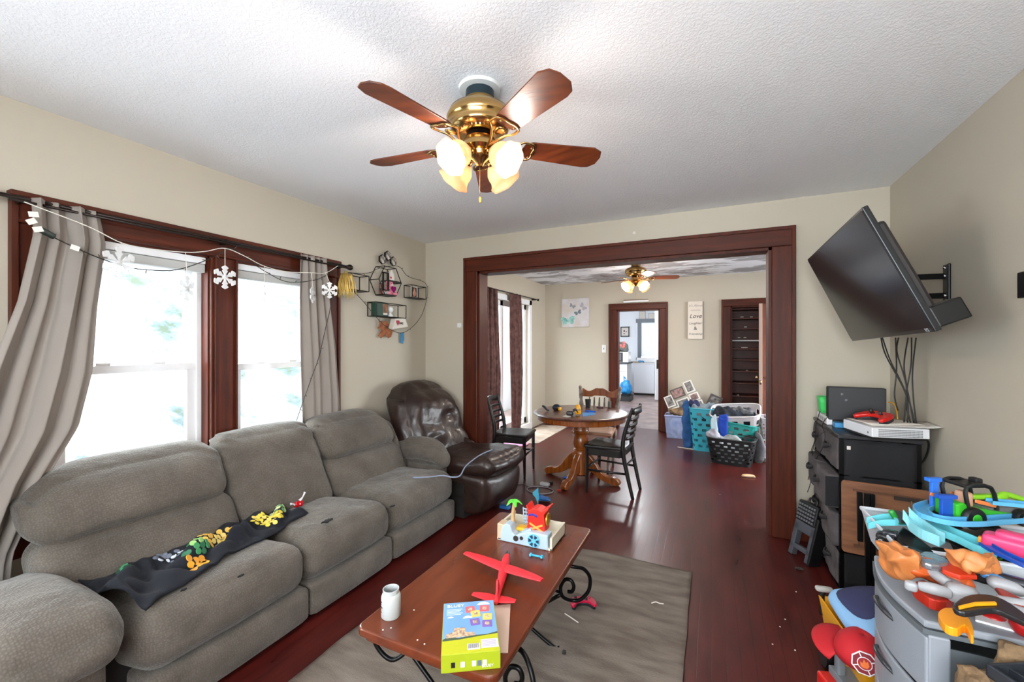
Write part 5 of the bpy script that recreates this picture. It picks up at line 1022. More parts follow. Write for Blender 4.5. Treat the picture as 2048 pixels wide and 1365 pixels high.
# dark heap in the bin, wheels with green hubs
o = thing('toy_truck', 'black monster truck chassis with green wheel hubs in the bin', 'toy truck', PZ(1985, 1085, .81), .5); M().rbox((0, 0, .0), (.2, .1, .05), .015, 8).build('chassis', BLACK, o, smooth=True)
for x, y in ((-.075, -.06), (-.02, -.062), (.085, -.06), (-.06, .06), (.07, .06)): wheel(o, (x, y, .0), .032, .03, NG)
o = thing('toy_car', 'small black toy car with chrome wheels at the left of the bin', 'toy car', PZ(1785, 1078, .80), -.4); M().rbox((0, 0, 0), (.08, .045, .025), .01, 8).build('car_body', BLACK, o, smooth=True); M().rbox((-.005, 0, .015), (.04, .038, .02), .008, 6).build('cabin', mt('car_glass', '#2b2f36', .1), o, smooth=True)
for x in (-.026, .026):
    for y in (-.024, .024): wheel(o, (x, y, -.008), .013, .01, mt('steel', '#b5b5b5', .25, metal=1))
slab('black_case', [(1806, 1052), (1832, 1070), (1870, 1100), (1858, 1118), (1830, 1108), (1786, 1072)], .815, .03, mt('case_gloss', '#0c0c0e', .2), 'glossy black case lying across the toy bin', 'toy part', .006)
slab('silver_bag', [(1835, 1108), (1858, 1102), (1895, 1118), (1890, 1130), (1850, 1126)], .82, .02, mt('foil_grey', '#8d9096', .25, metal=.6, bump=1, bs=40), 'crinkled silver wrapper beside the orange toy', 'wrapper', .006, 3)
slab('black_bag', [(1862, 1092), (1925, 1105), (1990, 1125), (1985, 1145), (1930, 1130), (1880, 1118)], .80, .04, mt('dull_black', '#161618', .6, bump=.5, bs=30), 'dull black toy cover in the middle of the pile', 'toy part', .008, 3)
slab('bin_heap', [(1900, 1058), (2060, 1058), (2060, 1150), (1980, 1128), (1920, 1095)], .785, .06, mt('heap_dark', '#1b1719', .7, col2='#332a24', vs=18, bump=.6, bs=25), 'dark jumble of small parts filling the bin', 'toy heap', .01)
tag(bpy.data.objects['bin_heap'], kind='stuff')
# orange pieces
ORT = mt('tan_orange', '#d0894f', .5, col2='#b96c36', vs=12, bump=1, bs=22); OR2 = mt('burnt_orange', '#c4551f', .4, bump=.6, bs=20); OR3 = mt('red_orange', '#bf3218', .38)
def rock(name, label, c, d, mat, seed, rz=0, amp=.03, sc=9, cat='toy part', r=.03):
    o = M().rbox((0, 0, d[2]/2), d, r, 16, lambda q, p: (q.x+amp*nz(q, sc, seed)+amp*.45*nz(q, sc*3, seed), q.y+amp*nz(q, sc, seed+3), q.z+amp*.7*nz(q, sc*1.3, seed+7)+amp*.4*nz(q, sc*3.2, seed+1))).build(name, mat, smooth=True, loc=c); o.rotation_euler = (0, 0, rz); return tag(o, label, cat)
def rk(name, label, u, v, zc, d, *a, **k): p = PZ(u, v, zc); return rock(name, label, (p.x, p.y, zc-d[2]/2), d, *a, **k)
rk('toy_rock', 'large tan orange sculpted rock piece at the front left of the pile', 1800, 1122, .79, (.085, .12, .11), ORT, 1, .35, .035)
rk('toy_rock', 'flat tan orange rock slope between the large rock and the hull', 1832, 1128, .785, (.1, .06, .05), ORT, 31, -.5, .03, 18)
rk('orange_hull', 'hollow orange hull piece beside the tan rock piece', 1862, 1146, .775, (.14, .08, .06), OR2, 2, -.3, .03, 16)
slab('toy_ramp', [(1872, 1112), (1890, 1120), (1930, 1122), (1955, 1152), (1920, 1152), (1885, 1140)], .815, .012, OR3, 'red orange flat panel with pale stripes', 'toy part')
rk('toy_rock', 'rounded tan orange rock in the middle of the pile', 1950, 1127, .835, (.085, .06, .055), ORT, 5, .1, .03, 20)
slab('red_bracket', [(1824, 1168), (1846, 1160), (1870, 1172), (1905, 1180), (1902, 1200), (1868, 1200), (1840, 1184)], .755, .03, mt('bracket_red', '#a82414', .35), 'dark red curved bracket before the grey figure', 'toy part', .006, 3)
slab('lilac_strip', [(1832, 1178), (1850, 1188), (1862, 1204), (1852, 1204), (1834, 1188)], .712, .01, mt('lilac', '#8f8fa8', .4), 'greyish lilac strip under the red bracket', 'toy part')
# light grey action figure lying on its back (generic jointed robot)
f0 = PZ(1925, 1196, .765); fg = thing('toy_robot', 'pale grey jointed toy robot lying on its back in the pile', 'toy robot', (f0.x, f0.y, .755), math.radians(-18)); fg.scale = (.78, .78, .9); AG = mt('robot_grey', '#97989b', .4)
M().rbox((0, 0, .02), (.085, .06, .04), .016, 12, puff=(0, 0, .008)).build('torso', AG, fg, smooth=True); M().rbox((.07, .01, .014), (.05, .05, .028), .012, 8).build('hips', mt('robot_dark', '#3c3d42', .4), fg, smooth=True)
h_ = M().rbox((-.02, .065, .02), (.05, .045, .035), .014, 10).build('head', AG, fg, smooth=True); M().box((-.02, .09, .022), (.03, .004, .01)).build('visor', mt('robot_dark', '#3c3d42', .4), h_)
M().tube([(-.03, -.02, .02), (-.07, -.035, .025), (-.105, -.03, .02)], [.015, .017, .013], 10).build('arm', AG, fg, smooth=True); M().rbox((-.125, -.035, .015), (.035, .03, .028), .01, 8).build('hand', AG, fg, smooth=True)
M().tube([(-.03, .04, .025), (-.08, .09, .04), (-.1, .13, .045)], [.016, .018, .014], 10).build('arm', AG, fg, smooth=True); M().ell((-.115, .15, .045), (.028, .02, .018), 10).build('hand', AG, fg, smooth=True)
M().tube([(.08, .02, .02), (.13, .02, .03), (.17, .05, .03)], [.018, .016, .013], 10).build('leg', AG, fg, smooth=True); M().tube([(.08, -.01, .02), (.14, -.02, .02), (.19, -.02, .02)], [.018, .016, .013], 10).build('leg', AG, fg, smooth=True)
for x, y in ((.19, .06), (.21, -.02)): M().rbox((x, y, .025), (.05, .028, .025), .01, 8).build('foot', AG, fg, smooth=True)
rock('grey_fist', 'rounded grey toy fist at the right of the pale robot', PZ(2010, 1185, .77), (.07, .04, .035), AG, 8, -.2, .008)
slab('toy_sword', [(1905, 1212), (1930, 1192), (1970, 1188), (2010, 1200), (2060, 1235), (2060, 1248), (2015, 1228), (1985, 1218), (1930, 1225)], .80, .014, mt('blade_black', '#1b1b1e', .35), 'black curved toy blade with a yellow stripe', 'toy part', .004, 3)
b = slab('yellow_edge', [(1916, 1212), (1950, 1204), (1990, 1203), (1994, 1207), (1950, 1209), (1918, 1216)], .8065, .006, YELLOW, None, None, .001); b.parent = bpy.data.objects['toy_sword']; b.location = Vector(b.location)-Vector(bpy.data.objects['toy_sword'].location)
slab('orange_claw', [(1876, 1228), (1890, 1216), (1918, 1220), (1940, 1240), (1948, 1268), (1941, 1270), (1930, 1250), (1915, 1258), (1890, 1250)], .76, .02, mt('claw_amber', '#e8961a', .35), 'amber plastic claw jutting over the near edge of the drawer tower', 'toy part', .005, 3)
slab('red_wedge', [(1985, 1168), (2060, 1205), (2060, 1228), (2010, 1198)], .785, .012, mt('wedge_red', '#a3301f', .4), 'long dark red wedge running out of the right edge', 'toy part')
tag(M().ell((0, 0, 0), (.026, .026, .01), 14).build('red_disc', mt('disc_red', '#a31212', .3), smooth=True, loc=PZ(1985, 1232, .70)), 'red round disc under the black toy blade', 'toy part')
tag(M().ell((0, 0, 0), (.03, .03, .03), 14).build('red_ball', mt('disc_red', '#a31212', .3), smooth=True, loc=PZ(2052, 1252, .72)), 'red ball at the right edge of the picture', 'ball')
slab('white_tray', [(1950, 1222), (2000, 1228), (2042, 1252), (2030, 1262), (1950, 1240)], .70, .006, WHITE, 'pale tray edge below the black blade', 'tray')
o = thing('toy_van', 'hot pink toy van at the right edge of the toy pile', 'toy van', PZ(2045, 1112, .835), -.5); M().rbox((0, 0, .02), (.15, .06, .045), .012, 10).build('van_body', mt('hot_pink', '#d83c6c', .35), o, smooth=True); M().rbox((-.01, 0, .045), (.08, .045, .025), .01, 6).build('van_roof', mt('hot_pink', '#d83c6c', .35), o, smooth=True); M().rbox((-.078, 0, .015), (.012, .02, .02), .004, 4).build('van_bumper', mt('amber_tip', '#e89a2c', .4), o)
for x in (-.045, .045):
    for y in (-.032, .032): wheel(o, (x, y, .0), .015, .012, WHITE)
rock('blue_goggles', 'translucent blue goggle lens at the right of the rounded rock', PZ(2010, 1165, .79), (.09, .04, .02), mt('goggle_blue', '#3f77a8', .2), 11, -.45, .004)
tag(M().tube([(0, 0, 0), (.05, -.03, .0), (.11, -.06, -.005)], [.012, .014, .01], 8).build('toy_launcher', mt('launcher_dark', '#23252b', .3), smooth=True, loc=PZ(1985, 1152, .80)), 'dark toy barrel beside the rounded tan rock', 'toy part')
tag(M().box((0, 0, 0), (.022, .018, .01), (0, 0, .4)).build('amber_clip', YELLOW, bevel=.002, loc=PZ(2018, 1162, .80)), 'little amber clip on the dark barrel', 'toy part')
# soft things and tray at the lower right
FUR = mt('tan_fur', '#8a6f50', .95, bump=1, bs=90, col2='#5e4a36', vs=25)
rock('plush_animal', 'tan furry plush slumped in the lower right corner', (.575, 1.375, .565), (.1, .1, .09), FUR, 21, .3, .03, 14, 'plush toy', .05)
rock('plush_animal', 'brown furry plush behind the dark tray at the right edge', (.66, 1.435, .60), (.09, .05, .1), FUR, 25, .1, .02, 14, 'plush toy', .03)
o = thing('tray', 'dark plastic tray with rim in the lower right corner', 'tray', (.73, 1.33, .652), math.radians(28)); m = M(); m.bx(-.12, .12, -.1, .1, 0, .006).bx(-.12, .12, -.1, -.094, 0, .03).bx(-.12, .12, .094, .1, 0, .03).bx(-.12, -.114, -.1, .1, 0, .03).bx(.114, .12, -.1, .1, 0, .03).bx(-.07, -.066, -.1, .1, 0, .022); m.build('tray_body', mt('tray_dark', '#2d3036', .35), o, bevel=.002)
tag(M().ell((0, 0, .03), (.045, .035, .03), 12).build('brown_ball', mt('brown_shiny', '#7a4a3c', .25), smooth=True, loc=(.70, 1.35, .66)), 'shiny brown lump in the dark tray', 'toy part')
# ================================================================ YELLOW TOY CART, CUSHION, CAP
yc = thing('toy_wagon', 'yellow plastic toy wagon with black wheels on the floor', 'toy wagon', (.60, 2.16, 0), math.radians(8)); YO = mt('wagon_yellow', '#e5a01c', .4)
def wag(u, v):
    P = [(-.13, -.2), (.17, -.2), (.17, .2), (-.13, .2)]; s_ = u*4; k = int(s_) % 4; f = s_-int(s_); a, b = P[k], P[(k+1) % 4]; x = a[0]+(b[0]-a[0])*f; y = a[1]+(b[1]-a[1])*f
    return (x*(.85+.15*v), y*(.85+.15*v), .12+.16*v)
M().grid(wag, 40, 5, cu=True).build('tub', YO, yc, solid=.006); M().bx(-.12, .15, -.18, .18, .11, .12).build('tub_floor', YO, yc)
for x in (-.12, .15):
    for y in (-.14, .14): 
        m = M(T(x, y, .06) @ Matrix.Rotation(PI/2, 4, 'Y')); m.lathe([(.02, -.02), (.055, -.02), (.06, -.012), (.06, .012), (.055, .02), (.02, .02)], 20); m.build('wheel', BLACK, yc, smooth='auto')
M().tube([(-.12, .19, .2), (-.12, .2, .27), (-.115, .2, .3)], .012, 8).build('handle', BLACK, yc, smooth=True); M().rbox((-.11, .2, .31), (.07, .03, .022), .01, 6).build('handle_grip', mt('grip_pale', '#a9a6a2', .5), yc, smooth=True)
# cushion: light blue with navy area and tan patch (plain)
CB = bpy.data.materials.new('cushion_cloth'); CB.use_nodes = True; N = CB.node_tree.nodes; L = CB.node_tree.links; b = N['Principled BSDF']; b.inputs['Roughness'].default_value = .85
b.inputs['Base Color'].default_value = hexc('#7fa9cf')
cu_ = thing('cushion', 'plush blue cushion with navy and tan panels lying in the wagon', 'cushion', (.61, 2.12, .3), math.radians(14), rx=math.radians(14), ry=math.radians(-10)); cu_.scale = (.9, .86, .9)
def cush(q, p): return (q.x, q.y*(1-.18*max(0, p[0])), q.z)
M().rbox((0, 0, .06), (.3, .32, .09), .045, 20, cush, puff=(.01, .01, .035)).build('pad', CB, cu_, smooth=True)
def patch(pts, mat, name, lift=.0): 
    m = M(); n = len(pts); P = [tuple(p)[:2] for p in catmull([(x, y, 0) for x, y in pts], 4, True)]
    def zz(x, y): return .106+lift+.035*max(0, 1-(x/.15)**2)*max(0, 1-(y/.16)**2)
    c = (sum(p[0] for p in P)/len(P), sum(p[1] for p in P)/len(P)); v = [(c[0], c[1], zz(*c))]; K = len(P); R_ = 4
    for r in range(1, R_+1):
        for x, y in P: xx = c[0]+(x-c[0])*r/R_; yy = c[1]+(y-c[1])*r/R_; v.append((xx, yy, zz(xx, yy)))
    f = [(0, 1+i, 1+(i+1) % K) for i in range(K)]+[(1+(r-1)*K+i, 1+r*K+i, 1+r*K+(i+1) % K, 1+(r-1)*K+(i+1) % K) for r in range(1, R_) for i in range(K)]
    return m.add(v, f).build(name, mat, cu_, smooth=True, solid=.002)
patch([(-.13, .1), (-.05, .13), (.04, .12), (.1, .09), (.08, .0), (.0, -.02), (-.08, -.06), (-.125, -.02)], mt('navy_cloth', '#2c2f52', .85), 'navy_panel'); patch([(.04, -.12), (.12, -.09), (.13, 0), (.07, .03), (.03, -.03)], mt('tan_cloth', '#b98f6a', .85), 'tan_panel', .001)
M().tube([(-.14, -.12, .07), (-.05, -.155, .075), (.06, -.16, .075), (.14, -.12, .07)], .003, 5).build('dark_piping', mt('navy_cloth', '#2c2f52', .85), cu_, smooth=True)
cp = thing('cap', 'red child cap with a round fire badge over the wagon side', 'cap', (.505, 1.975, .265), math.radians(-52), rx=math.radians(4), ry=math.radians(8)); cp.scale = (.8, .8, .8); RC = mt('cap_red', '#b3101c', .75, bump=.15, bs=200)
M().lathe([(.1, 0), (.1, .03), (.09, .065), (.065, .095), (.03, .11), (.002, .113)], 32, caps=False, sx=1, sy=1.1).build('crown', RC, cp, smooth=True, solid=.003)
def brim(u, v): a = -1.15+2.3*u; r = .1+.11*v*math.cos(a*1.15); return (-r*math.cos(a), r*math.sin(a)*1.05, .004-.02*v+.02*abs(math.sin(a)) *0-.025*(math.sin(a))**2*v)
M().grid(brim, 24, 6).build('brim', RC, cp, smooth=True, solid=.005)
def disc(r, n=24, ph=0): return [(r*math.cos(2*PI*k/n+ph), r*math.sin(2*PI*k/n+ph)) for k in range(n)]
BM = Matrix.Rotation(math.radians(-48), 4, 'Z') @ T(.097, 0, .045, ry=math.radians(72)) @ Matrix.Rotation(PI/2, 4, 'Z')
M(BM).prism(disc(.05, 8, .39), .004).build('badge_rim', WHITE, cp); M(BM).prism(disc(.045, 8, .39), .005).build('badge_field', mt('badge_crimson', '#7d1222', .6), cp); M(BM).prism(disc(.027), .0058).build('badge_ring', WHITE, cp); M(BM).prism(disc(.024), .0066).build('badge_centre', mt('badge_dark', '#9c1a1f', .6), cp)
M(BM).prism([(-.014, -.012), (-.016, .004), (-.008, .0), (-.004, .018), (.004, .006), (.01, .014), (.016, -.004), (.01, -.016), (-.004, -.018)], .0076).build('badge_flame', mt('badge_orange', '#e0702a', .6), cp)
for k in range(4): M(BM @ Matrix.Rotation(PI/2*k+.5, 4, 'Z')).prism([(.027, -.002), (.046, -.002), (.046, .002), (.027, .002)], .0058).build('badge_spoke', WHITE, cp)
o = thing('toy_loader', 'red toy with grey crank at the bottom edge by the wagon', 'toy', PZ(1680, 1372, .1)+Vector((0, 0, -.1)), .3); m = M(); m.bx(-.06, .1, -.09, .05, 0, .12); m.build('body', RED, o, bevel=.01); M().bx(-.02, .08, -.06, .04, .12, .15).build('deck', mt('toy_grey', '#6f747a', .5), o, bevel=.004); M().rbox((.0, .0, .18), (.03, .03, .09), .008, 8).build('crank', mt('toy_grey', '#6f747a', .5), o, smooth=True)
o = thing('storage_bin', 'grey bin corner at the bottom edge beside the drawer tower', 'storage bin', (.44, 1.52, 0)); m = M(); m.bx(-.07, .04, -.12, -.115, 0, .25).bx(-.07, .04, .1, .105, 0, .25).bx(-.07, -.065, -.12, .1, 0, .25).bx(.035, .04, -.12, .1, 0, .25).bx(-.07, .04, -.12, .1, 0, .006); m.build('bin_body', mt('bin_grey', '#84888d', .45), o, bevel=.002)

o = thing('storage_bin', 'dark grey storage bin below the tray in the lower right corner', 'storage bin', (.72, 1.27, 0)); m = M(); m.bx(-.2, .2, -.17, -.165, 0, .55).bx(-.2, .2, .165, .17, 0, .55).bx(-.2, -.195, -.17, .17, 0, .55).bx(.195, .2, -.17, .17, 0, .55).bx(-.2, .2, -.17, .17, 0, .01); m.build('bin_body', mt('bin_dark', '#4a4d52', .5), o, bevel=.002)
M().rbox((0, 0, .5), (.38, .32, .2), .06, 14, lambda q, p: (q.x, q.y, q.z+.03*nz(q, 12)-.02)).build('bin_contents', FUR, o, smooth=True)
# ================================================================ ON THE COFFEE TABLE
TZ = .4505
def onT(u, v): return PZ(u, v, TZ)
# foam glider
a, b = PZ(930, 1106, .50), PZ(1084, 1158, .50); n_, t_ = PZ(1016, 1104, .475), PZ(992, 1205, .475)
RF = mt('foam_red', '#e02733', .6, bump=.6, bs=160); gl = thing('toy_glider', 'red foam toy glider airplane on the coffee table', 'toy airplane', (n_.x, n_.y, TZ)); L0 = gl.location.copy()
N0, T0 = n_-L0, t_-L0; A0, B0 = a-L0, b-L0
N0.z = .022; T0.z = .022
m = M(); m.tube([N0+(T0-N0)*k for k in (0.08, .2, .4, .6, .8, 1)], [.011, .019, .021, .016, .011, .008], 12, sm=3); m.build('fuselage', RF, gl, smooth=True)
M().tube([N0+(T0-N0)*k for k in (-.03, .02, .1)], [.003, .01, .0125], 12, sm=3).build('nose_cone', mt('nose_black', '#2a2a2e', .35), gl, smooth=True)
def wing(A, B, ch, bend, th, name):
    A, B = Vector(A), Vector(B); ax = (B-A); fw = Vector((-ax.y, ax.x, 0)).normalized()
    if fw.dot(N0-T0) < 0: fw = -fw
    def f(u, v):
        c = ch*(1-.55*abs(2*u-1)**2.2); k = (v*2*PI); p = A+ax*u; p = p+fw*(math.cos(k)*c/2+bend*(1-(2*u-1)**2)); p.z = A.z+(B.z-A.z)*u+math.sin(k)*th*(1-.5*abs(2*u-1)**3)+.012*abs(2*u-1)-.008; return p
    return M().grid(f, 24, 12, cv=True).build(name, RF, gl, smooth=True)
wing((A0.x, A0.y, .045), (B0.x, B0.y, .04), .062, .012, .006, 'wing')
c_, d_ = PZ(945, 1188, .475)-L0, PZ(1031, 1203, .475)-L0; wing((c_.x, c_.y, .02), (d_.x, d_.y, .02), .048, .01, .005, 'tail_plane')
q = T0+(N0-T0)*.12; m = M(); fz = (N0-T0).normalized(); m.add([q+fz*s_*.03*(1-h/.09*.5)+Vector((w, 0, h)) for h in (0, .03, .06, .08) for s_ in (-1, 1) for w in (-.004, .004)], [])
M(T(q.x, q.y, 0, math.atan2(fz.y, fz.x)) @ MR).prism([(-.03, .01), (.035, .01), (.022, .055), (.0, .085), (-.014, .085), (-.026, .05)], .008, z0=-.004).build('tail_fin', RF, gl, bevel=.003)
# board game box
bl, br, tl = PZ(882, 1312, .505), PZ(1001, 1301, .505), PZ(887, 1208, .505); w = (br-bl).length; d = (tl-bl).length; rz = math.atan2((br-bl).y, (br-bl).x)
bx_ = thing('game_box', 'blue and lime board game box lying face down on the coffee table', 'game box', (bl.x, bl.y, TZ), rz); H_ = .054
M().bx(0, w, 0, d, 0, H_).build('carton', mt('box_lime', '#9aa81a', .45), bx_, bevel=.001)
zt = H_+.0003
M().bx(.002, w-.002, d*.22, d-.001, H_-.001, zt).build('sky_print', mt('box_sky', '#6f9bc8', .4, col2='#7fa8cf', vs=6), bx_)
M().prism([(.002, .001), (w-.002, .001), (w-.002, d*.3), (w*.6, d*.27), (w*.3, d*.24), (.002, d*.23)], .0006, z0=zt-.0002).build('grass_print', mt('box_lime2', '#b3b51f', .45), bx_)
M().prism([(.002, d*.23), (w*.3, d*.24), (w*.6, d*.27), (w-.002, d*.3), (w-.002, d*.335), (w*.8, d*.3), (w*.55, d*.3), (w*.3, d*.27), (w*.1, d*.3), (.002, d*.26)], .0007, z0=zt-.0002).build('hill_print', mt('hill_green', '#3e4f3a', .6), bx_)
text('box_title', 'BLUEY', .021, WHITE, T(w*.24, d*.92, zt+.0004), bx_)
for k in range(5): M().bx(w*.07, w*(.37-.03*(k % 3)), d*(.84-.028*k), d*(.85-.028*k), zt, zt+.0004).build('text_line', mt('print_pale', '#c9d6e6', .6), bx_)
for x, y, c, r_ in ((.52, .82, '#d8626a', .1), (.8, .82, '#d8626a', -.1), (.62, .72, '#cdbf5c', .1), (.84, .64, '#cdbf5c', -.08), (.6, .55, '#7b5fa8', .1), (.82, .5, '#7b5fa8', -.05)):
    cd = M(T(w*x, d*y, zt, r_)).prism(rrect(w*.18, d*.13, .004, 3), .0005+.0001*int(x*10)).build('card_print', mt('card_'+c[1:], c, .5), bx_)
    M(T(w*x, d*y, zt+.0012, r_)).prism(rrect(w*.08, d*.06, .003, 3), .0002).build('card_motif', mt('motif_cream', '#e5d3b4', .5, col2='#7a5548', vs=150), cd)
for x, y, s_ in ((.78, .93, 1), (.14, .68, .45), (.46, .66, .7)):
    M(T(w*x, d*y, zt)).prism([(-.022*s_, -.006*s_), (.024*s_, -.006*s_), (.018*s_, .004*s_), (.006*s_, .011*s_), (-.008*s_, .009*s_), (-.016*s_, .002*s_)], .0006).build('cloud_print', WHITE, bx_)
M(T(w*.3, d*.36, zt)).prism([(-.04, -.02), (.05, -.016), (.048, 0), (.02, .002), (.02, .024), (-.014, .026), (-.018, .006), (-.04, -.002)], .0007).build('house_print', mt('house_cream', '#d9b98f', .5, col2='#8b6f6a', vs=120), bx_)
M().bx(w*.44, w*.66, d*.05, d*.15, zt, zt+.0009).build('barcode_panel', WHITE, bx_)
m = M(); x = w*.46
while x < w*.64: q = rnd.choice((.0006, .001, .0015)); m.bx(x, x+q, d*.07, d*.145, zt+.0009, zt+.0012); x += q+.0011
m.build('barcode', BLACK, bx_); M().bx(w*.68, w*.98, d*.06, d*.21, zt, zt+.0009).build('info_panel', mt('info_lilac', '#cfc6d6', .5), bx_)
for k in range(5): M().bx(w*.7, w*.94, d*(.085+.024*k), d*(.09+.024*k), zt+.0009, zt+.0012).build('info_line', mt('print_grey', '#8d8798', .6), bx_)
FRT = MR; 
for x, c in ((.2, BLACK), (.36, WHITE), (.55, WHITE), (.64, mt('mark_slate', '#5b6b78', .5)), (.73, WHITE)): M().bx(w*x-.006, w*x+.006, -.0006, 0, .014, .03).build('symbol', c, bx_)
text('side_title', 'BLUEY', .012, WHITE, T(w*.78, -.0006, .012) @ FRT, bx_)
# envelope
slab('envelope', [(985, 1212), (1021, 1209), (1016, 1306), (990, 1306)], .4525, .0018, mt('kraft_pale', '#c2a898', .7), 'pale kraft envelope tucked under the game box', 'envelope', 0)
# jar
o = thing('plastic_jar', 'open white plastic jar on the near corner of the coffee table', 'jar', PZ(782, 1232, TZ)); JR = mt('jar_white', '#cfd3d3', .35, trans=.25)
M().lathe([(.0, 0), (.031, 0), (.034, .004), (.034, .072), (.031, .08), (.028, .083), (.0285, .098), (.026, .098), (.0255, .083), (.03, .076), (.031, .008), (0, .006)], 32, caps=False).build('jar_body', JR, o, smooth='auto')
m = M(Matrix.Rotation(-2.25, 4, 'Z'))
for k, (n1) in enumerate((7, 5, 8, 4, 6)):
    for j in range(n1): a = -.25+.085*j; m.box((.0343*math.cos(a), .0343*math.sin(a), .06-.009*k), (.0006, .0018, .0035), (0, 0, a))
m.build('printed_lines', BLACK, o)
# bone toy
p0 = onT(1061, 1114); p1 = onT(1084, 1117); c = (p0+p1)/2; o = M(); L_ = (p1-p0).length/2
o.tube([(-L_, 0, .007), (L_, 0, .007)], .0045, 8, sm=1)
for s_ in (-1, 1):
    for q in (-1, 1): o.ell((s_*L_, q*.005, .007), .007, 8)
o = o.build('toy_bone', mt('bone_aqua', '#3fa9cf', .35), smooth=True, loc=c); o.rotation_euler = (0, 0, .05); tag(o, 'little aqua toy bone in front of the playset', 'toy')
for i, (u, v) in enumerate(((766, 1262), (782, 1258), (849, 1290), (835, 1282), (828, 1222))): tag(M().rbox((0, 0, .002), (.005, .004, .003), .001, 2).build('crumb', PAPER, loc=onT(u, v)), 'white crumb on the coffee table, '+['leftmost of a pair below the jar', 'right one of a pair below the jar', 'right one of a pair left of the game box', 'left one of a pair left of the game box', 'lone one between the jar and the game box'][i], 'crumb', 'crumbs on the coffee table')
# playset
ps = thing('playset', 'pale blue island playset with palm tree and red tower on the table', 'toy playset', (-.965, 1.875, TZ), 0); PBL = mt('play_blue', '#a9bccb', .4); TAN = mt('play_tan', '#c3ab8c', .45); RT = mt('play_red', '#dd2a1e', .38)
m = M(); m.bx(0, .29, .0, .2, 0, .012).bx(0, .012, .05, .2, 0, .075).bx(.0, .29, .188, .2, 0, .06).bx(.278, .29, 0, .2, 0, .062); m.build('tray', mt('play_cream', '#cfc8b4', .45), ps, bevel=.002)
M(MR).prism([(.02, 0), (.27, 0), (.27, .072), (.2, .072), (.165, .07), (.13, .055), (.1, .04), (.085, .05), (.075, .085), (.05, .09), (.03, .075), (.02, .04)], .06, z0=-.055).build('front_wall', PBL, ps, bevel=.006, segs=3)
M().bx(.0, .035, .0, .06, 0, .08).build('side_block', TAN, ps, bevel=.004)
for x, z, r_ in ((.105, .028, .014), (.135, .035, .009)): M(T(x, -.0055, z) @ MR).lathe([(r_, 0), (r_*.9, .004), (0, .004)], 14, caps=False).build('dark_window', mt('hole_dark', '#2a221e', .6), ps)
wv = M(T(.2, -.006, .036) @ MR).prism(disc(.032), .004).build('round_vent', mt('vent_aqua', '#69b7d6', .4), ps, bevel=.001)
m = M()
for k in range(6): a = 2*PI*k/6; m.prism([(.012*math.cos(a-.3), .012*math.sin(a-.3)), (.028*math.cos(a-.32), .028*math.sin(a-.32)), (.028*math.cos(a+.32), .028*math.sin(a+.32)), (.012*math.cos(a+.3), .012*math.sin(a+.3))], .001, T(.2, -.0105, .036) @ MR)
m.build('vent_slots', mt('slot_navy', '#14304a', .5), wv)
m = M(); [m.bx(.13+.012*k, .142+.012*k, .01, .05, .05, .062+.006*k) for k in range(4)]; m.build('stairs', PBL, ps)
M().rbox((.11, .06, .055), (.05, .05, .02), .01, 6).build('gold_heap', mt('gold_yellow', '#d9a820', .4), ps, smooth=True)
M().tube([(.065, .05, .07), (.062, .055, .12), (.068, .055, .17)], [.013, .009, .008], 10).build('palm_trunk', mt('palm_tan', '#b89668', .6), ps, smooth=True)
m = M()
for k in range(5):
    a = 2*PI*k/5+.3; P = [(0, 0, .175), (.02*math.cos(a), .02*math.sin(a), .184), (.042*math.cos(a), .042*math.sin(a), .168)]; m.tube([Vector(p)+Vector((.068, .055, 0)) for p in P], [.006, .014, .003], 8, flat=.25)
m.build('palm_leaves', mt('leaf_green', '#57d43a', .4), ps, smooth=True)
m = M()   # net
for k in range(6): m.cyl((.09+.014*k, .13, .05), (.085+.016*k, .13, .13-.01*math.sin(k/5*PI)), .003, 6)
for k in range(5): m.cyl((.087, .13, .055+.017*k), (.165, .13, .055+.017*k), .003, 6)
m.build('climbing_net', mt('net_blue', '#9db6c8', .4), ps)
tw_ = M(MR).prism([(.15, .065), (.24, .065), (.242, .1), (.236, .15), (.262, .185), (.258, .19), (.225, .165), (.2, .172), (.178, .172), (.16, .16), (.148, .185), (.144, .183), (.152, .14)], .07, z0=-.1).build('red_tower', RT, ps, bevel=.003)
m = M(); [m.rbox((.17+.022*s_, .028, .142), (.026, .006, .012), .003, 4, rot=(0, .3*(1 if s_ else -1), 0)) for s_ in (0, 1)]; m.build('purple_trim', mt('trim_purple', '#3c2f8e', .4), tw_)
m = M(); m.box((.197, .029, .085), (.075, .006, .008), (0, .45, 0)); m.box((.197, .0285, .085), (.075, .006, .008), (0, -.45, 0)); m.build('cross_braces', mt('brace_orange', '#f2a44c', .4), tw_)
M(T(.243, .065, .12) @ Matrix.Rotation(PI/2, 4, 'Y')).lathe([(.03, 0), (.028, .006), (.008, .008), (.0, .006)], 18, caps=False).build('gold_shield', mt('gold_coin', '#b58a2a', .35, metal=.5), ps, smooth='auto')
m = M(); m.cyl((.175, .11, .16), (.175, .11, .25), .0025, 6); m.build('flag_pole', mt('pole_teal', '#1f6f86', .4), ps)
M(MR).prism([(.174, .17), (.16, .2), (.146, .212), (.15, .225), (.172, .245), (.176, .24), (.182, .2)], .003, z0=-.112).build('flag', mt('flag_teal', '#1f6f86', .5), ps)
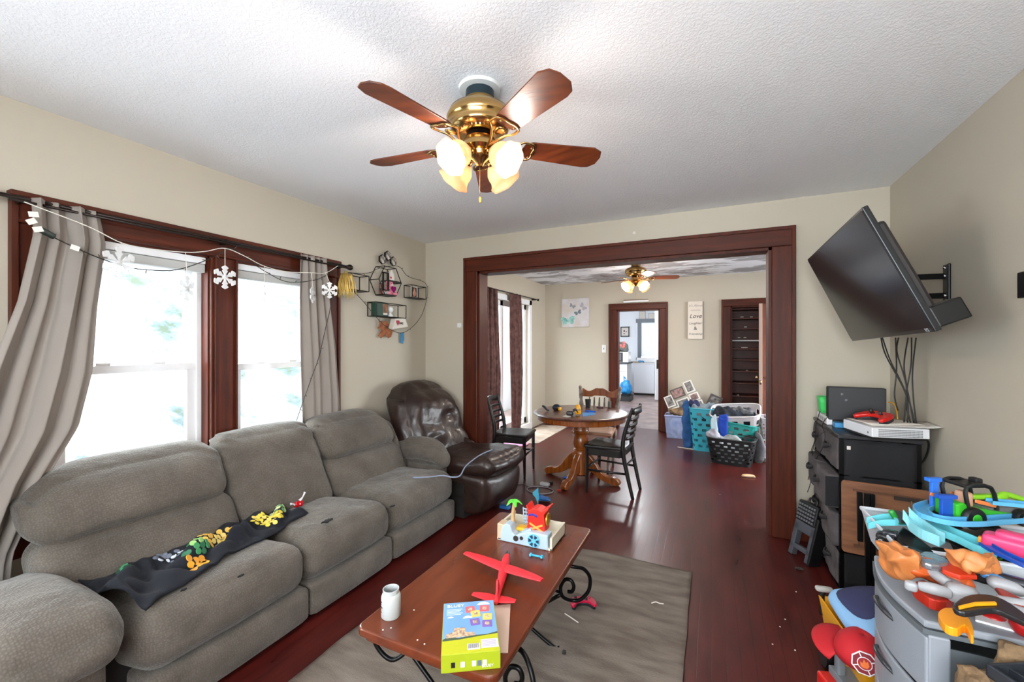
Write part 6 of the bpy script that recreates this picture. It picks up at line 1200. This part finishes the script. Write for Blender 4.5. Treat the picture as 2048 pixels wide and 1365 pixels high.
# ================================================================ BLANKET ON THE SOFA
NV = mt('navy_blanket', '#0b0e19', .95, bump=.4, bs=240)
def blk(u, v):
    # along the seat from near arm to the middle seat
    base = [(-2.1, .80), (-2.1, 1.0), (-2.13, 1.25), (-2.16, 1.5), (-2.2, 1.66)]; q = u*4; k = min(int(q), 3); f = q-k; cx = base[k][0]+(base[k+1][0]-base[k][0])*f; cy = base[k][1]+(base[k+1][1]-base[k][1])*f
    w = .13+.09*max(0, 1-u*2.6)-.03*u; s_ = (v-.5)*2
    x = cx+s_*w+.012*math.sin(u*17+v*3); y = cy+s_*.03+.01*math.sin(v*9+u*11)
    z = .45+.03*(1-s_*s_)+.026*math.sin(u*23+s_*5)*(1-s_*s_)+.03*nz((x, y, 0), 13)+.012*math.sin(u*60+9*nz((x, y, 1), 5))*(1-s_*s_)
    if s_ < -.4: z += .05*(-.4-s_)
    return (x, y, max(z, .452 if s_ < .85 else .447))
bk = tag(M().grid(blk, 90, 30).build('blanket', NV, smooth=True, solid=.008), 'navy blanket printed with yellow fruit crumpled on the sofa seat', 'blanket')
def onb(u, v, r, mat, name, ax=1, ay=1, rot=0, n=10):
    P0 = Vector(blk(u, v)); Pu = (Vector(blk(min(1, u+.02), v))-P0).normalized(); Pv = (Vector(blk(u, min(1, v+.04)))-P0); Pv = (Pv-Pu*Pv.dot(Pu)).normalized(); Nn = Pv.cross(Pu).normalized()
    if Nn.z < 0: Nn = -Nn
    m = M(); vs = []
    for k in range(n): a = 2*PI*k/n+rot; vs.append(P0+Pu*math.cos(a)*r*ax+Pv*math.sin(a)*r*ay+Nn*.0065)
    vs += [q-Nn*.004 for q in vs]; m.add(vs, [tuple(range(n)), tuple(range(n, 2*n))[::-1]]+[(i, n+i, n+(i+1) % n, (i+1) % n) for i in range(n)]); return m, P0
def cluster(name, u0, v0, du, dv, cols, nn, r, label=None):
    m = M(); mats = [mt('print_'+c[1:], c, .8) for c in cols]; rr = random.Random(int(u0*100))
    for i in range(nn):
        for j in range(nn):
            u = u0+du*((i+.5)/nn-.5)+rr.uniform(-.1, .1)*du/nn; v = v0+dv*((j+.5)/nn-.5)
            if ((i+.5)/nn-.5)**2+((j+.5)/nn-.5)**2 > .27: continue
            q, _ = onb(u, v, r, None, '', 1, 1.1, rr.random()); m.k = rr.randrange(len(cols)); m.add([Matrix.Identity(4) @ p for p in q.v], q.f)
    m.build(name, mats, bk)
cluster('yellow_fruit_print', .52, .3, .17, .5, ['#e0bb55', '#d8a84a', '#e8cf78'], 6, .0125)
cluster('yellow_fruit_print', .76, .5, .14, .6, ['#e8d048', '#d9c23c', '#e6c860'], 6, .0115)
cluster('leaf_print', .9, .4, .1, .45, ['#a9c47a', '#5f8f62', '#cfd8a0'], 4, .012)
cluster('leaf_print', .37, .5, .12, .25, ['#3f8f58', '#8fb86a', '#2f6a4a'], 4, .013)
cluster('orange_fruit_print', .33, .74, .09, .2, ['#e8a424', '#e09a30'], 3, .015)
cluster('white_motif_print', .33, .2, .09, .3, ['#c9ccd4', '#6c7280'], 4, .011)
cluster('leaf_print', .16, .2, .05, .2, ['#3f9a62', '#1c3c30'], 3, .012)
p = PX(567, 1056, -2.25); o = thing('candy_wrapper', 'shiny red wrapped sweet at the end of the blanket', 'wrapper', (-2.2, 1.72, .462)); M().rbox((0, 0, .02), (.035, .05, .035), .014, 8, lambda q, p: (q.x+.006*nz(q, 60), q.y, q.z+.006*nz(q, 60, 2))).build('wrapper_body', mt('foil_red', '#c41420', .2, metal=.3), o, smooth=True); M().tube([(0, .01, .035), (.0, .03, .05), (0, .045, .075)], [.01, .004, .007], 6).build('twist_end', mt('foil_clear', '#d8d3d6', .2), o, smooth=True); M().tube([(0, -.02, .02), (-.0, -.035, .03), (0, -.05, .035)], [.008, .004, .008], 6).build('twist_end', mt('foil_clear', '#d8d3d6', .2), o, smooth=True)
# ================================================================ ON THE DINING TABLE
DZ = .7125
o = thing('tumbler', 'black plastic tumbler on the dining table', 'tumbler', PZ(1176, 816, DZ)); M().lathe([(0, 0), (.026, 0), (.034, .095), (.031, .095), (.024, .006), (0, .006)], 24, caps=False).build('cup', BLACK, o, smooth='auto')
o = thing('toy_digger', 'yellow and black toy digger on the dining table', 'toy digger', PZ(1152, 832, DZ), .3); M().rbox((.02, .02, .06), (.06, .06, .1), .02, 8, lambda q, p: (q.x*(1-.4*max(0, p[2])), q.y*(1-.4*max(0, p[2])), q.z)).build('yellow_cab', YELLOW, o, smooth=True); M().rbox((-.06, -.01, .025), (.07, .05, .04), .012, 8).build('bucket', BLACK, o, smooth=True); M().tube([(-.03, 0, .05), (-.0, 0, .06), (.02, .0, .03)], .012, 8).build('boom', BLACK, o, smooth=True); M().box((.02, -.012, .06), (.05, .004, .006)).build('stripe', BLACK, o)
slab('blue_sheet', [(1164, 826), (1184, 824), (1192, 829), (1166, 833)], .716, .003, mt('sheet_cyan', '#3f8fd0', .4), 'light blue plastic sheet beside the toy digger', 'plastic sheet', 0)
tag(M().cyl((-.06, .0, .012), (.05, -.01, .012), .008, 8).build('blue_toy_stick', BLUE, loc=PZ(1182, 826, DZ)+Vector((0, 0, .003))), 'dark blue plastic handle lying beside the toy digger', 'toy part')
slab('paper_scrap', [(1124, 833), (1137, 829), (1142, 834), (1134, 835)], .714, .0015, PAPER, 'white paper scrap left of the toy digger', 'paper', 0)
tag(M().rbox((0, 0, .012), (.05, .025, .02), .008, 6).ell((.03, 0, .014), .013, 8).ell((-.028, 0, .014), .012, 8).build('dark_trinket', mt('trinket_plum', '#4a2630', .4), smooth=True, loc=PZ(1200, 818, DZ)), 'small dark plum trinket right of the tumbler', 'trinket')
tag(M().rbox((0, 0, .04), (.035, .035, .08), .012, 6).build('grey_bottle', mt('bottle_taupe', '#5d5650', .5), smooth=True, loc=PZ(1219, 817, DZ)), 'short taupe bottle at the right rear of the dining table', 'bottle')
o = thing('toy_mask', 'dark toy helmet with yellow chin at the left rear of the table', 'toy helmet', PZ(1113, 821, DZ)); M().rbox((0, 0, .03), (.09, .06, .05), .024, 10, puff=(0, 0, .01)).build('helmet_shell', mt('slate_dark', '#262b33', .25), o, smooth=True); M().rbox((.045, -.02, .02), (.03, .04, .035), .01, 6).build('yellow_chin', YELLOW, o, smooth=True)
tag(M().tube([(-.03, 0, .055), (0, -.01, .045), (.02, 0, .02), (.045, 0, .008)], [.008, .014, .012, .008], 8).build('toy_boomerang', mt('slate_dark', '#262b33', .25), smooth=True, loc=PZ(1090, 823, DZ)), 'dark bent toy at the far left of the dining table', 'toy')
# ================================================================ ON THE FLOOR
o = thing('power_adapter', 'white power adapter with black plug on the floor by the table foot', 'power adapter', PZ(1090, 972)+Vector((0, 0, 0)), -.1); M().rbox((0, 0, .016), (.1, .05, .03), .008, 6).build('brick', mt('adapter_grey', '#b9b7b8', .4), o, smooth=True); M().rbox((.03, .08, .012), (.03, .035, .024), .006, 6).build('plug', BLACK, o, smooth=True)
c = PZ(1080, 982); m = M(); m.tube([(c.x+.13*math.cos(a*.4), c.y+.1*math.sin(a*.4), .006) for a in range(16)], .005, 6, cl=True, sm=3)
m.tube([(c.x-.12, c.y+.03, .006), (c.x-.22, c.y+.1, .006), (c.x-.3, c.y+.02, .006), (c.x-.36, c.y+.05, .006)], .004, 6); tag(m.build('cable_loop', mt('cord_grey', '#8d8588', .5), smooth=True), 'grey cord coiled in a ring on the floor beside the recliner', 'cord')
tag(M().rbox((0, 0, .025), (.12, .07, .04), .02, 8, lambda q, p: (q.x+.02*nz(q, 20), q.y, q.z+.02*nz(q, 20, 3))).build('blue_toy', mt('toy_denim', '#3167a8', .35), smooth=True, loc=PZ(1089, 1004)), 'dark blue toy on the floor behind the playset', 'toy')
tag(M().rbox((0, 0, .012), (.04, .03, .02), .008, 5).build('blue_block', BLUE, smooth=True, loc=PZ(1130, 958)), 'small blue block on the floor by the left table foot', 'toy block')
tag(M().rbox((0, 0, .012), (.03, .02, .02), .008, 5).build('red_block', RED, smooth=True, loc=PZ(1118, 984)), 'tiny red block at the tip of the near table foot', 'toy block')
tag(M().rbox((0, 0, .015), (.1, .06, .03), .014, 8).build('blue_toy_wedge', mt('toy_denim', '#3167a8', .35), smooth=True, loc=PZ(1010, 1018)), 'blue toy on the floor between the recliner and the table', 'toy')
tag(M().lathe([(0, 0), (.17, 0), (.18, .01), (.17, .018), (0, .014)], 32, caps=False).build('pink_disc', mt('disc_mauve', '#c07fa0', .5), smooth='auto', loc=PZ(1032, 889)), 'mauve plastic disc on the floor under the dark chair', 'disc')
slab('door_mat', [(1136, 853), (1076, 887), (1006, 887), (1085, 850)], .008, .008, mt('mat_beige', '#b5a596', .95, bump=.5, bs=100, col2='#9c8b7d', vs=6), 'beige mat on the dining room floor by the patio window', 'mat', 0)
tag(M().rbox((0, 0, .01), (.12, .07, .02), .01, 10, lambda q, p: (q.x+.02*nz(q, 15), q.y+.02*nz(q, 15, 2), q.z)).build('bread_slice', mt('bread', '#e3c9a8', .8, col2='#c79a6a', vs=14), smooth=True, loc=PZ(1497, 954)), 'torn piece of bread on the floor by the doorway post', 'bread')
tag(M().cyl((-.1, .02, .006), (.1, -.02, .006), .006, 8).build('white_stick', PAPER, loc=PZ(1371, 898)), 'thin white stick on the floor before the blue hamper', 'stick')
tag(M().tube([(-.04, .02, .016), (0, 0, .018), (.045, -.02, .016)], .003, 6).build('plastic_straw', PAPER, smooth=True, loc=PZ(1142, 1243)), 'short bent white straw on the rug', 'straw')
tag(M().rbox((0, 0, .02), (.016, .016, .014), .003, 4).build('dark_cube', mt('cube_dark', '#2b2825', .5), loc=PZ(1128, 1314)), 'tiny dark cube on the near part of the rug', 'cube')
tag(M().tube([(-.03, -.01, .016), (-.01, .008, .018), (.01, .004, .018), (.03, .012, .016)], .003, 5).build('lint_scrap', PAPER, smooth=True, loc=PZ(1315, 1214)), 'curly white scrap on the right part of the rug', 'scrap')
for i, (u, v) in enumerate(((1592, 1185), (1570, 1240), (1560, 1255), (1545, 1290), (1590, 1302), (1650, 1210), (1440, 990))): tag(M().rbox((0, 0, .002), (.007, .005, .004), .0015, 2).build('floor_crumb', PAPER, loc=PZ(u, v)), 'tiny pale crumb on the red floor, '+['one below the battery', 'upper one of the middle pair', 'lower one of the middle pair', 'one nearest the picture bottom on the left', 'one nearest the wagon', 'one just left of the pale grip', 'far one near the chair'][i], 'crumb', 'crumbs on the floor')
# ================================================================ LAUNDRY CORNER
def basket(name, label, loc, rz, w, d, h, mat, rows, ncol, hole, rx=0, ry=0, taper=.78, cat='laundry basket', thick=.006, hz=(.15, .85), rnd_c=.2):
    o = thing(name, label, cat, loc, rz, rx=rx, ry=ry); nu = ncol*4; nv = 4*rows+4; V = []; Fc = []
    def P(u, v):
        a = 2*PI*u; ca, sa = math.cos(a), math.sin(a); e = 5; r = (abs(ca)**e+abs(sa)**e)**(-1/e); k = taper+(1-taper)*v; return Vector((r*ca*w/2*k, r*sa*d/2*k, h*v))
    for i in range(nu):
        for j in range(nv+1): V.append(P(i/nu, j/nv))
    for i in range(nu):
        for j in range(nv):
            vv = (j+.5)/nv; rr_ = (j-2) // 4; inr = 2 <= j < nv-2 and (j-2) % 4 in ((0, 1, 2) if hole == 'slot' else (1, 2)); inc = ((i+(2 if (rr_ % 2 and hole != 'slot') else 0)) % 4) in (1, 2)
            if inr and inc: continue
            b = (i*(nv+1)+j, ((i+1) % nu)*(nv+1)+j, ((i+1) % nu)*(nv+1)+j+1, i*(nv+1)+j+1); Fc.append(b)
    M().add(V, Fc).build('basket_wall', mat, o, solid=thick); m = M(); m.prism([tuple(P(i/24, 0))[:2] for i in range(24)], .005); m.build('basket_floor', mat, o)
    M().tube([P(i/48, 1) for i in range(48)], .01, 6, cl=True, sm=1).build('rim', mat, o, smooth=True); return o
def heap(name, label, c, d, mat, seed, cat='clothes', rz=0, amp=.06):
    def f(q, p): return (q.x+amp*nz(q, 7, seed), q.y+amp*nz(q, 7, seed+4), q.z+amp*nz(q, 8, seed+9)+.012*math.sin(q.x*60+q.y*35+seed))
    o = M().rbox((0, 0, d[2]/2), d, min(d)*.45, 26, f, puff=(0, 0, min(.04, d[2]*.2))).build(name, mat, smooth=True, loc=c); o.rotation_euler = (0, 0, rz); return tag(o, label, cat)
BBs = mt('hamper_blue', '#3fb0c4', .4); BTq = mt('basket_turquoise', '#2f9f97', .4); BKb = mt('basket_black', '#1d2022', .4); BWh = mt('basket_white', '#d8d0d2', .4)
DK = mt('clothes_dark', '#15181f', .95, col2='#2a2f3a', vs=14, bump=.5, bs=30); GYc = mt('clothes_grey', '#6f7073', .95, col2='#3c3e44', vs=16, bump=.5, bs=30); DN = mt('denim', '#2b5f98', .9, col2='#1e4676', vs=12, bump=.4, bs=60); RY = mt('royal_cloth', '#1740a8', .85)
basket('hamper', 'tall turquoise blue perforated hamper full of clothes', (-.04, 6.3, 0), 0, .46, .4, .56, BBs, 7, 14, 'round', cat='hamper')
heap('clothes_pile', 'mixed clothes filling the tall blue hamper', (-.04, 6.3, .38), (.38, .32, .2), mt('clothes_mixed', '#8a8f92', .95, col2='#2f4a5c', vs=9, bump=.5, bs=30), 1)
basket('laundry_basket', 'black perforated laundry basket in front of the hampers', (.22, 5.72, 0), -.18, .52, .38, .3, BKb, 6, 20, 'round', taper=.8)
heap('clothes_pile', 'pale clothes showing through the black basket', (.2, 5.72, .03), (.38, .26, .24), mt('clothes_light', '#b5b8ba', .95, col2='#5c6a6c', vs=9), 2)
basket('laundry_basket', 'turquoise laundry basket wedged under the white basket', (.28, 6.05, .2), -.15, .46, .34, .24, BTq, 3, 14, 'round', ry=.12, rx=0, taper=.82)
heap('clothes_pile', 'clothes supporting the turquoise basket', (.3, 6.1, 0), (.4, .3, .24), GYc, 3)
basket('laundry_basket', 'white slotted laundry basket heaped with dark clothes, topmost', (.3, 6.12, .35), -.12, .56, .4, .24, BWh, 2, 14, 'slot', rx=.3, ry=-.1, taper=.84)
heap('clothes_pile', 'black and grey clothes heaped in the white basket', (.24, 6.05, .42), (.46, .3, .16), DK, 4, amp=.05)
heap('clothes_pile', 'grey patterned shirt on top of the white basket', (.34, 6.05, .52), (.22, .2, .08), GYc, 14, amp=.05)
heap('blue_shirt', 'royal blue shirt hanging down over the white basket rim', (.13, 5.84, .3), (.1, .05, .22), RY, 5, amp=.02)
heap('white_cloth', 'white cloth hanging beside the royal blue shirt', (.03, 5.84, .3), (.08, .04, .2), mt('cloth_white', '#bcd3da', .9), 6, amp=.02)
heap('white_shirt', 'pale crumpled shirt at the left rim of the black basket', (.02, 5.7, .26), (.14, .14, .1), mt('cloth_pale', '#b9b4bd', .9, col2='#8e8c98', vs=12), 7, amp=.03)
heap('jeans', 'blue jeans draped over the left side of the tall hamper', (-.3, 6.3, .0), (.13, .14, .6), DN, 8, amp=.03)
heap('navy_sock', 'dark blue garment folded over the top of the tall hamper', (-.2, 6.25, .55), (.16, .1, .09), mt('navy_cloth', '#2c2f52', .85), 18, amp=.03)
heap('grey_shirt', 'grey shirt stuffed between the black basket and the white hamper', (.51, 5.86, .0), (.11, .16, .32), mt('cloth_grey_soft', '#77787c', .95, col2='#5b5c61', vs=10, bump=.4, bs=40), 9, amp=.03)
basket('hamper', 'white slatted hamper half hidden by the doorway post', (.75, 6.05, 0), 0, .4, .36, .52, mt('hamper_white', '#cfcfd0', .45), 5, 12, 'slot', cat='hamper', taper=.9)
heap('pink_cloth', 'pale pink cloth lying over the white hamper', (.75, 6.05, .5), (.3, .26, .06), mt('cloth_blush', '#c9aab0', .9), 10, amp=.03)
# clear bin and collage frame by the wall
CL = mt('clear_plastic', '#b8c6e8', .15, alpha=.35); o = thing('storage_tote', 'clear plastic tote of blue clothes by the kitchen doorway', 'storage tote', (-.4, 6.93, 0))
def tote(u, v):
    P = [(-.24, -.15), (.24, -.15), (.24, .15), (-.24, .15)]; s_ = u*4; k = int(s_) % 4; f = s_-int(s_); a, b = P[k], P[(k+1) % 4]; return ((a[0]+(b[0]-a[0])*f)*(.88+.12*v), (a[1]+(b[1]-a[1])*f)*(.88+.12*v), .005+.33*v)
M().grid(tote, 40, 4, cu=True).build('tote_wall', CL, o, solid=.003); M().bx(-.21, .21, -.13, .13, 0, .005).build('tote_floor', CL, o); M().tube([tote(k/4+.0001, 1) for k in range(4)], .013, 6, cl=True, sm=1).build('rim', mt('rim_lilac', '#a7aed8', .3), o)
heap('clothes_pile', 'blue and white clothes inside the clear tote', (-.4, 6.93, .01), (.38, .22, .26), mt('clothes_blue', '#3f63b0', .9, col2='#b9c3dd', vs=9, bump=.4, bs=40), 11, amp=.03)
rock('brown_bag', 'crumpled brown paper item on top of the clear tote', (-.42, 6.95, .33), (.3, .2, .1), mt('kraft_brown', '#9a7b58', .8, col2='#5d4632', vs=12), 12, 0, .04, 9, 'paper bag')
cf = thing('collage_frame', 'white multi photo collage frame leaning at an angle by the far wall', 'photo frame', (-.36, 7.03, .6), 0); cf.rotation_euler = (math.radians(-10), math.radians(-24), math.radians(0))
WF = mt('frame_white', '#d8d3cc', .5); PH = mt('photo_grey', '#8e8884', .4, col2='#3a3431', vs=22); PH2 = mt('photo_pink', '#a87f78', .4, col2='#4b403d', vs=20)
for i, (x, z, w_, h_2, c_) in enumerate(((-.24, .02, .13, .18, 0), (-.08, .1, .2, .15, 1), (.11, .13, .13, .18, 0), (-.06, -.08, .19, .15, 0), (.12, -.04, .14, .12, 1), (.13, -.17, .14, .12, 0), (-.22, -.16, .15, .14, 0))):
    f_ = M().bx(x-w_/2, x+w_/2, -.012, .006, z-h_2/2, z+h_2/2).build('photo_panel', WF if i != 1 else mt('frame_dark', '#4a4340', .5), cf, bevel=.002); M().bx(x-w_/2+.018, x+w_/2-.018, -.0135, -.011, z-h_2/2+.018, z+h_2/2-.018).build('photo', PH if c_ == 0 else PH2, f_)
o = thing('picture_frame', 'dark picture frame standing behind the white collage frame', 'picture frame', (.03, 7.14, .52), 0); o.rotation_euler = (0, .4, 0); M().bx(-.09, .09, -.01, .01, -.12, .12).build('frame', mt('frame_dark', '#4a4340', .5), o, bevel=.003); M().bx(-.065, .065, -.012, -.009, -.095, .095).build('picture', PH, o)
rock('cardboard_box', 'small brown box beside the dark frame by the closet', (.1, 7.1, .0), (.16, .14, .46), mt('kraft_brown', '#9a7b58', .8), 13, 0, .004, 9, 'box', .01)
